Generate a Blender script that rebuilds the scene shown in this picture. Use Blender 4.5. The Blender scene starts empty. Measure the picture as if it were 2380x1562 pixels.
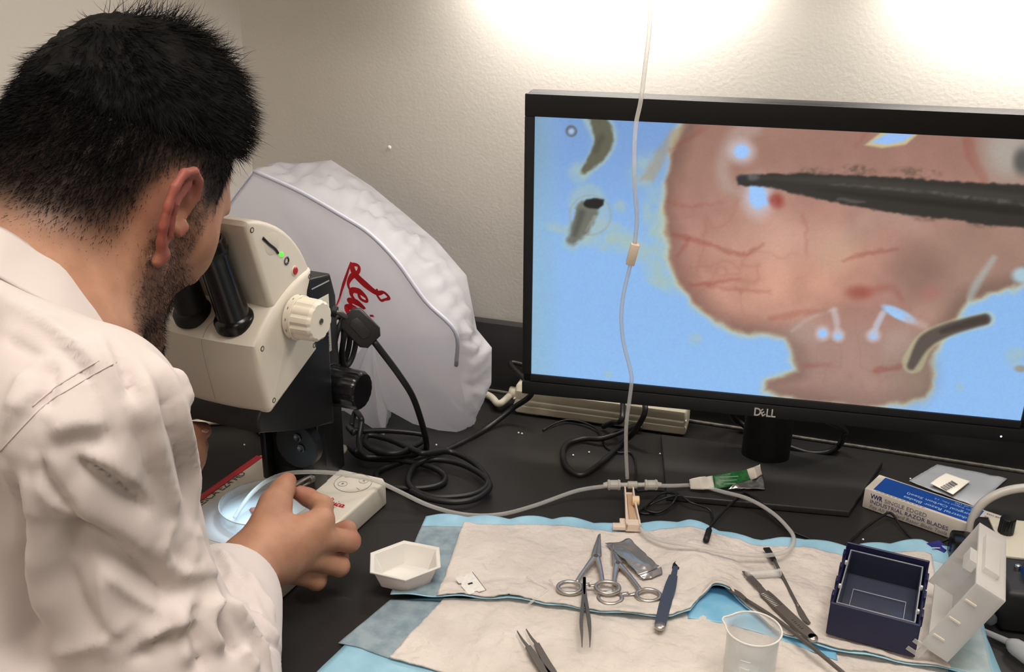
import bpy, bmesh, math, random
import numpy as np
from mathutils import Vector, Matrix, noise as mnoise

random.seed(7); RNG = np.random.default_rng(7)
SC = bpy.context.scene
COL = SC.collection
PI = math.pi
W_PX, H_PX = 2380.0, 1562.0

# ---------------------------------------------------------------- camera
F_PX, PITCH, ROLL, YAW, CAM_H = 2337.5, 0.3756, 0.0133, 0.3198, 0.59
FW = np.array([-math.sin(YAW)*math.cos(PITCH), math.cos(YAW)*math.cos(PITCH), -math.sin(PITCH)])
_rt = np.array([math.cos(YAW), math.sin(YAW), 0.0]); _up = np.cross(_rt, FW)
RT = _rt*math.cos(ROLL)+_up*math.sin(ROLL); UP = -_rt*math.sin(ROLL)+_up*math.cos(ROLL)
CAM = np.array([0.0, 0.0, CAM_H])
cam_data = bpy.data.cameras.new('camera'); cam_data.sensor_width = 36.0
cam_data.lens = F_PX/W_PX*36.0; cam_data.clip_start = 0.02
cam = bpy.data.objects.new('camera', cam_data); COL.objects.link(cam)
m = Matrix(((RT[0], UP[0], -FW[0], 0), (RT[1], UP[1], -FW[1], 0), (RT[2], UP[2], -FW[2], CAM_H), (0, 0, 0, 1)))
cam.matrix_world = m
SC.camera = cam

# ---------------------------------------------------------------- light of the room
WALL_Y, WALL_X = 1.2104, -0.7967       # inner faces of back wall and left wall; bench top is z = 0
FLOOR_Z, CEIL_Z = -0.90, 1.75
world = bpy.data.worlds.new('world'); SC.world = world; world.use_nodes = True
world.node_tree.nodes['Background'].inputs[0].default_value = (1.0, 0.93, 0.86, 1)
world.node_tree.nodes['Background'].inputs[1].default_value = 0.05
SC.view_settings.view_transform = 'Standard'; SC.view_settings.look = 'None'
SC.view_settings.gamma = 1.0; SC.view_settings.use_curve_mapping = False
SC.view_settings.exposure = 0.1
CABINET_LAMP_W, CEILING_LAMP_W, STAGE_LAMP_W = 1.6, 16.0, 0.4

# pixel helpers: real points of the place measured from the photograph
def at(px, py, t):
    return CAM + (FW + RT*(px-W_PX/2)/F_PX + UP*(H_PX/2-py)/F_PX)*t
def B(px, py, z=0.0):
    d = FW + RT*(px-W_PX/2)/F_PX + UP*(H_PX/2-py)/F_PX
    return CAM + d*((z-CAM_H)/d[2])
def onY(px, py, y):
    d = FW + RT*(px-W_PX/2)/F_PX + UP*(H_PX/2-py)/F_PX
    return CAM + d*(y/d[1])
def project(P):
    d = np.asarray(P)-CAM; w = d@FW
    return W_PX/2+F_PX*(d@RT)/w, H_PX/2-F_PX*(d@UP)/w

# ---------------------------------------------------------------- materials
def lin(c):
    return tuple((x/255/12.92 if x/255 <= 0.04045 else ((x/255+0.055)/1.055)**2.4) for x in c)
def rgba(c): return tuple(lin(c))+(1.0,)
MATS = {}
def setin(b, **kw):
    for k, v in kw.items():
        b.inputs[k].default_value = v
def mat(name, col, rough=0.5, metal=0.0, var=0.0, vscale=60.0, bump=0.0, bscale=400.0, col2=None, sss=0.0, coat=0.0,
        trans=0.0, ior=1.45, alpha=1.0, emit=None, estr=0.0, spec=0.5, sheen=0.0, bdist=0.001):
    if name in MATS: return MATS[name]
    m = bpy.data.materials.new(name); m.use_nodes = True; nt = m.node_tree; b = nt.nodes['Principled BSDF']
    c = rgba(col)
    b.inputs['Base Color'].default_value = c
    setin(b, **{'Roughness': rough, 'Metallic': metal, 'Alpha': alpha, 'IOR': ior, 'Transmission Weight': trans,
                'Coat Weight': coat, 'Specular IOR Level': spec, 'Subsurface Weight': sss, 'Sheen Weight': sheen})
    if sss: setin(b, **{'Subsurface Radius': (1.0, 0.35, 0.2), 'Subsurface Scale': 0.004})
    if emit: b.inputs['Emission Color'].default_value = rgba(emit); b.inputs['Emission Strength'].default_value = estr
    tc = nt.nodes.new('ShaderNodeTexCoord')
    if var or col2:
        n = nt.nodes.new('ShaderNodeTexNoise'); n.inputs['Scale'].default_value = vscale; n.inputs['Detail'].default_value = 4
        nt.links.new(tc.outputs['Object'], n.inputs['Vector'])
        r = nt.nodes.new('ShaderNodeValToRGB'); r.color_ramp.elements[0].position = 0.35; r.color_ramp.elements[1].position = 0.65
        c2 = rgba(col2) if col2 else tuple(min(1, x*(1+var)) for x in c[:3])+(1,)
        c1 = c if col2 else tuple(x*(1-var) for x in c[:3])+(1,)
        r.color_ramp.elements[0].color = c1; r.color_ramp.elements[1].color = c2
        nt.links.new(n.outputs['Fac'], r.inputs['Fac']); nt.links.new(r.outputs['Color'], b.inputs['Base Color'])
    if bump:
        n = nt.nodes.new('ShaderNodeTexNoise'); n.inputs['Scale'].default_value = bscale; n.inputs['Detail'].default_value = 5
        nt.links.new(tc.outputs['Object'], n.inputs['Vector'])
        bp = nt.nodes.new('ShaderNodeBump'); bp.inputs['Strength'].default_value = bump; bp.inputs['Distance'].default_value = bdist
        nt.links.new(n.outputs['Fac'], bp.inputs['Height']); nt.links.new(bp.outputs['Normal'], b.inputs['Normal'])
    MATS[name] = m
    return m
def clear_mat(name, col, clear=0.6, rough=0.15, trl=0.0):
    """clear or milky plastic and thin glass: part transparent, part glossy surface"""
    if name in MATS: return MATS[name]
    m = bpy.data.materials.new(name); m.use_nodes = True; nt = m.node_tree; b = nt.nodes['Principled BSDF']
    b.inputs['Base Color'].default_value = rgba(col); b.inputs['Roughness'].default_value = rough
    out = nt.nodes['Material Output']
    tr = nt.nodes.new('ShaderNodeBsdfTransparent'); mx = nt.nodes.new('ShaderNodeMixShader')
    lw = nt.nodes.new('ShaderNodeLayerWeight'); lw.inputs['Blend'].default_value = 0.35
    mr = nt.nodes.new('ShaderNodeMapRange'); mr.inputs['To Min'].default_value = clear; mr.inputs['To Max'].default_value = clear*0.25
    nt.links.new(lw.outputs['Facing'], mr.inputs['Value'])
    src = b.outputs[0]
    if trl:
        tl = nt.nodes.new('ShaderNodeBsdfTranslucent'); tl.inputs['Color'].default_value = rgba(col)
        m2 = nt.nodes.new('ShaderNodeMixShader'); m2.inputs[0].default_value = trl
        nt.links.new(b.outputs[0], m2.inputs[1]); nt.links.new(tl.outputs[0], m2.inputs[2]); src = m2.outputs[0]
    nt.links.new(mr.outputs[0], mx.inputs[0]); nt.links.new(src, mx.inputs[1]); nt.links.new(tr.outputs[0], mx.inputs[2])
    nt.links.new(mx.outputs[0], out.inputs['Surface'])
    MATS[name] = m
    return m

# ---------------------------------------------------------------- object helpers
def link(name, me, material, parent=None, smooth=True, world_coords=False):
    o = bpy.data.objects.new(name, me); COL.objects.link(o)
    if material: me.materials.append(material)
    if smooth and len(me.polygons):
        me.polygons.foreach_set('use_smooth', [True]*len(me.polygons))
    if parent:
        o.parent = parent
        if world_coords: o.matrix_parent_inverse = parent_matrix(parent).inverted()
    return o
def parent_matrix(p):
    mm = Matrix.LocRotScale(p.location, p.rotation_euler, p.scale) if p.rotation_mode != 'QUATERNION' else Matrix.LocRotScale(p.location, p.rotation_quaternion, p.scale)
    if p.parent: mm = parent_matrix(p.parent) @ p.matrix_parent_inverse @ mm
    return mm
def mesh(name, V, Fc, material, parent=None, smooth=True, wc=False):
    me = bpy.data.meshes.new(name); me.from_pydata([tuple(map(float, v)) for v in V], [], [tuple(map(int, f)) for f in Fc]); me.update()
    return link(name, me, material, parent, smooth, wc)
def fast_mesh(name, V, Q, material, parent=None, smooth=True, wc=False):
    """quads or triangles from numpy arrays"""
    V = np.ascontiguousarray(V, dtype=np.float32); Q = np.ascontiguousarray(Q, dtype=np.int32); k = Q.shape[1]
    me = bpy.data.meshes.new(name); me.vertices.add(len(V)); me.vertices.foreach_set('co', V.ravel())
    me.loops.add(Q.size); me.loops.foreach_set('vertex_index', Q.ravel())
    me.polygons.add(len(Q)); me.polygons.foreach_set('loop_start', np.arange(0, Q.size, k, dtype=np.int32))
    me.polygons.foreach_set('loop_total', np.full(len(Q), k, dtype=np.int32))
    me.update(calc_edges=True); me.validate()
    return link(name, me, material, parent, smooth, wc)
def sharp(o, ang=40):
    me = o.data
    me.polygons.foreach_set('use_smooth', [True]*len(me.polygons))
    try: me.set_sharp_from_angle(angle=math.radians(ang))
    except Exception: pass
    return o
def bm_obj(name, bm, material, parent=None, ang=35, wc=False):
    bmesh.ops.recalc_face_normals(bm, faces=bm.faces)
    me = bpy.data.meshes.new(name); bm.to_mesh(me); bm.free()
    o = link(name, me, material, parent, True, wc)
    return sharp(o, ang)
def tag(o, label=None, cat=None, group=None, kind=None):
    if label: o['label'] = label
    if cat: o['category'] = cat
    if group: o['group'] = group
    if kind: o['kind'] = kind
    return o
def empty(name, loc, rz=0.0, label=None, cat=None, group=None):
    o = bpy.data.objects.new(name, None); COL.objects.link(o); o.empty_display_size = 0.02
    o.location = tuple(float(x) for x in loc); o.rotation_euler = (0, 0, rz)
    return tag(o, label, cat, group)
def box_bm(bm, lo, hi, bev=0.0, seg=2, M=None):
    r = bmesh.ops.create_cube(bm, size=1.0)
    vs = r['verts']
    for v in vs:
        v.co = Vector([lo[i]+(v.co[i]+0.5)*(hi[i]-lo[i]) for i in range(3)])
    if bev:
        es = list({e for v in vs for e in v.link_edges})
        r2 = bmesh.ops.bevel(bm, geom=es, offset=bev, segments=seg, affect='EDGES', profile=0.5)
        vs = list({v for f in r2['faces'] for v in f.verts} | {v for v in vs if v.is_valid})
    if M is not None: bmesh.ops.transform(bm, matrix=M, verts=vs)
    return vs
def box(name, lo, hi, material, parent=None, bev=0.002, seg=2, M=None, wc=False):
    bm = bmesh.new(); box_bm(bm, lo, hi, bev, seg, M)
    return bm_obj(name, bm, material, parent, wc=wc)
def prism_bm(bm, pts, d0, d1, axis='x', bev=0.0, seg=3):
    """polygon pts extruded along an axis from d0 to d1"""
    def mk(p, d):
        if axis == 'x': return (d, p[0], p[1])
        if axis == 'y': return (p[0], d, p[1])
        return (p[0], p[1], d)
    a = [bm.verts.new(mk(p, d0)) for p in pts]; b = [bm.verts.new(mk(p, d1)) for p in pts]
    n = len(pts); fs = [bm.faces.new(a[::-1]), bm.faces.new(b)]
    for i in range(n): fs.append(bm.faces.new((a[i], a[(i+1) % n], b[(i+1) % n], b[i])))
    if bev:
        es = list(fs[0].edges)+list(fs[1].edges)
        bmesh.ops.bevel(bm, geom=es, offset=bev, segments=seg, affect='EDGES', profile=0.5)
def prism(name, pts, d0, d1, material, parent=None, axis='x', bev=0.0, seg=3, wc=False, ang=35):
    bm = bmesh.new(); prism_bm(bm, pts, d0, d1, axis, bev, seg)
    return bm_obj(name, bm, material, parent, ang=ang, wc=wc)
def basis(d):
    d = Vector(d).normalized(); a = Vector((0, 0, 1)) if abs(d.z) < 0.9 else Vector((1, 0, 0))
    u = d.cross(a).normalized(); return u, u.cross(d).normalized(), d
def lathe_arrays(prof, n=32, a=(0, 0, 0), d=(0, 0, 1), start=0.0):
    """profile of (radius, height) turned about axis d through a"""
    u, v, d = basis(d); a = Vector(a); V = []; Fc = []
    for r, h in prof:
        for i in range(n):
            t = start+2*PI*i/n
            V.append(a+d*h+(u*math.cos(t)+v*math.sin(t))*r)
    for k in range(len(prof)-1):
        for i in range(n):
            j = (i+1) % n
            Fc.append((k*n+i, k*n+j, (k+1)*n+j, (k+1)*n+i))
    return V, Fc
def lathe(name, prof, material, parent=None, n=32, a=(0, 0, 0), d=(0, 0, 1), wc=False, ang=35):
    V, Fc = lathe_arrays(prof, n, a, d)
    me = bpy.data.meshes.new(name); me.from_pydata([tuple(v) for v in V], [], Fc)
    bm = bmesh.new(); bm.from_mesh(me); bmesh.ops.remove_doubles(bm, verts=bm.verts, dist=1e-6)
    bpy.data.meshes.remove(me)
    return bm_obj(name, bm, material, parent, ang, wc)
def cyl(name, a, b, r, material, parent=None, r2=None, n=24, bev=0.0, wc=False):
    a = Vector(a); b = Vector(b); L = (b-a).length; r2 = r if r2 is None else r2
    e = bev or min(r, L)*0.06
    prof = [(0, 0), (r-e, 0), (r, e), (r2, L-e), (r2-e, L), (0, L)]
    return lathe(name, prof, material, parent, n, a, b-a, wc)
def catmull(P, n=8, closed=False):
    P = [np.array(p, float) for p in P]
    if len(P) == 2: return [P[0]+(P[1]-P[0])*i/n for i in range(n+1)]
    out = []
    Q = ([P[-1]]+P+[P[0], P[1]]) if closed else ([2*P[0]-P[1]]+P+[2*P[-1]-P[-2]])
    for i in range(1, len(Q)-2):
        p0, p1, p2, p3 = Q[i-1], Q[i], Q[i+1], Q[i+2]
        for k in range(n):
            t = k/n
            out.append(0.5*((2*p1)+(-p0+p2)*t+(2*p0-5*p1+4*p2-p3)*t*t+(-p0+3*p1-3*p2+p3)*t**3))
    if not closed: out.append(P[-1])
    return out
def tube_arrays(path, r, n=10, closed=False, flat=1.0, caps=True):
    P = [Vector([float(x) for x in p]) for p in path]; N = len(P); V = []; Fc = []
    rs = r if hasattr(r, '__len__') else [r]*N
    up = None
    for i, p in enumerate(P):
        if closed: d = P[(i+1) % N]-P[i-1]
        else: d = P[min(i+1, N-1)]-P[max(i-1, 0)]
        d.normalize()
        if up is None: u, v, _ = basis(d); up = v
        u = d.cross(up)
        if u.length < 1e-6: u = basis(d)[0]
        u.normalize(); v = u.cross(d).normalized(); up = v
        for k in range(n):
            a = 2*PI*k/n
            V.append(p+(u*math.cos(a)+v*math.sin(a)*flat)*rs[i])
    R = N if closed else N-1
    for i in range(R):
        j = (i+1) % N
        for k in range(n):
            l = (k+1) % n
            Fc.append((i*n+k, i*n+l, j*n+l, j*n+k))
    if caps and not closed:
        Fc.append(tuple(range(n))[::-1]); Fc.append(tuple(range((N-1)*n, N*n)))
    return V, Fc
def tube(name, P, r, material, parent=None, n=10, sub=8, closed=False, wc=False, flat=1.0):
    path = catmull(P, sub, closed) if sub else P
    if hasattr(r, '__len__'):
        r = np.interp(np.linspace(0, 1, len(path)), np.linspace(0, 1, len(r)), r)
    V, Fc = tube_arrays(path, r, n, closed, flat)
    return mesh(name, V, Fc, material, parent, True, wc)
def join_arrays(parts):
    V = []; Fc = []
    for v, f in parts:
        o = len(V); V += list(v); Fc += [tuple(i+o for i in q) for q in f]
    return V, Fc
def bm_add(bm, VF):
    vs = [bm.verts.new(tuple(map(float, v))) for v in VF[0]]
    for f in VF[1]:
        try: bm.faces.new([vs[i] for i in f])
        except ValueError: pass
def text_arrays(s, size=1.0, depth=0.0, bold=0.0, shear=0.0, spacing=1.0):
    cu = bpy.data.curves.new('t', 'FONT'); cu.body = s; cu.size = size; cu.align_x = 'LEFT'; cu.align_y = 'BOTTOM_BASELINE'
    cu.offset = bold; cu.shear = shear; cu.space_character = spacing; cu.resolution_u = 3; cu.extrude = depth
    o = bpy.data.objects.new('t', cu); COL.objects.link(o)
    dg = bpy.context.evaluated_depsgraph_get(); ev = o.evaluated_get(dg); me = ev.to_mesh()
    V = np.array([v.co[:] for v in me.vertices]).reshape(-1, 3); Fc = [tuple(p.vertices) for p in me.polygons]
    ev.to_mesh_clear(); bpy.data.objects.remove(o); bpy.data.curves.remove(cu)
    return V, Fc
def text(name, s, size, origin, xdir, ydir, material, parent=None, bold=0.0, shear=0.0, width=None, wc=False, spacing=1.0):
    """flat lettering lying in the plane of xdir and ydir, baseline starting at origin"""
    V, Fc = text_arrays(s, size, 0.0, bold, shear, spacing)
    x = Vector(xdir).normalized(); y = Vector(ydir).normalized(); o = Vector(origin)
    sx = width/(V[:, 0].max()-V[:, 0].min()) if width else 1.0
    return mesh(name, [o+x*float(v[0]*sx)+y*float(v[1]) for v in V], Fc, material, parent, False, wc)
def stroke2d(poly, widths, sub=6):
    """ribbon with a calligraphic width along a smooth 2-D line"""
    P = catmull([(p[0], p[1], 0) for p in poly], sub); N = len(P)
    w = np.interp(np.linspace(0, 1, N), np.linspace(0, 1, len(widths)), widths); V = []; Fc = []
    for i in range(N):
        d = P[min(i+1, N-1)]-P[max(i-1, 0)]; d = d/(np.linalg.norm(d)+1e-9); nn = np.array([-d[1], d[0], 0])
        V += [P[i]+nn*w[i]/2, P[i]-nn*w[i]/2]
    for i in range(N-1): Fc.append((2*i, 2*i+1, 2*i+3, 2*i+2))
    return V, Fc
def script_logo(bold=1.0):
    """handwritten word mark in unit size: x 0..2.4, y -0.3..1.2"""
    S = [
        ([(.62, .98), (.46, 1.1), (.40, .92), (.56, .72), (.52, .35), (.38, .02), (.16, -.1), (.08, .06), (.25, .1), (.5, -.04), (.8, -.1), (1.0, .0)], [.04, .06, .05, .1, .13, .12, .07, .05, .06, .09, .05, .03]),
        ([(.62, .98), (.72, .88), (.58, .72), (.42, .72)], [.04, .05, .04, .03]),
        ([(.86, .2), (1.06, .32), (1.04, .5), (.92, .48), (.86, .26), (.94, .06), (1.1, .06), (1.22, .2)], [.04, .06, .05, .05, .12, .1, .06, .04]),
        ([(1.22, .2), (1.32, .5), (1.26, .24), (1.32, .04), (1.46, .16)], [.04, .06, .12, .09, .04]),
        ([(1.37, .72), (1.42, .76)], [.08, .09]),
        ([(1.76, .42), (1.64, .52), (1.52, .36), (1.5, .16), (1.6, .02), (1.78, .12), (1.86, .24)], [.08, .05, .08, .12, .1, .05, .04]),
        ([(2.14, .44), (2.0, .52), (1.88, .34), (1.88, .12), (1.98, .02), (2.12, .2), (2.18, .46), (2.14, .16), (2.22, .02), (2.38, .16)], [.05, .05, .09, .12, .08, .05, .08, .11, .08, .03]),
        ([(.1, -.16), (.9, -.22), (1.7, -.26)], [.03, .05, .02]),
    ]
    return join_arrays([stroke2d(p, [q*bold for q in w]) for p, w in S])

# ---------------------------------------------------------------- implicit surfaces (numpy surface nets)
def vnoise(P, seed=0):
    """smooth value noise, vectorised, roughly -1..1"""
    P = np.asarray(P, np.float64); i = np.floor(P).astype(np.int64); f = P-i; f = f*f*(3-2*f)
    def h(a, b, c):
        n = (a*73856093) ^ (b*19349663) ^ (c*83492791) ^ (seed*2654435761)
        n = (n ^ (n >> 13))*1274126177; n = n & 0x7fffffff
        return ((n ^ (n >> 16)) & 0xffff)/32767.5-1
    r = 0
    for a in (0, 1):
        for b in (0, 1):
            for c in (0, 1):
                w = (f[..., 0] if a else 1-f[..., 0])*(f[..., 1] if b else 1-f[..., 1])*(f[..., 2] if c else 1-f[..., 2])
                r = r+w*h(i[..., 0]+a, i[..., 1]+b, i[..., 2]+c)
    return r
def fbm(P, oct=3, seed=0):
    r = 0; a = 1.0; s = 0
    for k in range(oct):
        r = r+a*vnoise(np.asarray(P)*2**k, seed+k); s += a; a *= 0.5
    return r/s
def smin(a, b, k):
    if k <= 0: return np.minimum(a, b)
    h = np.maximum(k-np.abs(a-b), 0)/k
    return np.minimum(a, b)-h*h*k*0.25
def smax(a, b, k): return -smin(-a, -b, k)
class Cone:      # capsule whose radius runs from r1 to r2
    def __init__(s, a, b, r1, r2, k=0.01, op='u'):
        s.a = np.array(a, float); s.b = np.array(b, float); s.r1, s.r2, s.k, s.op = r1, r2, k, op
        s.c = (s.a+s.b)/2; s.R = np.linalg.norm(s.b-s.a)/2+max(r1, r2)
    def d(s, P):
        ab = s.b-s.a; L = ab@ab+1e-12
        t = np.clip(((P-s.a)@ab)/L, 0, 1)
        return np.linalg.norm(P-(s.a+t[..., None]*ab), axis=-1)-(s.r1+(s.r2-s.r1)*t)
class Ell:       # ellipsoid with its own axes (rows of Rm)
    def __init__(s, c, r, Rm=None, k=0.02, op='u'):
        s.c = np.array(c, float); s.r = np.array(r, float); s.Rm = np.eye(3) if Rm is None else np.array(Rm)
        s.k, s.op = k, op; s.R = max(r)
    def d(s, P):
        q = (P-s.c)@s.Rm.T
        k0 = np.linalg.norm(q/s.r, axis=-1); k1 = np.linalg.norm(q/(s.r*s.r), axis=-1)+1e-9
        return k0*(k0-1)/k1
def sdf_eval(prims, P):
    D = np.full(P.shape[:-1], 1.0)
    for p in prims:
        d = p.d(P)
        D = smin(D, d, p.k) if p.op == 'u' else smax(D, -d, p.k)
    return D
def sdf_mesh(prims, h, warp=None):
    NB = 16; bs = NB*h
    us = [p for p in prims if p.op == 'u']
    lo = np.min([p.c-p.R for p in us], 0)-2*h; hi = np.max([p.c+p.R for p in us], 0)+2*h
    nb = np.ceil((hi-lo)/bs).astype(int)
    I = np.stack(np.meshgrid(*[np.arange(n) for n in nb], indexing='ij'), -1).reshape(-1, 3)
    D0 = sdf_eval(prims, lo+(I+0.5)*bs)
    I = I[np.abs(D0) < bs*0.866*1.25+0.004]
    g = np.stack(np.meshgrid(*[np.arange(NB+1)]*3, indexing='ij'), -1)*h
    base = lo+I*bs; cen = base+bs/2; D = np.full((len(I), NB+1, NB+1, NB+1), 1.0, np.float32); br = bs*0.866
    for p in prims:
        ix = np.nonzero(np.linalg.norm(cen-p.c, axis=1) < p.R+br+p.k+0.012)[0]
        for s in range(0, len(ix), 400):
            j = ix[s:s+400]; P = base[j][:, None, None, None, :]+g
            d = p.d(P)
            D[j] = smin(D[j], d, p.k) if p.op == 'u' else smax(D[j], -d, p.k)
    if warp is not None:
        for s in range(0, len(I), 400):
            P = base[s:s+400][:, None, None, None, :]+g; D[s:s+400] += warp(P)
    dims = nb*NB+1
    ins = D < 0
    c = [ins[:, a:a+NB, b:b+NB, e:e+NB] for a in (0, 1) for b in (0, 1) for e in (0, 1)]
    cnt = sum(x.astype(np.int8) for x in c); act = (cnt > 0) & (cnt < 8)
    bi, x, y, z = np.nonzero(act)
    G = I[bi]*NB+np.stack([x, y, z], -1); key = (G[:, 0]*dims[1]+G[:, 1])*dims[2]+G[:, 2]
    cor = [(a, b, e) for a in (0, 1) for b in (0, 1) for e in (0, 1)]
    vals = np.stack([D[bi, x+a, y+b, z+e] for a, b, e in cor], -1); cp = np.array(cor, float)
    acc = np.zeros((len(bi), 3)); n = np.zeros(len(bi))
    for i in range(8):
        for j in range(i+1, 8):
            if np.abs(cp[i]-cp[j]).sum() != 1: continue
            m_ = (vals[:, i] < 0) != (vals[:, j] < 0)
            t = vals[:, i]/(vals[:, i]-vals[:, j]+1e-12)
            pt = cp[i]+(cp[j]-cp[i])*t[:, None]
            acc[m_] += pt[m_]; n[m_] += 1
    V = lo+(G+acc/n[:, None])*h
    order = np.argsort(key); sk = key[order]
    def find(g3):
        k = (g3[:, 0]*dims[1]+g3[:, 1])*dims[2]+g3[:, 2]
        p = np.clip(np.searchsorted(sk, k), 0, len(sk)-1); ok = sk[p] == k
        return np.where(ok, order[p], -1)
    Q = []
    e3 = np.eye(3, dtype=int)
    for ax in range(3):
        o = e3[ax]; v0 = vals[:, 0]; v1 = vals[:, cor.index(tuple(o))]
        sel = (v0 < 0) != (v1 < 0); gs = G[sel]; flip = v0[sel] < 0
        u, w = e3[(ax+1) % 3], e3[(ax+2) % 3]
        q = np.stack([find(gs), find(gs-u), find(gs-u-w), find(gs-w)], 1)
        ok = (q >= 0).all(1); q = q[ok]; fl = flip[ok]
        q[~fl] = q[~fl][:, ::-1]
        Q.append(q)
    return V, np.concatenate(Q)
def vnormals(V, Q):
    N = np.zeros_like(V); a = V[Q[:, 2]]-V[Q[:, 0]]; b = V[Q[:, 3]]-V[Q[:, 1]]; fn = np.cross(a, b)
    for k in range(4): np.add.at(N, Q[:, k], fn)
    return N/(np.linalg.norm(N, axis=1)[:, None]+1e-12)
def laplacian(V, Q, it=1, lam=0.5):
    for _ in range(it):
        S = np.zeros_like(V); n = np.zeros(len(V))
        for k in range(4):
            np.add.at(S, Q[:, k], V[Q[:, (k+1) % 4]]+V[Q[:, (k+3) % 4]]); np.add.at(n, Q[:, k], 2)
        V = V+(S/np.maximum(n, 1)[:, None]-V)*lam
    return V
# ================================================================ the setting
SPL_Y, WY, WX = WALL_Y, WALL_Y+0.019, WALL_X-0.003
ROOM_X, ROOM_Y = 2.3, -2.2
BENCH_Y0, BENCH_X1 = 0.555, 1.7
m_wall = mat('painted_wall', (210, 205, 197), 0.62, bump=0.25, bscale=230, bdist=0.0012, var=0.015, vscale=3)
m_ceil = mat('ceiling_paint', (236, 232, 224), 0.8, bump=0.1)
m_floor = mat('floor_vinyl', (150, 142, 132), 0.4, var=0.1, vscale=9)
def struct(o): return tag(o, kind='structure')
struct(box('wall_back', (WX-0.1, WY, FLOOR_Z), (ROOM_X+0.1, WY+0.1, CEIL_Z), m_wall, bev=0))
struct(box('wall_left', (WX-0.1, ROOM_Y, FLOOR_Z), (WX, WY, CEIL_Z), m_wall, bev=0))
struct(box('wall_right', (ROOM_X, ROOM_Y, FLOOR_Z), (ROOM_X+0.1, WY, CEIL_Z), m_wall, bev=0))
struct(box('wall_front', (WX-0.1, ROOM_Y-0.1, FLOOR_Z), (ROOM_X+0.1, ROOM_Y, CEIL_Z), m_wall, bev=0))
struct(box('floor', (WX-0.1, ROOM_Y-0.1, FLOOR_Z-0.1), (ROOM_X+0.1, WY+0.1, FLOOR_Z), m_floor, bev=0))
struct(box('ceiling', (WX-0.1, ROOM_Y-0.1, CEIL_Z), (ROOM_X+0.1, WY+0.1, CEIL_Z+0.1), m_ceil, bev=0))
# the paint chip on the back wall
chip = onY(905, 343, WY)
V, Fc = lathe_arrays([(0, 0.0016), (0.0022, 0.0012), (0.0030, 0.0)], 9, (chip[0], WY, chip[2]), (0, -1, 0))
tag(mesh('plaster_chip', V, Fc, mat('chip_white', (238, 232, 222), 0.7)), 'tiny pale plaster chip on bare wall above plastic dust cover', 'wall mark')

# epoxy worktop with scratches and dust
def bench_mat():
    m = bpy.data.materials.new('black_epoxy'); m.use_nodes = True; nt = m.node_tree; b = nt.nodes['Principled BSDF']
    N = nt.nodes.new; L = nt.links.new
    tc = N('ShaderNodeTexCoord'); n1 = N('ShaderNodeTexNoise'); n1.inputs['Scale'].default_value = 7; n1.inputs['Detail'].default_value = 6
    L(tc.outputs['Object'], n1.inputs['Vector'])
    r = N('ShaderNodeValToRGB'); r.color_ramp.elements[0].position = 0.3; r.color_ramp.elements[1].position = 0.75
    r.color_ramp.elements[0].color = rgba((36, 35, 35)); r.color_ramp.elements[1].color = rgba((46, 44, 43)); L(n1.outputs['Fac'], r.inputs['Fac'])
    # fine light scratches
    mp = N('ShaderNodeMapping'); mp.inputs['Rotation'].default_value = (0, 0, 0.9); mp.inputs['Scale'].default_value = (14, 160, 1)
    L(tc.outputs['Object'], mp.inputs['Vector'])
    n2 = N('ShaderNodeTexNoise'); n2.inputs['Scale'].default_value = 1.0; n2.inputs['Detail'].default_value = 3; n2.inputs['Distortion'].default_value = 1.2
    L(mp.outputs[0], n2.inputs['Vector'])
    r2 = N('ShaderNodeValToRGB'); r2.color_ramp.elements[0].position = 0.70; r2.color_ramp.elements[1].position = 0.78
    L(n2.outputs['Fac'], r2.inputs['Fac'])
    n3 = N('ShaderNodeTexNoise'); n3.inputs['Scale'].default_value = 5; L(tc.outputs['Object'], n3.inputs['Vector'])
    r3 = N('ShaderNodeValToRGB'); r3.color_ramp.elements[0].position = 0.52; r3.color_ramp.elements[1].position = 0.62; L(n3.outputs['Fac'], r3.inputs['Fac'])
    mm = N('ShaderNodeMath'); mm.operation = 'MULTIPLY'; L(r2.outputs[0], mm.inputs[0]); L(r3.outputs[0], mm.inputs[1])
    mm2 = N('ShaderNodeMath'); mm2.operation = 'MULTIPLY'; mm2.inputs[1].default_value = 0.45; L(mm.outputs[0], mm2.inputs[0])
    mx = N('ShaderNodeMixRGB'); mx.inputs[2].default_value = rgba((150, 146, 140)); L(mm2.outputs[0], mx.inputs[0]); L(r.outputs[0], mx.inputs[1])
    L(mx.outputs[0], b.inputs['Base Color'])
    b.inputs['Roughness'].default_value = 0.42; b.inputs['Specular IOR Level'].default_value = 0.4
    n4 = N('ShaderNodeTexNoise'); n4.inputs['Scale'].default_value = 500; L(tc.outputs['Object'], n4.inputs['Vector'])
    bp = N('ShaderNodeBump'); bp.inputs['Strength'].default_value = 0.08; bp.inputs['Distance'].default_value = 0.0005
    L(n4.outputs['Fac'], bp.inputs['Height']); L(bp.outputs[0], b.inputs['Normal'])
    return m
m_epoxy = bench_mat()
m_epoxy_edge = mat('epoxy_splash', (46, 45, 45), 0.5, var=0.12, vscale=25)
m_dust = mat('dusty_sealant', (104, 99, 92), 0.8, var=0.35, vscale=160)
bench = empty('lab_bench', (0.4, 0.9, FLOOR_Z), 0, 'black epoxy lab bench running along the back wall', 'bench')
box('worktop', (WX+0.0012, BENCH_Y0, -0.032), (BENCH_X1, WY-0.0012, -0.0004), m_epoxy, bench, bev=0.003, wc=True)
sp = box('backsplash', (WX+0.018, SPL_Y, 0.0), (BENCH_X1, WY-0.0012, 0.102), m_epoxy_edge, bench, bev=0.0015, wc=True)
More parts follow.
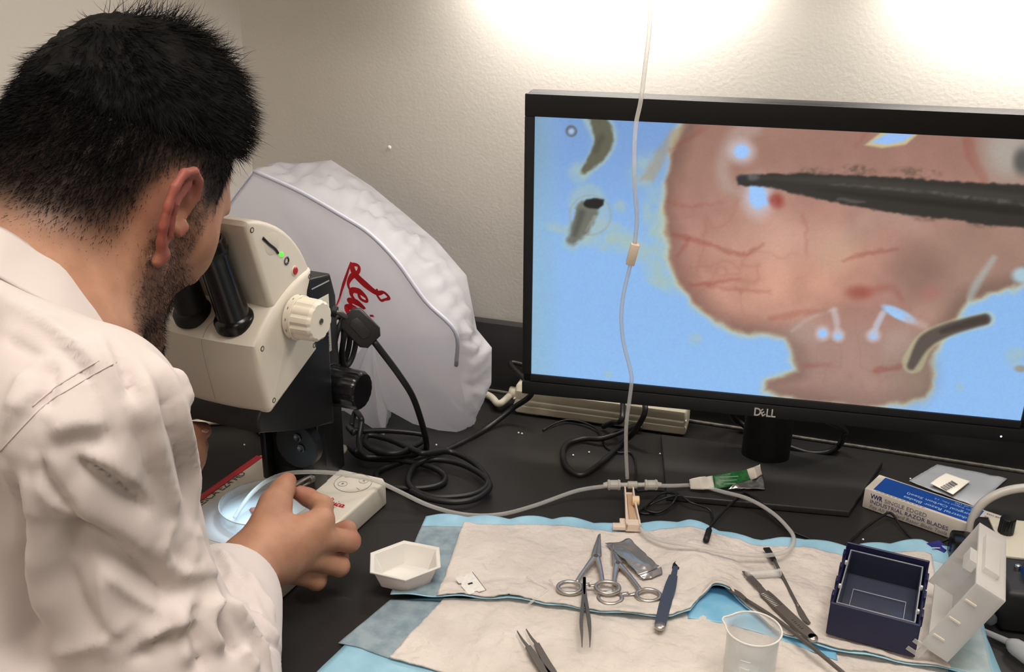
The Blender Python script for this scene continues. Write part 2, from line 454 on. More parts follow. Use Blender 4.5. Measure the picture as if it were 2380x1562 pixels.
box('sealant_line', (WX+0.018, SPL_Y-0.0035, 0.0), (BENCH_X1, SPL_Y+0.001, 0.0035), m_dust, sp, bev=0.001, wc=True)
sp2 = box('backsplash', (WX+0.0012, BENCH_Y0, 0.0), (WX+0.018, WY-0.0012, 0.102), m_epoxy_edge, bench, bev=0.0015, wc=True)
m_cab = mat('cabinet_laminate', (196, 190, 178), 0.5)
box('cabinet_body', (0.25, BENCH_Y0+0.03, FLOOR_Z+0.1), (BENCH_X1-0.02, WY-0.0012, -0.032), m_cab, bench, bev=0.002, wc=True)
box('plinth', (0.25, BENCH_Y0+0.09, FLOOR_Z), (BENCH_X1-0.02, WY-0.0012, FLOOR_Z+0.1), m_epoxy_edge, bench, bev=0.002, wc=True)
for k in range(3):
    d = box('door', (0.26+k*0.475, BENCH_Y0+0.012, FLOOR_Z+0.11), (0.725+k*0.475, BENCH_Y0+0.03, -0.045), m_cab, bench, bev=0.002, wc=True)
    tube('handle', [(0.66+k*0.475, BENCH_Y0+0.012, -0.2), (0.66+k*0.475, BENCH_Y0-0.018, -0.19), (0.66+k*0.475, BENCH_Y0-0.018, -0.1), (0.66+k*0.475, BENCH_Y0+0.012, -0.09)], 0.004, mat('steel_handle', (170, 170, 168), 0.3, 1.0), d, wc=True)
box('end_panel', (WX+0.0012, BENCH_Y0+0.03, FLOOR_Z), (WX+0.02, WY-0.0012, -0.032), m_cab, bench, bev=0.001, wc=True)

# wall cupboard above, with its lamps
CUP_Z = 0.634
cup = empty('wall_cupboard', (0.45, WY-0.16, CUP_Z), 0, 'wall cupboard hung above the bench lamps', 'cupboard')
box('body', (-0.62, WY-0.30, CUP_Z), (1.7, WY, 1.45), m_cab, cup, bev=0.002, wc=True)
for k in range(4):
    d = box('door', (-0.612+k*0.578, WY-0.32, CUP_Z+0.005), (-0.042+k*0.578, WY-0.30, 1.445), m_cab, cup, bev=0.002, wc=True)
m_lampbody = mat('lamp_enamel', (228, 226, 220), 0.4)
def under_lamp(px, label, power):
    x = onY(px, 0, WY)[0]; y = WY-0.048; L = 0.15
    r = empty('under_cabinet_lamp', (x, y, CUP_Z), 0, label, 'lamp', 'lamps under the wall cupboard')
    box('housing', (-L-0.02, -0.035, -0.022), (L+0.02, 0.035, 0.0), m_lampbody, r, bev=0.003)
    box('diffuser', (-L, -0.026, -0.028), (L, 0.026, -0.022), mat('lamp_diffuser', (255, 250, 240), 0.4, emit=(255, 240, 222), estr=6.0), r, bev=0.002)
    ld = bpy.data.lights.new('lamp_glow', 'AREA'); ld.shape = 'RECTANGLE'; ld.size = 2*L; ld.size_y = 0.05
    ld.energy = power; ld.color = (1.0, 0.955, 0.905); ld.spread = math.radians(165)
    lo = bpy.data.objects.new('lamp_glow', ld); COL.objects.link(lo); lo.parent = r; lo.location = (0, 0, -0.031)
    return r
under_lamp(1420, 'slim white lamp under cupboard above the hanging tube', CABINET_LAMP_W)
under_lamp(2480, 'slim white lamp under cupboard above right of monitor', CABINET_LAMP_W)
def ceiling_lamp(x, y, label, power):
    r = empty('ceiling_lamp', (x, y, CEIL_Z), 0, label, 'lamp', 'ceiling lamps of the room')
    bm = bmesh.new()
    for a in ((-.6, -.3, .6, -.28), (-.6, .28, .6, .3), (-.6, -.28, -.58, .28), (.58, -.28, .6, .28)):
        box_bm(bm, (a[0], a[1], -0.03), (a[2], a[3], 0))
    bm_obj('frame', bm, m_lampbody, r)
    box('diffuser', (-.58, -.28, -0.02), (.58, .28, -0.012), mat('panel_diffuser', (255, 250, 240), 0.5, emit=(255, 236, 214), estr=3.0), r, bev=0)
    ld = bpy.data.lights.new('panel_glow', 'AREA'); ld.shape = 'RECTANGLE'; ld.size = 1.1; ld.size_y = 0.5
    ld.energy = power; ld.color = (1.0, 0.955, 0.91)
    lo = bpy.data.objects.new('panel_glow', ld); COL.objects.link(lo); lo.parent = r; lo.location = (0, 0, -0.032)
ceiling_lamp(0.10, 0.36, 'square ceiling lamp panel nearer the bench', CEILING_LAMP_W)
ceiling_lamp(0.05, -1.0, 'square ceiling lamp panel at the far end of the room', CEILING_LAMP_W*0.36)
# ================================================================ microscope
m_cream = mat('scope_cream', (214, 207, 193), 0.42, bump=0.12, bscale=1500, bdist=0.0003)
m_cream_d = mat('scope_cream_front', (206, 199, 186), 0.5, bump=0.12, bscale=1500, bdist=0.0003)
m_blk = mat('scope_black', (24, 24, 25), 0.38, bump=0.1, bscale=1600, bdist=0.0003)
m_blk_g = mat('gloss_black', (16, 16, 18), 0.22)
m_rub = mat('matt_black', (20, 20, 21), 0.6)
m_red = mat('logo_red', (196, 30, 38), 0.45)
m_print = mat('print_grey', (70, 68, 66), 0.6)
m_screw = mat('screw_dark', (92, 86, 76), 0.4, 0.5)
scope = empty('stereo_microscope', (-0.527, 0.79, 0.0), -math.radians(5), 'cream and black stereo microscope with two black eyepieces standing on bench', 'microscope')
# base: low wedge with a red stripe along the left edge
bm = bmesh.new(); prism_bm(bm, [(-0.083, -0.112), (0.078, -0.112), (0.081, 0.100), (0.074, 0.107), (-0.076, 0.100), (-0.083, 0.093)], 0.0, 0.030, 'z', 0.003)
base = bm_obj('base', bm, m_cream, scope)
box('stripe', (-0.0845, -0.10, 0.0275), (-0.0755, 0.090, 0.0308), m_red, base, bev=0.0008)
text('lettering', 'LEICA EZ4 HD', 0.0125, (-0.069, -0.028, 0.0304), (0, 1, 0), (-1, 0, 0), m_print, base, width=0.078)
V, Fc = script_logo(1.5); s = 0.0112
mesh('logo', [(0.0425+v[0]*s, 0.0335+v[1]*s, 0.0304) for v in V], Fc, m_red, base, False)
# control pad drawn on the back right corner
pad = mesh('control_pad', *tube_arrays([(0.050+0.0205*math.cos(t), 0.083+0.0205*math.sin(t), 0.0303) for t in np.linspace(0, 2*PI, 48, endpoint=False)], 0.0003, 5, True), mat('pad_line', (150, 144, 132), .6), base)
for (x, y) in ((0.041, 0.076), (0.0585, 0.0915)):
    mesh('button', *tube_arrays([(x+0.0052*math.cos(t*PI/9), y+0.0052*math.sin(t*PI/9), 0.0303) for t in range(18)], 0.00025, 5, True), mat('pad_line', (150, 144, 132)), pad)
    text('button_mark', 'A' if x > .05 else 'R', 0.005, (x-0.0015, y-0.0015, 0.0304), (1, 0, 0), (0, 1, 0), m_print, pad)
for (x, y, a) in ((0.038, 0.091, .4), (0.062, 0.074, -.5)):
    box('button_mark', (-0.003, -0.0002, 0), (0.003, 0.0002, 0.0003), mat('pad_line', (150, 144, 132)), pad, bev=0, M=Matrix.Translation((x, y, 0.0301))@Matrix.Rotation(a, 4, 'Z'))
m_stage = mat('stage_glass', (210, 216, 222), 0.25)
lathe('stage_plate', [(0, 0.0300), (0.054, 0.0300), (0.054, 0.0306), (0.0525, 0.0310), (0, 0.0310)], m_stage, base, 48, (-0.012, -0.02, 0))
# column
bm = bmesh.new(); prism_bm(bm, [(0.062, 0.030), (0.112, 0.030), (0.112, 0.236), (0.104, 0.262), (0.066, 0.268), (0.060, 0.24)], -0.040, 0.022, 'x', 0.003)
col = bm_obj('column', bm, m_blk, scope)
box('column_foot', (-0.046, 0.050, 0.030), (-0.038, 0.112, 0.10), m_blk, col, bev=0.002)
box('column_foot', (0.008, 0.050, 0.030), (0.023, 0.075, 0.09), m_blk, col, bev=0.002)
box('column_cavity', (-0.036, 0.0600, 0.045), (0.006, 0.064, 0.088), mat('cavity', (8, 8, 8), 0.8), col, bev=0.001)
hub = lathe('hinge_plate', [(0, 0), (0.026, 0), (0.027, 0.001), (0.027, 0.010), (0.0255, 0.0115), (0, 0.0115)], mat('hinge_grey', (32, 34, 33), 0.4), col, 40, (0.003, 0.060, 0.082), (0, -1, 0.0))
for (x, z) in ((0.006, 0.0925), (0.0095, 0.0805)):
    lathe('hinge_bolt', [(0, 0), (0.0048, 0), (0.0048, 0.0016), (0.0036, 0.0024), (0, 0.0012)], mat('bolt', (96, 100, 102), 0.3, 0.9), hub, 16, (x, 0.0486, z), (0, -1, 0))
tape = box('reflective_slot', (0.0205, 0.068, 0.255), (0.0226, 0.1, 0.2565), mat('edge_light', (150, 150, 150), 0.3), col, bev=0.0004)
# barcode sticker on the column's right side
lb = box('sticker', (0.0220, 0.069, 0.178), (0.0226, 0.097, 0.242), mat('sticker', (206, 203, 190), 0.5), col, bev=0.0002)
bars = [0, 1.6, 2.6, 4.2, 5.0, 6.6, 7.4, 9, 10.4, 11.2, 13, 14.2, 15, 16.6, 18]
bm = bmesh.new()
for k, b in enumerate(bars): box_bm(bm, (0.0226, 0.080, 0.183+b*0.0011), (0.0229, 0.093, 0.183+b*0.0011+(0.0009 if k % 3 else 0.0005)))
bm_obj('barcode', bm, m_print, lb)
text('sticker_text', 'USC', 0.011, (0.0229, 0.077, 0.228), (0, 0, -1), (0, 1, 0), m_print, lb)
# focus knobs on both sides
def fluted(n, r, dep, L, nf=20):
    V = []; Fc = []; N = 80
    prof = [(0.0, 0), (0.92, 0), (1.0, .05), (.965, .9), (.90, .97), (.84, 1.0), (0.0, 1.0)]
    for (pr, h) in prof:
        for i in range(N):
            t = 2*PI*i/N; rr = r*pr*(1-dep*max(0, math.cos(nf*t))*(1 if pr > .5 else 0))
            V.append((rr*math.cos(t), rr*math.sin(t), L*h))
    for k in range(len(prof)-1):
        for i in range(N):
            j = (i+1) % N; Fc.append((k*N+i, k*N+j, (k+1)*N+j, (k+1)*N+i))
    return V, Fc
def place(VF, M): return [M@Vector(v) for v in VF[0]], VF[1]
Mx = lambda p, d: Matrix.Translation(p)@Vector((0, 0, 1)).rotation_difference(Vector(d)).to_matrix().to_4x4()
for sx in (1, -1):
    x0 = 0.020 if sx > 0 else -0.038
    cyl('knob_collar', (x0, 0.088, 0.142), (x0+sx*0.006, 0.088, 0.142), 0.0235, m_blk, scope)
    V, Fc = place(fluted('k', 0.0220, 0.03, 0.040, 16), Mx((x0+sx*0.005, 0.088, 0.142), (sx, 0, 0)))
    kb = sharp(mesh('focus_knob', V, Fc, m_blk_g, scope), 30)
# coiled strap behind the column
for k in range(3):
    c0 = Vector((0.006, 0.128+0.002*k, 0.172)); r = 0.032-0.003*k
    mesh('cable_loop', *tube_arrays([(c0.x+0.008*k+0.004*math.sin(t), c0.y+r*0.55*math.cos(t), c0.z+r*math.sin(t)) for t in np.linspace(0, 2*PI, 30, endpoint=False)], 0.0032, 8, True), m_rub, scope)
# carrier arm under the head (black)
arm_p = [(-0.054, 0.178), (-0.060, 0.168), (-0.059, 0.155), (-0.02, 0.140), (0.022, 0.124), (0.064, 0.110), (0.064, 0.245), (0.028, 0.245), (0.020, 0.216)]
bm = bmesh.new(); prism_bm(bm, arm_p, -0.050, 0.044, 'x', 0.004)
arm = bm_obj('carrier_arm', bm, m_blk, scope)
# front lip of the carrier curves round
# lower housing (cream) and upper housing
def arcpts(p0, p1, p2, n=10):
    return [tuple((1-t)**2*np.array(p0)+2*t*(1-t)*np.array(p1)+t*t*np.array(p2)) for t in np.linspace(0, 1, n)]
low_p = arcpts((0.0256, 0.2958), (-0.028, 0.290), (-0.0667, 0.2473), 12)+[(-0.0640, 0.222), (-0.0560, 0.181), (-0.052, 0.1755), (-0.048, 0.1765)]+[(0.0278, 0.2106), (0.0163, 0.2692), (0.0262, 0.287)]
# front face bows: build the housing in slices across x
def housing(name, prof, half, material, parent, bow=0.0, edge=0.006, x0=0.0):
    """profile in y,z swept across x with rounded sides; the front bows outward in the middle"""
    P = np.array(prof); c = P.mean(0)
    cols = []
    for k in range(5):
        a = k/4*PI/2
        cols.append((-half+edge*(1-math.cos(a)), edge*(1-math.sin(a))))
    mid = [(x, 0.0) for x in np.linspace(-half+edge, half-edge, 12)[1:-1]]
    cols = cols+mid+[(-x, i) for x, i in cols[::-1]]
    # inward normals of the polygon
    n = len(P); area = sum(P[i][0]*P[(i+1) % n][1]-P[(i+1) % n][0]*P[i][1] for i in range(n)); sg = 1 if area > 0 else -1
    nor = []
    for i in range(n):
        d1 = P[i]-P[i-1]; d2 = P[(i+1) % n]-P[i]; d1 = d1/np.linalg.norm(d1); d2 = d2/np.linalg.norm(d2)
        d = d1+d2; d = d/(np.linalg.norm(d)+1e-9); nor.append(np.array([-d[1], d[0]])*sg)
    V = []; Fc = []
    for x, ins in cols:
        b = bow*(1-(x/half)**2)
        for i in range(n):
            q = P[i]+nor[i]*ins
            V.append((x+x0, q[0]-b*(1 if q[0] < c[0] else 0), q[1]))
    m_ = len(cols)
    for k in range(m_-1):
        for i in range(n):
            j = (i+1) % n; Fc.append((k*n+i, k*n+j, (k+1)*n+j, (k+1)*n+i))
    Fc.append(tuple(range(n))[::-1]); Fc.append(tuple(range((m_-1)*n, m_*n)))
    bm = bmesh.new(); bm_add(bm, (V, Fc)); return bm_obj(name, bm, material, parent, 38)
lowh = housing('lower_housing', low_p, 0.057, m_cream, scope, 0.004, 0.006, -0.003)
up_p = [(-0.0626, 0.3570), (-0.0600, 0.3612), (-0.0509, 0.3605)]+arcpts((-0.0509, 0.3605), (0.006, 0.345), (0.0262, 0.2958), 10)[1:]+[(0.02, 0.26), (-0.0300, 0.26), (-0.0385, 0.2794)]
uph = housing('upper_housing', up_p, 0.053, m_cream, scope, 0.0, 0.005, -0.002)
# seam down the middle of the front
tube('seam', [(-0.004, -0.0714, 0.2440), (-0.004, -0.0690, 0.222), (-0.004, -0.0610, 0.182)], 0.0002, mat('seam_grey', (150, 144, 134), .6), lowh, 5, 4)
tube('seam', [(-0.004, -0.0714, 0.2440), (-0.001, -0.066, 0.2560), (0.006, -0.055, 0.2680)], 0.0002, mat('seam_grey', (150, 144, 134)), lowh, 5, 4)
# screws in the side panel
for (y, z, h) in ((-0.055, 0.3525, uph), (0.0215, 0.2880, lowh), (-0.0585, 0.2430, lowh), (-0.0480, 0.1870, lowh), (0.0215, 0.2170, lowh)):
    x = 0.0505 if h is uph else 0.0535
    lathe('screw', [(0.0027, -0.001), (0.0027, 0.0006), (0.0019, 0.0009), (0.0017, 0.0002), (0, 0.0002)], m_screw, h, 14, (x, y, z), (1, 0, 0))
# card slot, lamp, switches
lathe('slot_dish', [(0.0105, 0), (0.0105, 0.0004), (0.0095, 0.0007), (0, 0.0005)], m_cream, uph, 28, (0.0506, -0.029, 0.333), (1, 0, 0))
mesh('card_slot', *tube_arrays([(0.0513, y, z) for y, z in catmull([(-0.0415, 0.3420), (-0.034, 0.3345), (-0.026, 0.3280), (-0.0215, 0.3225)], 4)], 0.0014, 6), m_blk_g, uph)
lathe('indicator_lamp', [(0.0026, 0), (0.0024, 0.001), (0.0012, 0.0018), (0, 0.002)], mat('green_led', (60, 210, 40), 0.3, emit=(80, 230, 50), estr=1.2), uph, 14, (0.0507, -0.0165, 0.3200), (1, 0, 0))
lathe('socket', [(0.0034, 0.0009), (0.0030, 0.0012), (0.0022, 0.0002), (0, 0.0002)], m_blk_g, uph, 16, (0.0507, -0.0095, 0.3120), (1, 0, 0))
lathe('socket_ring', [(0.0042, 0.0), (0.0042, 0.0008), (0.0034, 0.0010)], mat('chrome', (200, 200, 200), 0.2, 1.0), uph, 16, (0.0507, -0.0095, 0.3120), (1, 0, 0))
lathe('push_button', [(0.0040, 0.0), (0.0038, 0.0012), (0.0030, 0.0020), (0, 0.0022)], mat('red_button', (176, 30, 24), 0.35), uph, 16, (0.0507, 0.0020, 0.2990), (1, 0, 0))
lathe('button_ring', [(0.0048, 0.0), (0.0048, 0.0010), (0.0040, 0.0012)], m_cream, uph, 16, (0.0507, 0.0020, 0.2990), (1, 0, 0))
# zoom knob
V, Fc = place(fluted('k', 0.0205, 0.06, 0.028, 12), Mx((0.056, -0.008, 0.257), (1, 0, 0)))
zk = sharp(mesh('zoom_knob', V, Fc, mat('knob_cream', (222, 214, 198), 0.4), scope), 25)
cyl('knob_scale', (0.0555, -0.008, 0.257), (0.063, -0.008, 0.257), 0.0214, mat('knob_ring', (216, 208, 192), 0.45), zk, n=40)
for k in range(12):
    t = 0.3+k*2*PI/12
    box('scale_mark', (-0.0012, -0.0003, 0), (0.0012, 0.0003, 0.0004), m_print, zk, bev=0, M=Matrix.Translation((0.0592, -0.008+0.0212*math.cos(t), 0.257+0.0212*math.sin(t)))@Matrix.Rotation(t-PI/2, 4, 'X')@Matrix.Rotation(PI/2, 4, 'Z'))
lathe('knob_screw', [(0.0030, 0), (0.0028, 0.0008), (0.0018, 0.0001), (0, 0.0001)], m_screw, zk, 14, (0.0841, -0.008, 0.257), (1, 0, 0))
# eyepieces: tubes leaning towards the viewer
ax = Vector((0, -0.020, 0.0842)).normalized()
for sx in (-1, 1):
    p0 = Vector((sx*0.0235-0.003, -0.0515, 0.262)); ex = Vector((sx*0.0, -0.30, 0.954)).normalized()
    prof = [(0, -0.004), (0.0188, -0.004), (0.0191, 0.0035), (0.0178, 0.006), (0.0150, 0.008), (0.0146, 0.020), (0.0140, 0.066), (0.0144, 0.070), (0.0147, 0.074), (0.0147, 0.084), (0.0136, 0.0875), (0.0118, 0.0875), (0.0110, 0.082), (0.0085, 0.080), (0.0, 0.0785)]
    ey = lathe('eyepiece', prof, m_blk_g if sx > 0 else m_rub, scope, 36, p0, ex)
    lathe('lens', [(0.0084, 0.0802), (0.006, 0.0815), (0, 0.082)], mat('lens_glass', (40, 34, 30), 0.05, coat=1.0), ey, 24, p0, ex)
    lathe('eyecup_ring', [(0.0148, 0.0745), (0.0152, 0.0755), (0.0152, 0.0772), (0.0148, 0.0782)], m_rub, ey, 36, p0, ex)
# objective and the lamp under the head lighting the stage
lathe('objective', [(0, 0.0), (0.030, 0.0), (0.030, 0.02), (0.034, 0.03), (0, 0.03)], m_blk, scope, 36, (0, -0.012, 0.168))
ld = bpy.data.lights.new('stage_glow', 'SPOT'); ld.energy = STAGE_LAMP_W; ld.color = (0.62, 0.84, 1.0); ld.spot_size = math.radians(62); ld.spot_blend = 0.6; ld.shadow_soft_size = 0.012
lo = bpy.data.objects.new('stage_glow', ld); COL.objects.link(lo); lo.parent = scope; lo.location = (0, -0.030, 0.115); lo.rotation_euler = (0, 0, 0)
# ================================================================ monitor
m_bezel = mat('bezel_black', (15, 15, 16), 0.6, bump=0.08, bscale=1800, bdist=0.0003)
m_lip = mat('bezel_lip', (24, 25, 28), 0.55)
mon = empty('computer_monitor', (-0.045, 1.115, 0.0), 0.1158, 'wide black computer monitor showing a magnified pink specimen on blue', 'monitor')
MON_INV = Matrix.LocRotScale(mon.location, mon.rotation_euler, (1, 1, 1)).inverted()
# screen plane frame in the world
myaw, tilt = 0.1158, -0.0345
EX = np.array([math.cos(myaw), math.sin(myaw), 0]); NN = np.array([-math.sin(myaw), math.cos(myaw), 0])
EY = np.array([0, 0, 1])*math.cos(tilt)+NN*math.sin(tilt); EN = np.cross(EX, EY)   # EN points to the viewer
MO = np.array([-0.0521, 1.0582, 0.1198]); SW, SH = 0.531, 0.2985
def mp(a, b, c=0.0): return MO+EX*a+EY*b+EN*c
def mon_box(name, a0, a1, b0, b1, c0, c1, material, parent, bev=0.001):
    M = Matrix(((EX[0], EY[0], EN[0], MO[0]), (EX[1], EY[1], EN[1], MO[1]), (EX[2], EY[2], EN[2], MO[2]), (0, 0, 0, 1)))
    return box(name, (a0, b0, c0), (a1, b1, c1), material, parent, bev=bev, M=M, wc=True)
LB, TB, BB = 0.0105, 0.0235, 0.0255
h = SW/2
shell = mon_box('back_shell', -h-LB, h+LB, -BB, SH+TB, -0.030, -0.001, m_bezel, mon, 0.004)
mon_box('top_bezel', -h-LB, h+LB, SH, SH+TB, -0.002, 0.0035, m_bezel, mon)
mon_box('side_bezel', -h-LB, -h, 0.0, SH, -0.002, 0.0035, m_bezel, mon)
mon_box('side_bezel', h, h+LB, 0.0, SH, -0.002, 0.0035, m_bezel, mon)
chin = mon_box('chin', -h-LB, h+LB, -BB, -0.0095, -0.002, 0.0040, m_bezel, mon)
mon_box('inner_lip', -h-0.001, h+0.001, -0.0088, 0.0, -0.002, 0.0028, m_lip, mon, 0.0008)
# the emblem: slanted E
def emblem():
    parts = [text_arrays('D', 1.0, 0, 0.02), text_arrays('LL', 1.0, 0, 0.02)]
    e = text_arrays('E', 0.86, 0, 0.02); r = math.radians(33)
    ev = np.array([(x*math.cos(r)-y*math.sin(r)+0.86, x*math.sin(r)+y*math.cos(r)-0.06, 0) for x, y, _ in e[0]])
    l2 = parts[1][0]+np.array([1.22, 0, 0])
    return join_arrays([parts[0], (ev, e[1]), (l2, parts[1][1])])
V, Fc = emblem(); V = np.array(V); wl = V[:, 0].max()-V[:, 0].min(); s = 0.0235/wl
pE = (-0.0105, -0.0235)
mesh('emblem', [mp(pE[0]+v[0]*s, pE[1]+v[1]*s*1.28, 0.0043) for v in V], Fc, mat('emblem_silver', (196, 192, 184), 0.35, 0.2), chin, False, True)
lathe('power_light', [(0.0012, 0), (0.0008, 0.0006), (0, 0.0007)], mat('white_led', (230, 232, 255), 0.3, emit=(220, 225, 255), estr=2.5), chin, 10, mp(0.249, -0.0195, 0.0038), EN, wc=True)
# stand
nk0 = B(1721, 1066, 0.008); nk1 = B(1834, 1081, 0.008); nc = (nk0+nk1)/2; nr = np.linalg.norm(nk1-nk0)/2
nx = (nk1-nk0)/np.linalg.norm(nk1-nk0); ny = np.array([-nx[1], nx[0], 0])
prof = [(nr*math.cos(t), 0.020*math.sin(t)) for t in np.linspace(-PI, 0, 15)]+[(nr, 0.012), (-nr, 0.012)]
bm = bmesh.new()
a = [bm.verts.new(nc+nx*p[0]+ny*(p[1]+0.018)+np.array([0, 0, 0.0])) for p in prof]; b = [bm.verts.new(nc+nx*p[0]*1.02+ny*(p[1]+0.012)+np.array([0, 0, 0.16])) for p in prof]
bm.faces.new(a); bm.faces.new(b)
for i in range(len(prof)): bm.faces.new((a[i], a[(i+1) % len(prof)], b[(i+1) % len(prof)], b[i]))
neck = bm_obj('neck', bm, mat('neck_black', (13, 13, 14), 0.5), mon, wc=True)
cs = [B(1535, 1022), B(1548, 1164), B(1972, 1203), B(2050, 1087)]
bm = bmesh.new(); prism_bm(bm, [tuple(p[:2]) for p in cs], 0.0, 0.008, 'z', 0.002)
bm_obj('stand_base', bm, mat('stand_black', (40, 39, 39), 0.42, bump=0.1, bscale=900, bdist=0.0004), mon, wc=True)

# ---- the picture on the screen, painted on a fine grid
def sstep(e0, e1, x):
    t = np.clip((x-e0)/(e1-e0), 0, 1); return t*t*(3-2*t)
def screen_colors(P3):
    w = (P3-CAM)@FW
    X = W_PX/2+F_PX*((P3-CAM)@RT)/w; Y = H_PX/2-F_PX*((P3-CAM)@UP)/w
    memo = {}
    def nz(sc, seed, o=3):
        if (sc, seed, o) not in memo: memo[(sc, seed, o)] = fbm(np.stack([X/sc, Y/sc, np.zeros_like(X)], -1), o, seed)
        return memo[(sc, seed, o)]
    C = np.zeros(X.shape+(3,))
    def paint(col, mk): C[:] = C*(1-mk[..., None])+np.array(col, float)*mk[..., None]
    def poly(pts, soft, rough=0.0, rs=25.0, seed=3):
        P = np.array(pts, float); n = len(P); inside = np.zeros(X.shape, bool); d = np.full(X.shape, 1e9)
        wx = X+(rough*nz(rs, seed) if rough else 0); wy = Y+(rough*nz(rs, seed+11) if rough else 0)
        for i in range(n):
            a = P[i]; b = P[(i+1) % n]; e = b-a
            t = np.clip(((wx-a[0])*e[0]+(wy-a[1])*e[1])/(e@e+1e-9), 0, 1)
            d = np.minimum(d, np.hypot(wx-a[0]-t*e[0], wy-a[1]-t*e[1]))
            c = ((a[1] <= wy) != (b[1] <= wy)); xx = a[0]+(wy-a[1])/(b[1]-a[1]+1e-12)*e[0]
            inside ^= c & (wx < xx)
        sd = np.where(inside, -d, d); return 1-sstep(-soft, soft, sd), sd
    def line(pts, ws, soft=3.0, rough=0.0, sub=6):
        P = np.array([p[:2] for p in catmull([(x, y, 0) for x, y in pts], sub)]); r = np.interp(np.linspace(0, 1, len(P)), np.linspace(0, 1, len(ws)), ws)/2
        d = np.full(X.shape, 1e9); wx = X+(rough*nz(14, 5) if rough else 0); wy = Y+(rough*nz(14, 17) if rough else 0)
        for i in range(len(P)-1):
            a = P[i]; e = P[i+1]-a; t = np.clip(((wx-a[0])*e[0]+(wy-a[1])*e[1])/(e@e+1e-9), 0, 1)
            d = np.minimum(d, np.hypot(wx-a[0]-t*e[0], wy-a[1]-t*e[1])-(r[i]+(r[i+1]-r[i])*t))
        return 1-sstep(-soft, soft, d)
    def blob(cx, cy, rx, ry=None, soft=0.5, ang=0.0):
        ry = ry or rx; c, s_ = math.cos(ang), math.sin(ang); u = ((X-cx)*c+(Y-cy)*s_)/rx; v = (-(X-cx)*s_+(Y-cy)*c)/ry
        return 1-sstep(1-soft, 1+soft, np.hypot(u, v))
    paint((134, 177, 227), np.ones_like(X))
    paint((116, 152, 203), 1-sstep(280, 620, Y)); paint((140, 184, 234), sstep(700, 950, Y)*0.7)
    paint((136, 174, 190), (1-sstep(1225, 1330, X))*0.65); paint((112, 140, 160), (1-sstep(1225, 1300, X))*(1-sstep(300, 560, Y))*0.5)
    hal = (162, 184, 172); tan = (150, 142, 112)
    for (cx, cy, rx, ry, a) in ((1440, 545, 50, 20, .5), (1395, 560, 60, 18, .3), (1500, 600, 40, 16, .7), (1520, 640, 28, 18, .6), (1555, 660, 40, 18, .4), (1440, 480, 14, 13, 0), (1345, 400, 22, 22, 0), (1615, 790, 15, 14, 0), (1415, 870, 10, 7, 0), (1300, 530, 30, 10, .2), (2230, 900, 9, 9, 0), (2360, 830, 22, 20, 0), (1500, 395, 30, 40, .6), (1460, 560, 90, 12, .35), (1520, 500, 26, 60, 0), (1540, 560, 20, 60, 0)):
        paint(hal, blob(cx+8*0, cy, rx*1.1, ry*1.1, .5, a)*np.clip(0.55+0.5*nz(20, 8), 0, 1)*0.8)
    paint((150, 140, 128), blob(2372, 857, 14, 8, .5)*.9)
    # debris pieces
    paint(hal, line([(1385, 270), (1405, 320), (1392, 360), (1358, 400)], [62, 58, 46, 26], 7)*.7)
    paint((92, 92, 76), line([(1388, 268), (1404, 322), (1390, 358), (1357, 398)], [42, 44, 36, 14], 5, 4)); paint((70, 70, 60), line([(1398, 320), (1385, 350)], [16, 12], 9)*.7)
    paint((92, 94, 88), line([(1328+11*math.cos(t), 305+11*math.sin(t)) for t in np.linspace(0, 2*PI, 12)], [6, 4, 7, 5], 2)*.8); paint((182, 192, 196), blob(1328, 305, 5)*.8)
    paint(hal, line([(1365, 470), (1372, 500), (1330, 560)], [86, 80, 46], 10, 3)*.5)
    ring = line([(1372+48*math.cos(t), 500+46*math.sin(t)) for t in np.linspace(0, 2*PI, 20)], [5, 4, 5], 2.5); paint((150, 156, 140), ring*.55)
    paint((104, 106, 96), line([(1365, 490), (1348, 530), (1328, 558)], [52, 44, 22], 6, 5)); paint((72, 74, 70), line([(1352, 495), (1336, 545)], [16, 10], 8)*.8); paint((150, 150, 138), line([(1384, 505), (1362, 535)], [8, 4], 4, 4)*.6)
    k, _ = poly([(1355, 473), (1362, 464), (1380, 460), (1404, 463), (1402, 476), (1390, 485), (1370, 484), (1358, 479)], 3, 1.5); paint((22, 22, 22), k)
    # the tissue
    T = [(1598, 270), (1575, 320), (1560, 370), (1548, 430), (1546, 500), (1553, 560), (1562, 610), (1580, 655), (1612, 700), (1665, 745), (1725, 772), (1790, 776), (1826, 785), (1842, 815), (1856, 862), (1822, 876), (1784, 888), (1782, 903), (1815, 920), (1880, 932), (1960, 938), (2020, 946), (2070, 936), (2110, 930), (2152, 926), (2160, 900), (2162, 860), (2168, 820), (2185, 790), (2225, 735), (2250, 700), (2290, 684), (2350, 668), (2420, 640), (2750, 560), (2750, 200), (1700, 200)]
    k, sd = poly(T, 7, 9, 30, 31); paint((186, 190, 158), (1-sstep(0, 22, sd))*.8); paint((176, 156, 122), (1-sstep(-6, 10, sd))*.8)
    k, sd = poly(T, 9, 7, 30, 31)
    tx = nz(60, 41, 4); ty = nz(180, 51, 3)
    base = np.array([170, 128, 114.])+tx[..., None]*np.array([16, 13, 12.])+ty[..., None]*np.array([10, 12, 10.])
    top = 1-sstep(330, 560, Y); base = base*(1-top[..., None]*.55)+np.array([132, 98, 86.])*(top[..., None]*.55)
    mid = blob(1820, 640, 190, 110, .8); base = base+mid[..., None]*np.array([24, 15, 10.])
    rt = sstep(2050, 2250, X)*sstep(430, 560, Y); base = base*(1-rt[..., None]*.45)+np.array([136, 116, 102.])*(rt[..., None]*.45)
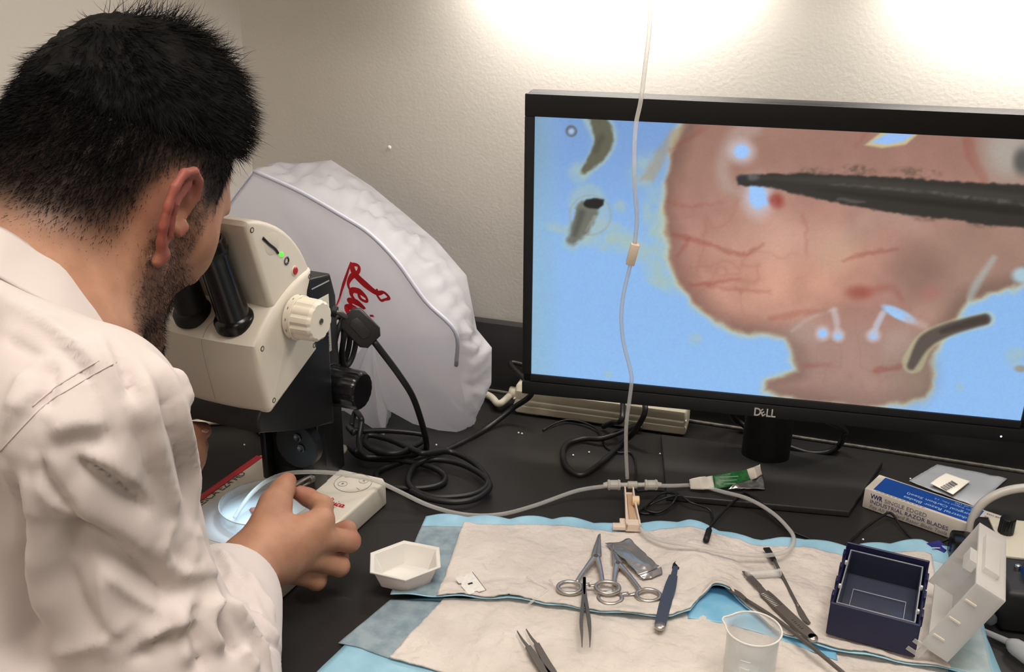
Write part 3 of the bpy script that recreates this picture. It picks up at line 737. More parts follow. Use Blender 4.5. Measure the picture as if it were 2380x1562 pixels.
    lowm = sstep(740, 800, Y); base = base*(1-lowm[..., None]*.5)+np.array([160, 132, 124.])*(lowm[..., None]*.5)
    edge = (1-sstep(0, 55, -sd)); base = base*(1-edge[..., None]*.20)
    C[:] = C*(1-k[..., None])+base*k[..., None]
    paint((160, 140, 108), poly([(1485, 420), (1560, 300), (1600, 290), (1575, 330), (1545, 380), (1520, 420)], 9, 4)[0]*.55); paint((128, 162, 205), poly([(1530, 415), (1550, 355), (1558, 375), (1545, 425)], 5)[0]*.7)
    vein = np.exp(-np.abs(nz(70, 131, 3))/.07)*blob(1680, 600, 170, 150, .7)*k; paint((140, 78, 66), vein*.24)
    vein = np.exp(-np.abs(nz(46, 141, 2))/.04)*blob(2000, 830, 170, 110, .7)*k; paint((140, 92, 82), vein*.3)
    paint((190, 158, 128), blob(1945, 590, 40, 46, .8)*.5); paint((196, 164, 150), blob(1860, 560, 120, 50, .9)*.3); paint((188, 150, 132), blob(1720, 560, 70, 40, .9)*.3*np.clip(.6+nz(18, 151), 0, 1))
    # lower globe outline and sheen
    g, gs = poly([(1828, 790), (1850, 755), (1900, 725), (1990, 705), (2080, 715), (2130, 750), (2165, 810), (2160, 900), (2080, 940), (1960, 940), (1870, 890)], 14)
    paint((150, 122, 112), g*.35); paint((184, 164, 154), line([(1840, 770), (1890, 735), (1945, 718)], [6, 9, 5], 6)*.6)
    paint((168, 152, 144), blob(1880, 770, 50, 26, .6)*.35); paint((176, 158, 148), blob(2085, 800, 30, 40, .7, .5)*.45)
    paint((130, 118, 100), blob(2120, 870, 50, 60, .8)*.5)
    # white sheen, bright spots
    paint((172, 148, 140), line([(1745, 290), (1700, 330), (1680, 385), (1690, 430), (1712, 445)], [56, 34, 34, 34, 20], 16)*.75)
    for b in ((1724, 352, 22, 20), (1762, 458, 26, 34), (1912, 775, 12, 12), (1948, 780, 11, 11), (2030, 780, 12, 11)):
        paint((196, 190, 198), blob(b[0], b[1], b[2]*1.4, b[3]*1.4, .5)*.7); paint((150, 190, 240), blob(b[0], b[1], b[2]*.8, b[3]*.8, .35))
    paint((150, 190, 240), poly([(1740, 430), (1765, 430), (1788, 476), (1760, 478), (1745, 468)], 5)[0])
    paint((190, 178, 176), line([(1938, 722), (1944, 745), (1947, 775)], [14, 16, 10], 6)*.75); paint((186, 186, 200), line([(2052, 728), (2038, 755), (2030, 778)], [14, 16, 12], 5)*.8)
    paint((158, 196, 240), blob(2090, 730, 42, 12, .3, .45)); paint((190, 168, 162), line([(2110, 742), (2150, 758)], [18, 14], 9)*.6)
    paint((200, 196, 150), poly([(2010, 337), (2052, 304), (2140, 306), (2105, 336), (2050, 344)], 4)[0]*.8); paint((146, 182, 236), poly([(2024, 331), (2062, 310), (2130, 309), (2098, 329), (2062, 336)], 3)[0])
    # vessels
    vs = [([(1550, 470), (1600, 480), (1680, 470)], [10, 6, 3], .4), ([(1565, 545), (1605, 556), (1660, 572), (1715, 592), (1745, 585), (1775, 568)], [7, 9, 7, 8, 6, 3], .7), ([(1600, 558), (1585, 578), (1572, 595)], [8, 5, 3], .6),
          ([(1606, 662), (1650, 658), (1720, 648)], [8, 9, 3], .7), ([(1640, 664), (1720, 675), (1790, 678)], [5, 6, 3], .5), ([(1868, 500), (1874, 540), (1872, 590)], [5, 6, 3], .4), ([(1960, 606), (2010, 590), (2083, 578)], [4, 9, 6], .65),
          ([(1560, 350), (1620, 310), (1640, 300)], [9, 10, 7], .4), ([(2020, 300), (1990, 340)], [8, 4], .3), ([(2250, 330), (2262, 370), (2290, 420)], [20, 22, 14], .5), ([(1790, 740), (1850, 730), (1920, 722)], [10, 12, 6], .4), ([(2035, 860), (2095, 852)], [8, 10], .7), ([(1870, 850), (1930, 846)], [7, 4], .5)]
    for p, w_, a in vs: paint((138, 66, 54), line(p, [q*1.25 for q in w_], 6, 5)*a*.6)
    paint((140, 46, 38), blob(1804, 466, 18, 15, .7, .9)*.75*np.clip(.8+.6*nz(16, 83), 0, 1)); paint((142, 72, 60), blob(1996, 680, 26, 15, .8)*.7); paint((150, 72, 62), line([(2010, 680), (2070, 668), (2095, 695)], [16, 13, 10], 12)*.4)
    paint((186, 120, 112), blob(2160, 680, 26, 17, .7)*.8); paint((158, 116, 106), blob(2165, 625, 34, 20, .6)*.6); paint((108, 86, 76), blob(2130, 640, 70, 70, .8)*.45)
    paint((168, 180, 176), line([(2310, 600), (2270, 660), (2255, 690)], [12, 20, 16], 8)*.6); paint((170, 210, 226), blob(2375, 640, 22, 18, .5)*.8); paint((172, 150, 140), line([(1980, 540), (2060, 490), (2130, 530)], [40, 60, 40], 24)*.3)
    paint((170, 168, 160), blob(2345, 350, 60, 70, .7)*.75); paint((74, 76, 74), blob(2378, 375, 22, 30, .6)*.9)
    # rod
    paint((190, 196, 150), line([(2122, 842), (2150, 795), (2200, 768), (2250, 752), (2295, 742)], [52, 46, 40, 38, 38], 4)*.45)
    paint((86, 76, 70), line([(2118, 850), (2150, 795), (2200, 768), (2250, 752), (2290, 742)], [20, 34, 30, 28, 26], 5)); paint((58, 50, 46), line([(2190, 770), (2250, 752), (2288, 742)], [12, 18, 18], 6)*.8)
    # needle with ragged edge
    Nd = [(1714, 412), (1760, 404), (1850, 404), (1960, 406), (2080, 412), (2200, 421), (2400, 430), (2800, 455), (2800, 570), (2400, 532), (2300, 522), (2200, 508), (2090, 497), (1980, 478), (1880, 458), (1800, 438), (1716, 430)]
    rag = [(1890, 398), (1985, 392), (2005, 398), (2110, 398), (2150, 404), (2290, 520), (2160, 505)]
    for x, y in rag: paint((96, 76, 64), blob(x, y, 34, 9, .7)*np.clip(.5+nz(9, 71), 0, 1)*.8)
    k, _ = poly(Nd, 4, 4, 14, 61); paint((46, 43, 39), k)
    paint((72, 68, 62), poly([(1740, 412), (1960, 412), (2380, 452), (2380, 470), (1960, 432)], 8)[0]*.45)
    paint((100, 98, 94), line([(1930, 428), (2050, 437), (2180, 450), (2380, 474)], [3, 6, 8, 10], 4, 3)*.6*np.clip(.7+nz(12, 77), 0, 1)); paint((28, 26, 24), poly([(1900, 440), (2380, 482), (2380, 502), (2100, 470)], 8)[0]*.7)
    paint((112, 108, 104), line([(1945, 462), (1985, 468), (2010, 470)], [5, 8, 4], 4, 3)*.5)
    paint((110, 110, 112), blob(1750, 412, 14, 8, .6)*.6); paint((40, 44, 54), blob(1724, 415, 12, 9, .6)*.8)
    C *= (1+0.02*nz(3, 91, 1))[..., None]
    return np.clip(C, 0, 255)
NU, NV = 440, 248
uu, vv = np.meshgrid(np.linspace(-h, h, NU+1), np.linspace(0, SH, NV+1), indexing='ij')
P3 = MO+uu[..., None]*EX+vv[..., None]*EY+EN*0.0006
CL = screen_colors(P3)/255.0
CL = np.where(CL <= 0.04045, CL/12.92, ((CL+0.055)/1.055)**2.4)
Vs = P3.reshape(-1, 3); idx = np.arange((NU+1)*(NV+1)).reshape(NU+1, NV+1)
Qs = np.stack([idx[:-1, :-1], idx[1:, :-1], idx[1:, 1:], idx[:-1, 1:]], -1).reshape(-1, 4)
def screen_mat():
    m = bpy.data.materials.new('lit_screen'); m.use_nodes = True; nt = m.node_tree; b = nt.nodes['Principled BSDF']
    a = nt.nodes.new('ShaderNodeAttribute'); a.attribute_name = 'picture'
    b.inputs['Base Color'].default_value = (0.01, 0.01, 0.012, 1); b.inputs['Roughness'].default_value = 0.45
    nt.links.new(a.outputs['Color'], b.inputs['Emission Color']); b.inputs['Emission Strength'].default_value = 1.0
    return m
scr = fast_mesh('screen', Vs, Qs, screen_mat(), mon, False, True)
at_ = scr.data.attributes.new('picture', 'FLOAT_COLOR', 'POINT')
at_.data.foreach_set('color', np.concatenate([CL.reshape(-1, 3), np.ones((len(Vs), 1))], 1).astype(np.float32).ravel())

# ================================================================ power strip
m_strip = mat('strip_cream', (208, 201, 178), 0.45, var=0.04, vscale=30)
m_strip_d = mat('strip_groove', (120, 114, 98), 0.6)
pa = B(1197, 958); pb = B(1594, 1012); px_ = (pb-pa); PL = np.linalg.norm(px_); px_ = px_/PL; py_ = np.array([-px_[1], px_[0], 0]); ang = math.atan2(px_[1], px_[0])
strip = empty('power_strip', pa+px_*PL/2+py_*0.0165, ang, 'long cream power strip lying behind under the monitor', 'power strip')
prof = [(-0.022, 0.004), (-0.0225, 0.012), (-0.0225, 0.0135), (-0.0215, 0.0145), (-0.0225, 0.0155), (-0.0225, 0.022), (-0.0215, 0.0232), (-0.0225, 0.0244), (-0.0215, 0.034), (-0.015, 0.041), (0.015, 0.041), (0.0225, 0.034), (0.0225, 0.006), (0.020, 0.002), (-0.020, 0.002)]
bm = bmesh.new(); prism_bm(bm, prof, -PL/2, PL/2, 'x', 0.004); bm_obj('body', bm, m_strip, strip)
for k in (-0.8, 0, 0.8):
    box('foot', (k*PL/2-0.01, -0.018, 0), (k*PL/2+0.01, 0.018, 0.003), m_strip_d, strip, bev=0.0005)
sw = box('switch_frame', (-PL/2+0.012, -0.014, 0.040), (-PL/2+0.045, 0.012, 0.0445), m_strip, strip, bev=0.001)
box('switch', (-PL/2+0.015, -0.009, 0.044), (-PL/2+0.033, 0.008, 0.049), mat('switch_red', (120, 52, 52), 0.35), sw, bev=0.001)
for k in range(11):
    box('rib', (-PL/2+0.022+k*0.0021, -0.0212, 0.0345), (-PL/2+0.0231+k*0.0021, -0.0165, 0.0400), m_strip, strip, bev=0.0002)
for k in range(5):
    x = -PL/2+0.075+k*0.033
    o = box('outlet', (x-0.012, -0.012, 0.0405), (x+0.012, 0.012, 0.0418), m_strip, strip, bev=0.0005)
    for dy in (-0.0035, 0.0035): box('slot', (x-0.005, dy-0.0008, 0.0415), (x+0.002, dy+0.0008, 0.0421), m_strip_d, o, bev=0)
cpb = box('cable_hook', (PL/2-0.052, -0.016, 0.040), (PL/2-0.012, 0.010, 0.0475), m_strip, strip, bev=0.001)
box('hook_slit', (PL/2-0.034, -0.0165, 0.0405), (PL/2-0.0325, 0.0105, 0.0478), m_strip_d, cpb, bev=0)
tube('strain_relief', [(-PL/2-0.012, 0, 0.020), (-PL/2+0.004, 0, 0.020)], 0.0085, m_strip, strip, 16, 4)
m_cord_w = mat('cream_cord', (206, 200, 180), 0.5)
l2w = lambda x, y, z: Vector(Matrix.LocRotScale(strip.location, strip.rotation_euler, (1, 1, 1))@Vector((x, y, z)))
e0 = l2w(-PL/2-0.008, 0, 0.020)
tube('mains_lead', [tuple(e0), B(1160, 938, 0.012), (-0.425, 1.180, 0.008), (-0.48, 1.192, 0.006), (-0.60, 1.194, 0.006), (-0.70, 1.190, 0.006), (-0.755, 1.180, 0.02), (-0.768, 1.172, 0.09), (-0.776, 1.165, 0.16), (-0.784, 1.152, 0.225), (-0.787, 1.138, 0.264), (-0.789, 1.10, 0.31), (-0.789, 1.06, 0.42)], 0.0048, m_cord_w, strip, 10, 8, wc=True)
tag(tube('cream_lead', [(-0.512, 0.918, 0.035), (-0.520, 0.940, 0.028), (-0.545, 0.950, 0.012), B(650, 1025, .006), B(622, 1012, .006), B(590, 988, .006), (-0.70, 1.00, .006), (-0.762, 0.96, .006), (-0.765, 0.86, .006)], .0048, m_cord_w, None, 10, 8), 'cream lead curving on the bench behind microscope column', 'cable')
box('wall_plug', (-0.7985, 1.035, 0.405), (-0.775, 1.085, 0.475), m_strip, strip, bev=0.004, wc=True)
m_cable = mat('cable_black', (22, 22, 23), 0.42)
def wall_wart(k, label):
    x = -PL/2+0.075+k*0.033
    r = empty('mains_plug', l2w(x, 0, 0.0418), ang, label, 'plug', 'black plugs in the power strip')
    box('body', (-0.013, -0.012, 0.0), (0.013, 0.014, 0.022), m_rub, r, bev=0.003)
    tube('strain_relief', [(0, 0.0, 0.021), (0, 0.008, 0.029), (0, 0.018, 0.031)], [0.006, 0.005, 0.004], m_rub, r, 8, 4)
    return r
for k in (0, 1, 3): wall_wart(k, ['black plug in the power strip nearest its switch', 'black plug in the power strip, second from its switch', '', 'black plug in power strip nearest the hanging tube'][k])

# ================================================================ plastic dust cover
def cover_mat():
    m = bpy.data.materials.new('milky_vinyl'); m.use_nodes = True; nt = m.node_tree; b = nt.nodes['Principled BSDF']; L = nt.links.new
    b.inputs['Base Color'].default_value = rgba((236, 236, 240)); b.inputs['Roughness'].default_value = 0.18; b.inputs['Coat Weight'].default_value = 0.6; b.inputs['Coat Roughness'].default_value = 0.06
    tc = nt.nodes.new('ShaderNodeTexCoord'); n = nt.nodes.new('ShaderNodeTexNoise'); n.noise_type = 'RIDGED_MULTIFRACTAL'; n.inputs['Scale'].default_value = 7.5; n.inputs['Detail'].default_value = 3; n.inputs['Distortion'].default_value = 0.9
    L(tc.outputs['Object'], n.inputs['Vector'])
    bp = nt.nodes.new('ShaderNodeBump'); bp.inputs['Strength'].default_value = 0.5; bp.inputs['Distance'].default_value = 0.012; L(bp.outputs[0], b.inputs['Coat Normal'])
    L(n.outputs['Fac'], bp.inputs['Height']); L(bp.outputs[0], b.inputs['Normal'])
    tl = nt.nodes.new('ShaderNodeBsdfTranslucent'); tl.inputs['Color'].default_value = rgba((236, 236, 244)); L(bp.outputs[0], tl.inputs['Normal'])
    m1 = nt.nodes.new('ShaderNodeMixShader'); m1.inputs[0].default_value = 0.52; L(b.outputs[0], m1.inputs[1]); L(tl.outputs[0], m1.inputs[2])
    tr = nt.nodes.new('ShaderNodeBsdfTransparent'); m2 = nt.nodes.new('ShaderNodeMixShader'); m2.inputs[0].default_value = 0.10
    L(m1.outputs[0], m2.inputs[1]); L(tr.outputs[0], m2.inputs[2]); L(m2.outputs[0], nt.nodes['Material Output'].inputs['Surface'])
    return m
m_cover = cover_mat()
m_seam = mat('vinyl_seam', (196, 198, 214), 0.3)
cover = empty('dust_cover', B(950, 1005, 0.0004), 0, 'crumpled milky plastic dust cover with red script logo behind microscope', 'dust cover')
# front panel outline (seam corner points), then the outer rim; depth of each point in the place
def cv(px, py, y): return onY(px, py, y)
front = [cv(497, 590, 1.03), cv(520, 500, 1.035), cv(592, 398, 1.045), cv(700, 447, 1.030), cv(800, 505, 1.015), cv(862, 545, 1.005), cv(925, 610, 1.000), cv(990, 700, 1.000), cv(1060, 772, 1.004),
         cv(1062, 850, 1.025), cv(1082, 935, 1.045), B(1062, 1004, .002), B(1020, 1000, .004), B(960, 985, .012), B(900, 952, .03), B(893, 1014, .002), B(855, 988, .006), B(800, 955, .012), cv(700, 950, 0.985), cv(560, 850, 1.0)]
rim = [cv(540, 560, 1.08), cv(560, 480, 1.09), cv(640, 385, 1.13), cv(770, 372, 1.165), cv(862, 432, 1.165), cv(945, 500, 1.160), cv(1015, 560, 1.150), cv(1084, 640, 1.130), cv(1108, 765, 1.100),
       cv(1143, 808, 1.085), cv(1142, 890, 1.095), B(1100, 985, .004), B(1075, 960, .004), B(1010, 945, .006), B(930, 925, .006), B(900, 925, .006), B(860, 925, .006), B(800, 905, .006), cv(700, 890, 1.13), cv(600, 800, 1.15)]
front = [np.array(p) for p in front]; rim = [np.array(p) for p in rim]
def rs(P, n):
    P = np.array(P+[P[0]]); L_ = np.concatenate([[0], np.cumsum(np.linalg.norm(np.diff(P, axis=0), axis=1))]); t = np.linspace(0, L_[-1], n, endpoint=False)
    return np.stack([np.interp(t, L_, P[:, k]) for k in range(3)], 1)
# refine per segment so that both loops keep matching points
def refine(P, n):
    out = []
    for i in range(len(P)):
        a, b = P[i], P[(i+1) % len(P)]
        for k in range(n): out.append(a+(b-a)*k/n)
    return np.array(out)
NS = 8; fl = refine(front, NS); rl = refine(rim, NS); NL = len(fl)
cen = np.mean(front, 0)+np.array([0.01, 0.012, 0.0])
def wr(P, amp, seed=0, sc=16.0):
    P = np.asarray(P); return P+np.stack([fbm(P*sc+7, 3, seed), fbm(P*sc+3, 3, seed+5), fbm(P*sc+11, 3, seed+9)], -1)*amp
rings = []
for k in range(1, 13):
    t = k/12; rg = cen+(fl-cen)*t
    bulge = (1-t**2)*np.array([0.004, -0.014, 0.0]); rg = wr(rg+bulge, 0.0030*min(1, (1-t)*6+.1), 2); rg[:, 1] += (1-t)**.5*(.013*np.abs(fbm(rg*np.array([20, 20, 11]), 3, 44))-.005); rings.append(rg)
V = [cen+np.array([0.004, -0.014, 0])]+[v for r in rings for v in r]; Fc = [(0, 1+i, 1+(i+1) % NL) for i in range(NL)]
for k in range(11):
    for i in range(NL):
        j = (i+1) % NL; Fc.append((1+k*NL+i, 1+(k+1)*NL+i, 1+(k+1)*NL+j, 1+k*NL+j))
V = [np.array([v[0], v[1], max(v[2], 0.001)]) for v in V]
mesh('front_panel', V, Fc, m_cover, cover, True, True)
# gusset strip between the two loops, puckered
NG = 14; V = []; Fc = []
for k in range(NG+1):
    t = k/NG; rg = fl+(rl-fl)*t
    mid_ = math.sin(t*PI)
    pk = np.abs(np.sin(np.arange(NL)*0.9+3*fbm(np.stack([np.arange(NL)*.11, np.full(NL, t*2.2), np.zeros(NL)], -1), 2)))**2
    n_ = rg-np.mean(rg, 0); n_ = n_/(np.linalg.norm(n_, axis=1)[:, None]+1e-9)
    rg = rg+n_*(mid_*0.006*(pk-.5))[:, None]+n_*mid_*0.006
    rg = wr(rg, 0.007*mid_, 21, 30); rg = rg-n_*(mid_*.009*np.abs(fbm(rg*38, 3, 57)))[:, None]
    rg[:, 2] = np.maximum(rg[:, 2], 0.001); rg[:, 1] = np.minimum(rg[:, 1], SPL_Y-0.004); V += list(rg)
for k in range(NG):
    for i in range(NL):
        j = (i+1) % NL; Fc.append((k*NL+i, (k+1)*NL+i, (k+1)*NL+j, k*NL+j))
mesh('gusset', V, Fc, m_cover, cover, True, True)
V = [np.mean(rl, 0)]+[v for t in (.5, 1) for v in wr(np.mean(rl, 0)+(rl-np.mean(rl, 0))*t, 0.003*(t < 1), 8)]
Fc = [(0, 1+i, 1+(i+1) % NL) for i in range(NL)]+[(1+i, 1+NL+i, 1+NL+(i+1) % NL, 1+(i+1) % NL) for i in range(NL)]
V = [np.array([v[0], min(v[1], SPL_Y-0.004), max(v[2], 0.001)]) for v in V]
mesh('back_panel', V, Fc, m_cover, cover, True, True)
sm = front[2:10]; tube('seam', [p+np.array([0, -0.002, 0.001]) for p in sm], 0.0026, m_seam, cover, 6, 5, wc=True)
tube('seam', [p+np.array([0, -0.002, 0.001]) for p in front[0:3]], 0.0016, m_seam, cover, 6, 5, wc=True)
# red script word on the front panel: placed on a plane just proud of it
V, Fc = script_logo(1.7)
def fp(px, py):      # depth of the front panel at a pixel
    best = None
    d = FW+RT*(px-W_PX/2)/F_PX+UP*(H_PX/2-py)/F_PX
    return CAM+d*((0.985-CAM[1])/d[1])
o = fp(852, 648); xa = fp(795, 820)-o; xa = xa/2.45; yn = np.array([0, 0, 0.0])
n_ = np.array([0.1, -1, 0.1]); ya = np.cross(n_/np.linalg.norm(n_), xa)*1.15
LOGO_V = [o+xa*v[0]+ya*(v[1]-0.55) for v in V]; LOGO_F = Fc
# drop the lettering onto the panel surface
bpy.context.view_layer.update()
from mathutils.bvhtree import BVHTree
dg = bpy.context.evaluated_depsgraph_get()
pan = [ob for ob in cover.children if ob.name.startswith('front_panel')][0]
bvh = BVHTree.FromPolygons([pan.matrix_world@v.co for v in pan.data.vertices], [tuple(p.vertices) for p in pan.data.polygons])
out = []
for v in LOGO_V:
    hit = bvh.ray_cast(Vector((v[0], 0.5, v[2])), Vector((0, 1, 0)))
    out.append((v[0], (hit[0].y if hit[0] else v[1])-0.0012, v[2]))
mesh('logo', out, LOGO_F, m_red, cover, False, True)
# ================================================================ cables on the bench
def cable(name, label, pts, r, material, cat='cable', sub=10, group=None):
    V, Fc = tube_arrays(catmull(pts, sub), r, 9)
    return tag(mesh(name, V, Fc, material), label, cat, group)
Z = 0.0049
vid = empty('video_cable', at(838, 762, 1.06), 0, 'black video cable with moulded block plugged into back of microscope', 'cable')
blk_c = Vector(at(838, 762, 1.06)); p_port = at(772, 723, 1.045)
xd = Vector(at(868, 795, 1.055))-Vector(at(806, 733, 1.05)); xd.normalize(); vn = Vector(-FW); yd = vn.cross(xd).normalized(); vn = xd.cross(yd).normalized()
Mb = Matrix(((xd.x, yd.x, vn.x, blk_c.x), (xd.y, yd.y, vn.y, blk_c.y), (xd.z, yd.z, vn.z, blk_c.z), (0, 0, 0, 1)))
bm = bmesh.new(); prism_bm(bm, [(-.0205, -.009), (-.015, -.0145), (.014, -.0145), (.0205, -.009), (.0205, .009), (.014, .0145), (-.015, .0145), (-.0205, .009)], -0.007, 0.007, 'z', 0.002); bmesh.ops.transform(bm, matrix=Mb, verts=bm.verts)
bk = bm_obj('connector_block', bm, mat('block_black', (26, 26, 28), 0.4), vid, wc=True)
bm = bmesh.new(); prism_bm(bm, [(-.010, -.006), (.010, -.006), (.013, 0), (.010, .006), (-.010, .006), (-.013, 0)], 0.0065, 0.0078, 'z', 0.0005); bmesh.ops.transform(bm, matrix=Mb, verts=bm.verts)
bm_obj('block_badge', bm, mat('badge_black', (36, 36, 38), 0.35), bk, wc=True)
tube('plug_lead', [p_port, at(790, 728, 1.045), at(808, 740, 1.055), blk_c-xd*0.018], 0.0030, mat('lead_grey', (88, 84, 80), 0.3, 0.4), vid, 8, 6, wc=True)
cyl('plug', at(772, 723, 1.045), at(783, 726, 1.045), 0.006, m_rub, vid, wc=True)
tube('cord', [blk_c+xd*0.018, at(880, 808, 1.063), at(925, 868, 1.08), at(958, 920, 1.11), at(978, 975, 1.15), at(990, 1022, 1.19), B(991, 1040, 0.010), B(985, 1048, Z), B(955, 1056, Z+.0095), B(878, 1062, Z+.012), B(845, 1058, Z+.014), B(834, 1028, 0.02), B(840, 985, 0.035), B(838, 970, 0.04), B(826, 958, 0.03), (-0.545, 1.01, 0.02)], 0.0036, m_cable, vid, 9, 10, wc=True)
cable('monitor_cord', 'thick black cord looping big on bench right of microscope', [l2w(-0.10, 0.0, 0.062), l2w(-0.125, -0.004, 0.064), B(1237, 908, 0.054), B(1190, 950, 0.022), B(1134, 993, Z), B(1080, 1024, Z), B(1034, 1047, Z), B(991, 1060, Z+.0005), B(942, 1072, Z+.0005), B(893, 1088, Z), B(874, 1104, Z), B(890, 1124, Z), B(930, 1134, Z), B(985, 1134, Z), B(1025, 1125, Z), B(1033, 1106, Z), B(1000, 1084, Z+.004), B(929, 1070, Z+.004), B(845, 1064, Z), B(812, 1040, Z+.004), (-0.50, 0.935, 0.03)], 0.0037, m_cable)
cable('looped_cord', 'black power cord lying in the widest loop nearest hanging tube', [(-0.497, 0.925, 0.06), B(810, 993, 0.028), B(834, 1002, 0.022), B(904, 1001, 0.016), B(975, 1008, 0.010), B(990, 1016, 0.010), B(975, 1030, 0.018), B(930, 1052, 0.0255), B(880, 1050, 0.0250), B(850, 1034, 0.0155), B(856, 1012, 0.0155), B(905, 1022, 0.0155), B(965, 1048, 0.0265), B(991, 1054, 0.0265), B(1044, 1050, Z+.0078), B(1096, 1072, Z+.0078), B(1129, 1106, Z+.0078), B(1131, 1130, Z+.0078), B(1098, 1149, Z+.0078), B(1032, 1156, Z+.0078), B(980, 1148, Z+.0078), B(952, 1127, Z+.0078), B(952, 1101, Z+.0078), B(968, 1080, Z+.0078), B(1010, 1068, Z+.0078), B(1070, 1078, Z+.0078), B(1120, 1104, Z+.0078), B(1138, 1132, Z+.0078), B(1108, 1158, Z+.0078), B(1057, 1167, Z+.0078), B(993, 1158, Z+.0078), B(955, 1140, Z+.0078)], 0.0036, m_cable)
cable('display_cord', 'black cord looped in a teardrop in front of the power strip', [l2w(0.045, 0.010, 0.074), l2w(0.040, -0.006, 0.070), B(1500, 947, 0.056), B(1474, 1003, 0.022), B(1450, 1026, Z), B(1386, 1085, Z+.001), B(1348, 1104, Z+.001), B(1317, 1084, Z+.001), B(1308, 1052, Z+.001), B(1321, 1030, Z), B(1356, 1020, Z), B(1400, 1019, Z+.004), B(1445, 1003, 0.012), B(1476, 990, 0.010), B(1492, 996, 0.007)], 0.0036, m_cable)
cable('adapter_cord', 'black cord crossing over the power strip to the monitor', [B(1402, 992, Z), B(1425, 982, 0.020), B(1445, 974, 0.040), l2w(0.035, -0.018, 0.055), l2w(0.075, 0.0, 0.060), l2w(0.11, 0.012, 0.066), (-0.13, 1.170, 0.09)], 0.0034, m_cable)
cable('thin_lead', 'thin black lead curving before left half of power strip', [B(1262, 1000, .002), B(1290, 984, .004), B(1321, 976, 0.005), B(1356, 982, 0.005), B(1386, 997, 0.004), B(1399, 1018, 0.003), B(1410, 1040, .002), B(1439, 1052, .002), B(1465, 1052, .002), B(1477, 1075, .002), B(1478, 1118, .003), B(1481, 1140, .003)], 0.0013, m_cable)
cable('screen_cord', 'black cord curling behind the monitor stand on the right', [mp(0.04, 0.02, -0.034), mp(0.045, -0.03, -0.045), onY(1957, 995, 1.16), onY(1961, 1014, 1.165), B(1949, 1036, 0.008), B(1921, 1051, Z), B(1882, 1053, Z), B(1836, 1039, Z), B(1780, 1020, Z), B(1724, 985, 0.012), onY(1700, 962, 1.18), mp(-0.06, 0.01, -0.036)], 0.0038, m_cable)
Zt = 0.0018
cable('coiled_lead', 'thin black lead bundled in small coils beside the clamp', [B(1481, 1142, Zt), B(1500, 1140, Zt), B(1533, 1140, Zt), B(1577, 1149, .0102), B(1548, 1157, .0102), B(1509, 1174, Zt), B(1486, 1190, Zt), B(1510, 1194, Zt), B(1545, 1184, Zt), B(1566, 1166, .010), B(1570, 1148, .0115), B(1540, 1146, .008), B(1515, 1164, Zt+.003), B(1500, 1184, Zt+.003), B(1530, 1191, Zt+.003), B(1560, 1174, .008), B(1578, 1152, .0115), B(1606, 1168, .0102), B(1645, 1182, .005), B(1655, 1197, Zt), B(1654, 1216, Zt), B(1648, 1234, Zt)], 0.0012, m_cable)
cable('pump_lead', 'long thin black lead running from foil packet to the black pump', [B(1643, 1252, .0195), B(1646, 1236, .018), B(1656, 1218, .0095), B(1690, 1180, .0105), B(1727, 1146, .0105), B(1735, 1146, .0105), B(1768, 1168, .0105), B(1827, 1226, .004), B(1880, 1252, .002), B(1917, 1272, .003), B(1941, 1279, .004), B(1961, 1271, .004), B(2010, 1228, .006), B(2055, 1197, .010), B(2065, 1192, .011), B(2076, 1197, .010), B(2100, 1231, .005), B(2137, 1268, .003), B(2161, 1270, .003), B(2203, 1254, .006), B(2245, 1240, .010)], 0.0014, m_cable)
tube('lead_plug', [B(1648, 1232, .019), B(1641, 1256, .0205)], 0.0032, m_rub, bpy.data.objects['pump_lead'], 8, 3)

# ================================================================ infusion tubing
m_tube = clear_mat('clear_tubing', (226, 224, 218), 0.66, 0.12, 0.25)
m_luer = clear_mat('luer_plastic', (222, 218, 208), 0.35, 0.3, 0.3)
m_peach = mat('peach_plastic', (224, 205, 186), 0.45)
iv = empty('infusion_tubing', B(1470, 1127, 0.0), 0, 'clear infusion tubing hanging before the monitor and running to dish', 'tubing')
drop = [(-0.187, 0.945, 0.633), onY(1511, -60, 0.945), onY(1510, 60, 0.95), onY(1500, 150, 0.955), onY(1489, 235, 0.96), onY(1478, 290, 0.962), onY(1474, 360, 0.965), onY(1475, 430, 0.967), onY(1480, 505, 0.970), onY(1475, 565, 0.972), onY(1464, 620, 0.975), onY(1450, 680, 0.977), onY(1444, 735, 0.978), onY(1449, 795, 0.98), onY(1464, 855, 0.982), onY(1468, 885, 0.982), onY(1463, 930, 0.983), onY(1456, 985, 0.984), onY(1455, 1045, 0.985), onY(1458, 1112, 0.985)]
tube('drop_line', drop, 0.0021, m_tube, iv, 10, 8, wc=True)
tee = Vector(B(1470, 1127, 0.021))
tube('left_line', [B(1415, 1129, 0.021), B(1340, 1141, 0.014), B(1240, 1176, 0.006), B(1160, 1196, 0.004), B(1080, 1196, 0.004), B(1000, 1176, 0.014), B(925, 1141, 0.030), B(880, 1120, 0.040), B(840, 1110, 0.050), B(780, 1100, 0.062), B(720, 1097, 0.066), B(665, 1101, 0.066), B(620, 1118, 0.062), B(585, 1147, 0.056), B(560, 1180, 0.048), B(545, 1205, 0.041)], 0.0023, m_tube, iv, 10, 10, wc=True)
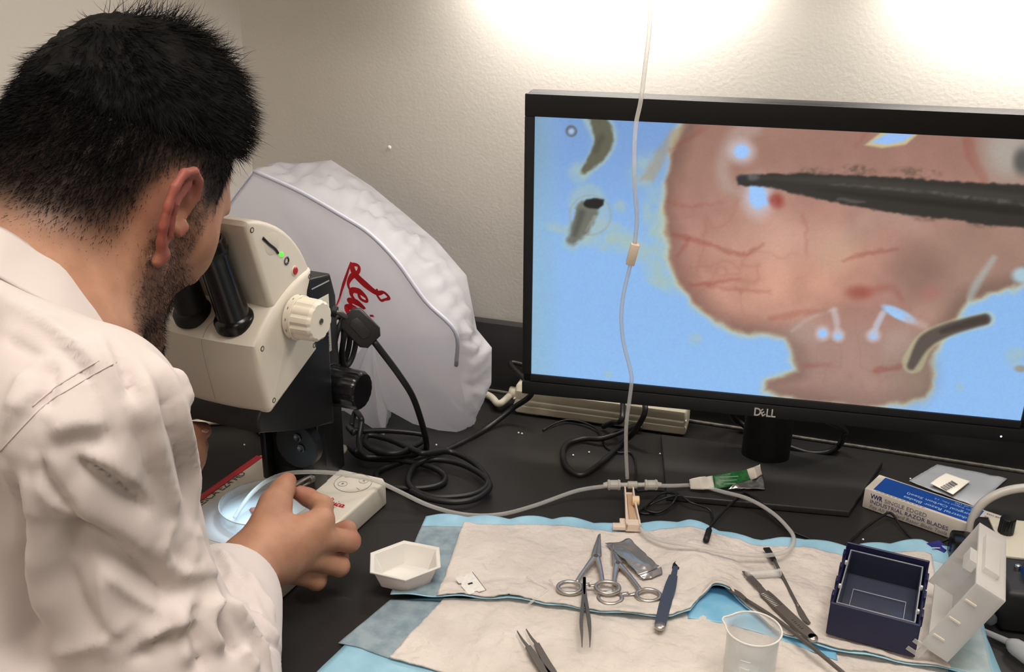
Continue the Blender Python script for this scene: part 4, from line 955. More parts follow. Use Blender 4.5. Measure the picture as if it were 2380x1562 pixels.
tube('right_line', [B(1525, 1129, 0.021), B(1565, 1129, 0.018), B(1605, 1128, 0.012), B(1640, 1133, 0.013), B(1680, 1143, 0.0145), B(1740, 1160, 0.0150), B(1795, 1192, 0.0120), B(1832, 1228, 0.0105), B(1845, 1252, 0.0135), B(1835, 1276, 0.0175), B(1805, 1288, 0.018), B(1760, 1291, 0.0185), B(1690, 1284, 0.021), B(1600, 1267, 0.0245), B(1530, 1254, 0.019), B(1495, 1235, 0.0155), B(1488, 1226, 0.0145)], 0.0022, m_tube, iv, 10, 10, wc=True)
td = Vector(B(1525, 1129, .021))-Vector(B(1415, 1129, .021)); td.normalize()
tc_ = lathe('luer_tee', [(0, -0.016), (0.0024, -0.016), (0.0026, -0.006), (0.0042, -0.005), (0.0042, 0.005), (0.0026, 0.006), (0.0024, 0.018), (0, 0.018)], m_luer, iv, 16, tee, td, True)
for s_ in (-1, 1):
    c_ = tee+td*(s_*0.021)
    lk = lathe('luer_lock', [(0.002, -0.012), (0.0026, -0.0115), (0.0034, -0.0075), (0.0056, -0.007), (0.0062, -0.005), (0.0054, -0.004), (0.0054, 0.004), (0.0062, 0.005), (0.0058, 0.007), (0.0030, 0.0075), (0.002, 0.009)], m_luer, iv, 12, c_, td*s_*-1, True, 25)
ca = Vector(onY(1477, 566, 0.972)); cb = Vector(onY(1464, 614, 0.975)); cd = (ca-cb).normalized(); cw = cd.cross(Vector(FW)).normalized(); cn = cd.cross(cw)
Mc = Matrix(((cw.x, cn.x, cd.x, (ca.x+cb.x)/2), (cw.y, cn.y, cd.y, (ca.y+cb.y)/2), (cw.z, cn.z, cd.z, (ca.z+cb.z)/2), (0, 0, 0, 1)))
hl = (ca-cb).length/2
sc_ = box('slide_clamp', (-0.0045, -0.004, -hl), (0.0045, 0.004, hl), m_peach, iv, bev=0.001, M=Mc, wc=True)
box('clamp_recess', (-0.0028, -0.0046, -hl*0.7), (0.0034, -0.0036, hl*0.85), mat('peach_inner', (228, 206, 186), 0.5), sc_, bev=0.0004, M=Mc, wc=True)
# roller clamp lying below the tee
ra = Vector(B(1462, 1138, 0.016)); rb = Vector(B(1472, 1226, 0.0155)); rd = (rb-ra); RL = rd.length; rd.normalize(); rw = rd.cross(Vector((0, 0, 1))).normalized()*-1; rn = rw.cross(rd).normalized()
if rn.z < 0: rn = -rn
Mr = Matrix(((rd.x, rw.x, rn.x, ra.x), (rd.y, rw.y, rn.y, ra.y), (rd.z, rw.z, rn.z, ra.z), (0, 0, 0, 1)))
def rbox(name, lo, hi, mt, par, bev=0.0008): return box(name, lo, hi, mt, par, bev=bev, M=Mr, wc=True)
bm = bmesh.new()
prism_bm(bm, [(0, -.0055), (RL*0.35, -.0060), (RL*.7, -.0072), (RL, -.0078), (RL, .0078), (RL*.7, .0066), (RL*.35, .0052), (0, .0050)], -0.005, -0.0035, 'z')
prism_bm(bm, [(0, -.0055), (RL*0.35, -.0060), (RL*.7, -.0072), (RL, -.0078), (RL, -.0060), (RL*.7, -.0056), (RL*.35, -.0044), (0, -.0040)], -0.0035, 0.0045, 'z')
prism_bm(bm, [(0, .0050), (RL*0.35, .0052), (RL*.7, .0066), (RL, .0078), (RL, .0060), (RL*.7, .005), (RL*.35, .0036), (0, .0036)], -0.0035, 0.0045, 'z')
prism_bm(bm, [(RL*.86, -.0078), (RL, -.0078), (RL, .0078), (RL*.86, .0078)], -0.0035, 0.003, 'z')
bmesh.ops.transform(bm, matrix=Mr, verts=bm.verts); rc = bm_obj('roller_clamp', bm, m_peach, iv, wc=True)
rbox('hook', (RL*.88, -.0215, -0.005), (RL*.99, -.0075, -0.0005), m_peach, rc)
rbox('hook', (RL*.74, -.0135, -0.005), (RL*.92, -.0072, -0.0015), m_peach, rc)
cyl('roller', Mr@Vector((RL*.38, .0015, 0.0035)), Mr@Vector((RL*.38, .0092, 0.0035)), 0.0055, mat('roller_peach', (226, 196, 158), 0.5), rc, n=28, wc=True)
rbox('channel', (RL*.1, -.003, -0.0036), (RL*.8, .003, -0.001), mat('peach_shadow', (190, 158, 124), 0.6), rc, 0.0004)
# foil wrapper with green print around the tubing
def sheet(name, rows, material, parent=None, amp=0.0, seed=0, thick=0.0004, sc=60.0, wc=True):
    R = np.array(rows, float); nr, nc = R.shape[:2]
    def up(A, n, ax):
        A = np.moveaxis(A, ax, 0); t = np.linspace(0, len(A)-1, (len(A)-1)*n+1); i = np.minimum(t.astype(int), len(A)-2); f = (t-i).reshape(-1, *([1]*(A.ndim-1)))
        return np.moveaxis(A[i]*(1-f)+A[i+1]*f, 0, ax)
    R = up(up(R, 8, 0), 8, 1)
    if amp: R[..., 2] += amp*np.abs(fbm(R*sc, 3, seed)); R[..., :2] += (amp*.5*fbm(R*sc+9, 2, seed+3))[..., None]
    n, m_ = R.shape[:2]; V = list(R.reshape(-1, 3)); idx = np.arange(n*m_).reshape(n, m_)
    Fc = [tuple(q) for q in np.stack([idx[:-1, :-1], idx[1:, :-1], idx[1:, 1:], idx[:-1, 1:]], -1).reshape(-1, 4)]
    o = mesh(name, V, Fc, material, parent, True, wc)
    if thick:
        md = o.modifiers.new('thickness', 'SOLIDIFY'); md.thickness = thick; md.offset = 1
    return o, R
wrp = empty('foil_wrapper', B(1690, 1125, 0.0004), 0, 'torn foil wrapper with green print lying around the clear tubing', 'wrapper')
zz = 0.021
sheet('white_end', [[B(1602, 1115, zz), B(1628, 1110, zz+.004), B(1657, 1107, zz)], [B(1605, 1138, .011), B(1632, 1139, .013), B(1662, 1139, .012)]], mat('wrap_white', (206, 200, 190), 0.5), wrp, 0.002, 4)
sheet('green_print', [[B(1657, 1107, zz), B(1695, 1101, zz+.006), B(1736, 1091, zz+.002)], [B(1662, 1138, .012), B(1700, 1132, .014), B(1743, 1118, .013)]], mat('wrap_green', (34, 96, 50), 0.4, var=0.3, vscale=300), wrp, 0.003, 6)
sheet('foil', [[B(1700, 1130, .015), B(1743, 1117, .015), B(1772, 1106, .015)], [B(1690, 1139, .011), B(1740, 1137, .012), B(1779, 1138, .010)]], mat('foil', (170, 170, 168), 0.25, 0.9), wrp, 0.004, 9)
sheet('torn_end', [[B(1736, 1091, zz+.002), B(1752, 1086, .025), B(1767, 1080, .021)], [B(1743, 1117, .013), B(1758, 1112, .019), B(1771, 1104, .015)]], mat('wrap_grey', (186, 178, 168), 0.5), wrp, 0.002, 11)
for k in range(3): box('print_line', (0, 0, 0), (0.022-0.004*k, 0.0008, 0.0003), mat('wrap_print', (150, 176, 150), 0.5), wrp, bev=0, M=Matrix.Translation(B(1672+5*k, 1110+8*k, 0.030-.003*k))@Matrix.Rotation(0.45, 4, 'Z'), wc=True)

# ================================================================ absorbent pads
m_blue = mat('pad_blue', (142, 188, 210), 0.45, col2=(158, 202, 222), vscale=35, bump=0.3, bscale=40, bdist=0.003)
m_tissue = mat('pad_tissue', (120, 140, 152), 0.75, col2=(150, 166, 174), vscale=70, bump=0.6, bscale=110, bdist=0.002)
m_core = mat('pad_core', (206, 197, 189), 0.85, col2=(219, 210, 202), vscale=22, bump=0.9, bscale=60, bdist=0.006, sheen=0.1)
def coons(top, bot, nu, nv, zf):
    """patch between a far edge and a near edge given in pixels on the bench; returns a grid of points"""
    def ed(P): 
        Q = np.array([B(x, y)[:2] for x, y in P]); L_ = np.concatenate([[0], np.cumsum(np.linalg.norm(np.diff(Q, axis=0), axis=1))]); t = np.linspace(0, L_[-1], nu)
        return np.stack([np.interp(t, L_, Q[:, k]) for k in (0, 1)], 1)
    a, b = ed(top), ed(bot); v = np.linspace(0, 1, nv)[:, None, None]
    G = a[None]*(1-v)+b[None]*v
    u = np.broadcast_to(np.linspace(0, 1, nu)[None], (nv, nu)); vv_ = np.broadcast_to(np.linspace(0, 1, nv)[:, None], (nv, nu))
    return np.concatenate([G, zf(G, u, vv_)[..., None]], -1)
def grid_obj(name, G, material, parent, thick=0.0008):
    n, m_ = G.shape[:2]; idx = np.arange(n*m_).reshape(n, m_)
    Q = np.stack([idx[:-1, :-1], idx[1:, :-1], idx[1:, 1:], idx[:-1, 1:]], -1).reshape(-1, 4)
    o = fast_mesh(name, G.reshape(-1, 3), Q, material, parent, True, True)
    md = o.modifiers.new('thickness', 'SOLIDIFY'); md.thickness = thick; md.offset = 0
    return o
def quilt(G, a=0.0012, s=1/0.016, seed=0):
    P = np.concatenate([G[..., :2]*s, np.zeros(G.shape[:2]+(1,))], -1)
    return a*(np.abs(fbm(P, 3, seed))*1.2)+a*1.2*np.abs(fbm(P*0.22, 2, seed+40))
# nearer pad, lies underneath
padB = empty('absorbent_pad', B(1300, 1540, 0.0004), 0, 'white absorbent pad with blue edges nearest the camera, underneath', 'pad')
def zb0(G, u, v): return 0.0012+0.0014*np.abs(fbm(np.concatenate([G*28, np.zeros(G.shape[:2]+(1,))], -1), 2, 3))
gB = coons([(908, 1398), (1010, 1392), (1350, 1400), (1700, 1395), (2000, 1430), (2290, 1480)], [(650, 1650), (1000, 1720), (1500, 1790), (2000, 1800), (2420, 1790)], 90, 50, zb0)
grid_obj('backing', gB, m_blue, padB)
def zb1(G, u, v): return zb0(G, u, v)+0.0012
gT = coons([(908, 1399), (960, 1400), (1035, 1402)], [(786, 1500), (840, 1512), (905, 1538)], 24, 40, zb1); grid_obj('tissue_edge', gT, m_tissue, padB, 0.0004)
def zb2(G, u, v): return zb0(G, u, v)+0.0022+quilt(G, 0.0019, 1/0.013, 5)
gC = coons([(1032, 1402), (1350, 1404), (1700, 1400), (2000, 1434), (2190, 1470)], [(905, 1540), (1100, 1590), (1500, 1660), (2000, 1660), (2210, 1650)], 200, 90, zb2); grid_obj('core', gC, m_core, padB, 0.0015)
gF = coons([(1585, 1385), (1660, 1380), (1745, 1395), (1850, 1482), (1940, 1532)], [(1598, 1449), (1690, 1464), (1790, 1490), (1870, 1520), (1945, 1548)], 40, 16, lambda G, u, v: zb0(G, u, v)+.0062-.002*v)
grid_obj('folded_edge', gF, mat('pad_blue_bright', (112, 176, 212), .4, col2=(140, 194, 222), vscale=40), padB, .0006)
# farther pad, on top
padA = empty('absorbent_pad', B(1500, 1330, 0.0004), 0, 'white absorbent pad with blue border under the surgical tools', 'pad')
topA = [(990, 1209), (1090, 1211), (1180, 1216), (1300, 1216), (1380, 1225), (1425, 1232), (1500, 1228), (1600, 1226), (1650, 1240), (1750, 1266), (1870, 1264), (1970, 1282), (2080, 1272), (2140, 1268), (2245, 1300)]
botA = [(908, 1404), (1010, 1408), (1120, 1411), (1180, 1413), (1240, 1420), (1350, 1440), (1470, 1453), (1560, 1456), (1602, 1444), (1622, 1416), (1652, 1398), (1692, 1406), (1725, 1428), (1800, 1490), (1900, 1526), (2050, 1555), (2310, 1600)]
def za(G, u, v):
    ed = 0.0015*np.exp(-((1-v)/0.05)**2)*(1+np.sin(u*70)*.8)+0.0035*np.exp(-(v/0.06)**2)*np.abs(np.sin(u*40))
    rip = 0.010*np.exp(-((u-0.50)/0.05)**2)*np.exp(-((v-0.45)/0.35)**2)+0.008*np.exp(-((u-0.57)/0.03)**2)*np.exp(-((1-v)/0.25)**2)
    return 0.0046+0.0046*np.maximum(sstep(.76, .90, v), sstep(.46, .56, u)*sstep(.42, .58, v))+0.0016*np.abs(fbm(np.concatenate([G*30, np.zeros(G.shape[:2]+(1,))], -1), 2, 13))+ed+rip
GA = coons(topA, botA, 240, 110, za); grid_obj('backing', GA, m_blue, padA)
def sub(G, u0, u1, v0, v1, dz):
    n, m_ = G.shape[:2]; s_ = G[int(v0*n):int(v1*n)+1, int(u0*m_):int(u1*m_)+1].copy(); s_[..., 2] += dz; return s_
grid_obj('tissue_edge', sub(GA, 0, 0.078, 0.14, 0.99, 0.0007), m_tissue, padA, 0.0004)
gc = sub(GA, 0.078, 0.935, 0.115, 0.999, 0.0016); gc[..., 2] += quilt(gc, 0.0016, 1/0.014, 25)
rg_ = np.random.default_rng(3); gc[0, :, 1] += 0.0012*rg_.random(gc.shape[1]); gc[-1, :, 1] += np.clip(0.0022*fbm(gc[-1]*60, 3, 77)+.0006, -.0008, .004); grid_obj('core', gc, m_core, padA, 0.0014)
grid_obj('tissue_edge', sub(GA, 0.935, 0.995, 0.15, 0.99, 0.0007), mat('tissue_pale', (168, 190, 198), 0.8, col2=(190, 206, 210), vscale=60, bump=0.6, bscale=110, bdist=0.002), padA, 0.0004)
PADZ = 0.0095
bpy.context.view_layer.update()
_A = GA.reshape(-1, 3); _C = gc.reshape(-1, 3)
def padz(p):
    d = np.hypot(_C[:, 0]-p[0], _C[:, 1]-p[1]); i = np.argmin(d)
    if d[i] < 0.01: return _C[d < 0.008, 2].max()+0.0012
    d = np.hypot(gC.reshape(-1, 3)[:, 0]-p[0], gC.reshape(-1, 3)[:, 1]-p[1]); i = np.argmin(d)
    return gC.reshape(-1, 3)[i, 2]+0.0016 if d[i] < 0.02 else 0.0005

# ================================================================ instruments
m_steel = mat('steel', (188, 182, 174), 0.3, 0.85, var=0.06, vscale=90)
m_steel_d = mat('steel_dark', (104, 98, 92), 0.42, 0.6)
m_steel_m = mat('steel_matt', (104, 98, 92), 0.5, 0.5, bump=0.1, bscale=900)
def flat_tube(P, r, flat=0.55, n=10, sub=6): 
    path = catmull(P, sub); rr = np.interp(np.linspace(0, 1, len(path)), np.linspace(0, 1, len(r)), r) if hasattr(r, '__len__') else r
    return tube_arrays(path, rr, n, False, flat)
def hemostat(label, tip, piv, rl_, rr_, rad, zb):
    z = zb+0.0035; t, p, l, r = [np.array(B(*q, z)) for q in (tip, piv, rl_, rr_)]
    root = empty('hemostat', (p[0], p[1], zb), 0, label, 'clamp')
    ax = (t-p)/np.linalg.norm(t-p); sd_ = np.array([-ax[1], ax[0], 0]); sd_ = sd_ if sd_@(l-p) > 0 else -sd_
    for sgn, ring in ((1, l), (-1, r)):
        # the blade of one half crosses to the other side past the joint
        top = t+sd_*(-sgn)*0.0006+np.array([0, 0, 0.0006*sgn]); 
        dr = (ring-p); dn = dr/np.linalg.norm(dr)
        att = ring-dn*rad*1.0-ax*0.0; inn = (r if sgn > 0 else l)-ring; inn = inn/np.linalg.norm(inn)
        att = ring+inn*rad*0.55+ax*rad*0.80
        mid_ = p+(att-p)*0.5+sd_*sgn*0.0015
        V, Fc = flat_tube([top, t+(p-t)*0.5+sd_*(-sgn)*0.0016, p+ax*0.004+sd_*(-sgn)*0.0020, p+sd_*sgn*0.001, mid_, att], [0.0007, 0.0020, 0.0034, 0.0036, 0.0023, 0.0024], 0.7)
        hf = mesh('half', V, Fc, m_steel, root, True, True)
        V, Fc = tube_arrays([ring+(np.array([math.cos(a)*1.12*inn[0]-math.sin(a)*-inn[1]*0.92*-1, 0, 0])*0+inn*math.cos(a)*rad*1.12+np.cross([0, 0, 1], inn)*math.sin(a)*rad*0.95) for a in np.linspace(0, 2*PI, 36, endpoint=False)], 0.0021, 10, True)
        mesh('finger_ring', V, Fc, m_steel, hf, True, True)
        rp = ring+inn*rad*1.0+ax*rad*0.45; V, Fc = flat_tube([rp, rp+inn*0.0085+np.array([0, 0, 0.0012*sgn])], [0.0019, 0.0016], 0.6, 8, 3)
        mesh('ratchet', V, Fc, m_steel, hf, True, True)
    cyl('pivot_screw', (p[0], p[1], z-0.003), (p[0], p[1], z+0.0032), 0.0022, m_steel_d, root, n=16, wc=True)
    return root
hemostat('steel hemostat clamp lying left, its ring over the other clamp', (1393, 1242), (1385, 1296), (1324, 1366), (1412, 1366), 0.0100, padz(B(1385, 1300))+0.0025)
hemostat('steel hemostat clamp pointing at the crumpled foil packet', (1422, 1265), (1436, 1312), (1418, 1390), (1507, 1384), 0.0100, padz(B(1436, 1320)))
def arm_mesh(P, w, th):
    """flat bar: centre line P, widths w along it, thickness th"""
    P = catmull(P, 6); N = len(P); ws = np.interp(np.linspace(0, 1, N), np.linspace(0, 1, len(w)), w); V = []; Fc = []
    for i in range(N):
        d = P[min(i+1, N-1)]-P[max(i-1, 0)]; d[2] = 0; d /= np.linalg.norm(d)+1e-9; s_ = np.array([-d[1], d[0], 0])*ws[i]/2
        for a, b in ((-1, -1), (1, -1), (1, 1), (-1, 1)): V.append(P[i]+s_*a+np.array([0, 0, b*th/2]))
    for i in range(N-1):
        for k in range(4): Fc.append((i*4+k, i*4+(k+1) % 4, (i+1)*4+(k+1) % 4, (i+1)*4+k))
    Fc += [(3, 2, 1, 0), tuple((N-1)*4+k for k in range(4))]
    return V, Fc
fz = padz(B(1360, 1430))+0.004
fo = empty('fine_forceps', B(1360, 1420, fz-0.004), 0, 'slim steel forceps with both tips towards the camera', 'forceps')
for s_, tip in ((-1, (1353, 1501)), (1, (1371, 1501))):
    P = [B(1358, 1345, fz), B(1358+s_*2, 1385, fz), B(1360+s_*9, 1443, fz), B(1362+s_*9.5, 1475, fz-.001), B(*tip, fz-0.003)]
    V, Fc = arm_mesh(P, [0.0028, 0.0030, 0.0034, 0.0020, 0.0006], 0.004); sharp(mesh('arm', V, Fc, m_steel_d, fo, True, True), 40)
fz = padz(B(1260, 1540))+0.005
fo = empty('pointed_forceps', B(1275, 1545, fz-0.005), 0, 'dark steel forceps with needle tips pointing left, cut by bottom edge', 'forceps')
for s_, tip, sh in ((-1, (1202, 1467), (1227, 1503)), (1, (1223, 1463), (1247, 1497))):
    P = [B(1318, 1612, fz), B(1275+s_*6, 1562-s_*3, fz), B(*sh, fz)]
    V, Fc = arm_mesh(P, [0.006, 0.0075, 0.0048], 0.0022); a_ = sharp(mesh('arm', V, Fc, m_steel_m, fo, True, True), 40)
    V, Fc = arm_mesh([B(*sh, fz), B((sh[0]+tip[0])/2-1, (sh[1]+tip[1])/2+1, fz), B(*tip, fz-0.002)], [0.0024, 0.0016, 0.0005], 0.0016); sharp(mesh('point', V, Fc, m_steel_m, a_, True, True), 40)
# blue-grey scalpel
sz = padz(B(1555, 1390))+0.002
sc1 = empty('scalpel', B(1552, 1390, sz-0.002), 0, 'blue-grey flat scalpel with rounded steel end beside the clamps', 'scalpel')
m_sb = mat('steel_blue', (74, 82, 96), 0.42, 0.4)
V, Fc = arm_mesh([B(1534, 1455, sz), B(1545, 1410, sz), B(1558, 1365, sz), B(1565, 1340, sz)], [0.0100, 0.0112, 0.0108, 0.0082], 0.0032); hd = sharp(mesh('handle', V, Fc, m_sb, sc1, True, True), 40)
V, Fc = arm_mesh([B(1565, 1342, sz), B(1569, 1325, sz), B(1571, 1318, sz)], [0.0060, 0.0050, 0.0050], 0.0022); sharp(mesh('neck', V, Fc, m_sb, sc1, True, True), 40)
V, Fc = arm_mesh([B(1570, 1322, sz), B(1572, 1312, sz), B(1574, 1300, sz)], [0.0070, 0.0068, 0.0004], 0.0006); sharp(mesh('blade', V, Fc, mat('blade_dark', (44, 44, 50), 0.25, 0.9), sc1, True, True), 40)
e_ = Vector(B(1534, 1456, sz)); V, Fc = lathe_arrays([(0, -.0017), (.0045, -.0017), (.0052, 0), (.0045, .0017), (0, .0017)], 24, e_); mesh('rounded_end', V, Fc, m_steel, sc1, True, True)
# ribbed scalpel handle with blade
sz = padz(B(1820, 1420))+0.002
sc2 = empty('scalpel', B(1820, 1420, sz-0.002), 0, 'grey steel scalpel with ribbed grip under small clear tube', 'scalpel')
V, Fc = arm_mesh([B(1776, 1378, sz), B(1790, 1391, sz), B(1830, 1430, sz), B(1870, 1467, sz), B(1890, 1484, sz)], [0.0092, 0.0104, 0.0108, 0.0112, 0.0080], 0.0034); hd = sharp(mesh('handle', V, Fc, m_steel_m, sc2, True, True), 40)
for k in range(10):
    a = np.array(B(1778+3.3*k, 1379+3.1*k, sz+0.0018)); d = np.array(B(1830, 1430, sz))-np.array(B(1790, 1391, sz)); d /= np.linalg.norm(d); s_ = np.array([-d[1], d[0], 0])
    V, Fc = tube_arrays([a-s_*0.0044, a+s_*0.0044], 0.00045, 6); mesh('rib', V, Fc, m_steel, hd, True, True)
for k in range(6):
    a = np.array(B(1843+4.2*k, 1441+4.0*k, sz+0.0018)); V, Fc = tube_arrays([a-s_*0.0012, a+s_*(0.0012 if k % 2 else .0006)], 0.0004, 5); mesh('engraved_mark', V, Fc, mat('engraved', (60, 56, 52), 0.6), hd, True, True)
V, Fc = arm_mesh([B(1776, 1379, sz), B(1767, 1367, sz), B(1757, 1354, sz)], [0.0066, 0.0050, 0.0046], 0.0024); sharp(mesh('neck', V, Fc, m_steel_m, sc2, True, True), 40)
V, Fc = arm_mesh([B(1764, 1362, sz+.001), B(1748, 1346, sz+.001), B(1736, 1334, sz+.001), B(1725, 1328, sz+.001)], [0.0064, 0.0068, 0.0070, 0.0008], 0.0006); sharp(mesh('blade', V, Fc, m_steel_d, sc2, True, True), 40)
e_ = Vector(B(1889, 1483, sz)); V, Fc = lathe_arrays([(0, -.0017), (.0042, -.0017), (.0048, 0), (.0042, .0017), (0, .0017)], 20, e_); mesh('rounded_end', V, Fc, m_steel, sc2, True, True)
# double-ended spatula
sz = padz(B(1830, 1360))+0.0025
sp_ = empty('spatula', B(1830, 1360, sz-0.0025), 0, 'thin double-ended steel spatula with black square tip', 'spatula')
V, Fc = tube_arrays(catmull([B(1800, 1303, sz), B(1830, 1362, sz), B(1856, 1412, sz)], 5), 0.0017, 8); mesh('rod', V, Fc, m_steel_d, sp_, True, True)
V, Fc = arm_mesh([B(1781, 1274, sz), B(1790, 1288, sz), B(1799, 1303, sz)], [0.0066, 0.0064, 0.0050], 0.0018); sharp(mesh('square_tip', V, Fc, m_rub, sp_, True, True), 40)
V, Fc = arm_mesh([B(1853, 1407, sz), B(1862, 1424, sz), B(1872, 1440, sz), B(1881, 1449, sz)], [0.0040, 0.0056, 0.0052, 0.0030], 0.0012); sharp(mesh('flat_tip', V, Fc, m_steel_m, sp_, True, True), 40)
# long lancet needle
sz = padz(B(1800, 1440))+0.003
ln = empty('lancet', B(1800, 1440, sz-0.003), 0, 'long thin steel lancet running under the beaker to bottom edge', 'probe')
V, Fc = tube_arrays(catmull([B(1733, 1394, sz), B(1800, 1437, sz), B(1880, 1498, sz), B(1990, 1590, sz), B(2050, 1640, sz)], 5), 0.0019, 8); mesh('rod', V, Fc, m_steel_d, ln, True, True)
V, Fc = arm_mesh([B(1736, 1396, sz), B(1716, 1381, sz), B(1700, 1372, sz), B(1684, 1364, sz)], [0.0038, 0.0066, 0.0064, 0.0006], 0.0012); sharp(mesh('blade', V, Fc, m_steel_d, ln, True, True), 40)
# small clear things on the pad
def clear_rod(name, label, cat, pts, r, material): 
    V, Fc = tube_arrays(pts, r, 8); return tag(mesh(name, V, Fc, material), label, cat)
m_glass = clear_mat('thin_glass', (236, 236, 232), 0.84, 0.08)
pz = padz(B(1250, 1370))+0.0012
clear_rod('glass_capillary', 'bent clear glass capillary lying on the pad beside clamps', 'capillary', [B(1225, 1341, pz), B(1250, 1355, pz), B(1274, 1369, pz), B(1273, 1372, pz), B(1250, 1388, pz), B(1228, 1405, pz)], 0.0012, m_glass)
clear_rod('glass_sliver', 'short faint clear glass sliver touching left clamp ring', 'capillary', [B(1277, 1348, pz), B(1310, 1382, pz)], 0.0011, m_glass)
pz = padz(B(1770, 1335))+0.006
mt = empty('plastic_tube', B(1772, 1333, pz-0.004), 0, 'small clear plastic tube resting across the ribbed scalpel', 'tube')
a = Vector(B(1732, 1337, pz)); b = Vector(B(1814, 1331, pz)); 
lathe('body', [(0, 0), (0.0030, 0), (0.0036, 0.001), (0.0036, (b-a).length), (0.0030, (b-a).length), (0.0030, 0.0015), (0, 0.0015)], m_glass, mt, 18, a, b-a, True)
lathe('collar', [(0.0037, 0), (0.0042, 0.0004), (0.0042, 0.0016), (0.0037, 0.002)], m_glass, mt, 18, b-(b-a).normalized()*0.002, b-a, True)
# crumpled foil packet
pz = padz(B(1470, 1300))
fp_ = empty('foil_packet', B(1470, 1300, pz), 0, 'crumpled silver foil packet behind the clamps', 'packet')
sheet('foil', [[B(1406, 1265, pz+.001), B(1437, 1262, pz+.002), B(1463, 1254, pz+.001)], [B(1432, 1284, pz+.005), B(1460, 1280, pz+.008), B(1490, 1281, pz+.003)], [B(1458, 1312, pz+.006), B(1487, 1305, pz+.009), B(1518, 1303, pz+.004)], [B(1484, 1338, pz+.004), B(1508, 1330, pz+.006), B(1533, 1318, pz+.003)]], mat('foil_soft', (172, 172, 170), 0.33, 0.75), fp_, 0.003, 15, sc=90)
sheet('foil_flap', [[B(1486, 1337, pz+.005), B(1510, 1330, pz+.006), B(1534, 1320, pz+.004)], [B(1496, 1350, pz+.001), B(1518, 1344, pz+.002), B(1538, 1336, pz+.001)]], mat('foil_soft', (172, 172, 170)), fp_, 0.003, 19, sc=90)
# razor blade with notches
pz = max(padz(B(x_, y_)) for x_, y_ in ((1110, 1350), (1120, 1370), (1095, 1375), (1105, 1335)))+0.0006
rbq = [np.array(B(*p, pz)) for p in ((1057, 1345), (1098, 1331), (1129, 1372), (1089, 1383))]
rbl = empty('razor_blade', (rbq[0]+rbq[2])/2-np.array([0, 0, .0006]), 0, 'single-edged steel razor blade lying flat near the white dish', 'blade')
def bl(u, v): return rbq[0]*(1-u)*(1-v)+rbq[1]*u*(1-v)+rbq[2]*u*v+rbq[3]*(1-u)*v
out_ = [(0, .06), (.0, .30), (.10, .33), (.10, .40), (0, .43), (0, .94), (.08, 1), (.36, 1), (.40, .93), (.55, .93), (.58, 1), (1, 1), (1, 0), (.60, 0), (.56, .07), (.42, .07), (.38, 0), (.06, 0)]
bm = bmesh.new(); a = [bm.verts.new(bl(u, v)) for u, v in out_]; b = [bm.verts.new(bl(u, v)+np.array([0, 0, .0007])) for u, v in out_]
bm.faces.new(a); bm.faces.new(b)
for i in range(len(a)): bm.faces.new((a[i], a[(i+1) % len(a)], b[(i+1) % len(a)], b[i]))
bd = bm_obj('blade', bm, mat('blade_bright', (232, 230, 224), 0.32, 0.3, var=0.06, vscale=300), rbl, wc=True)
q = [bl(u, v)+np.array([0, 0, .0009]) for u, v in ((.36, .47), (.62, .47), (.62, .55), (.36, .55))]; mesh('slot', q, [(0, 1, 2, 3)], m_rub, bd, False, True)
V, Fc = tube_arrays([bl(1, 0)+[0, 0, .0004], bl(1, 1)+[0, 0, .0004]], 0.0005, 6); mesh('cutting_edge', V, Fc, m_steel_d, bd, True, True)

# hexagonal weighing dish
m_boat = mat('boat_white', (226, 222, 216), 0.4, sss=0.15)
BZ = .0085
rim_ = [np.array(B(*p, .021+BZ)) for p in ((861, 1287), (939, 1258), (1021, 1274), (1024, 1319), (943, 1350), (860, 1332))]
ctr = np.mean(rim_, 0); boat = empty('weighing_dish', (ctr[0], ctr[1], BZ), 0, 'white hexagonal plastic weighing dish on bench beside the hand', 'dish')
def hexr(s, z): return [np.array([ctr[0]+(p[0]-ctr[0])*s, ctr[1]+(p[1]-ctr[1])*s, z+BZ]) for p in rim_]
lv = [hexr(1.0, .0200), hexr(1.0, .0215), hexr(.90, .0215), hexr(.88, .0205), hexr(.66, .0022), hexr(.60, .0016), hexr(0.001, .0016)]
lo_ = [hexr(.90, .0196), hexr(.70, .0008), hexr(.66, .0004), hexr(.001, .0004)]
V = [v for l in lv[::-1]+lo_ for v in l]; Fc = []; n = len(lv)+len(lo_)
for k in range(n-1):
    for i in range(6): Fc.append((k*6+i, k*6+(i+1) % 6, (k+1)*6+(i+1) % 6, (k+1)*6+i))
bm = bmesh.new(); bm_add(bm, (V, Fc)); bmesh.ops.remove_doubles(bm, verts=bm.verts, dist=1e-5)
bmesh.ops.bevel(bm, geom=[e for e in bm.edges if len(e.link_faces) == 2 and e.calc_face_angle(0) > .4], offset=.0006, segments=2, affect='EDGES')
bm_obj('tray', bm, m_boat, boat, 50, True)
tube('rim', [tuple(p) for p in hexr(.985, .0212)], 0.0009, m_boat, boat, 6, 0, True, True)

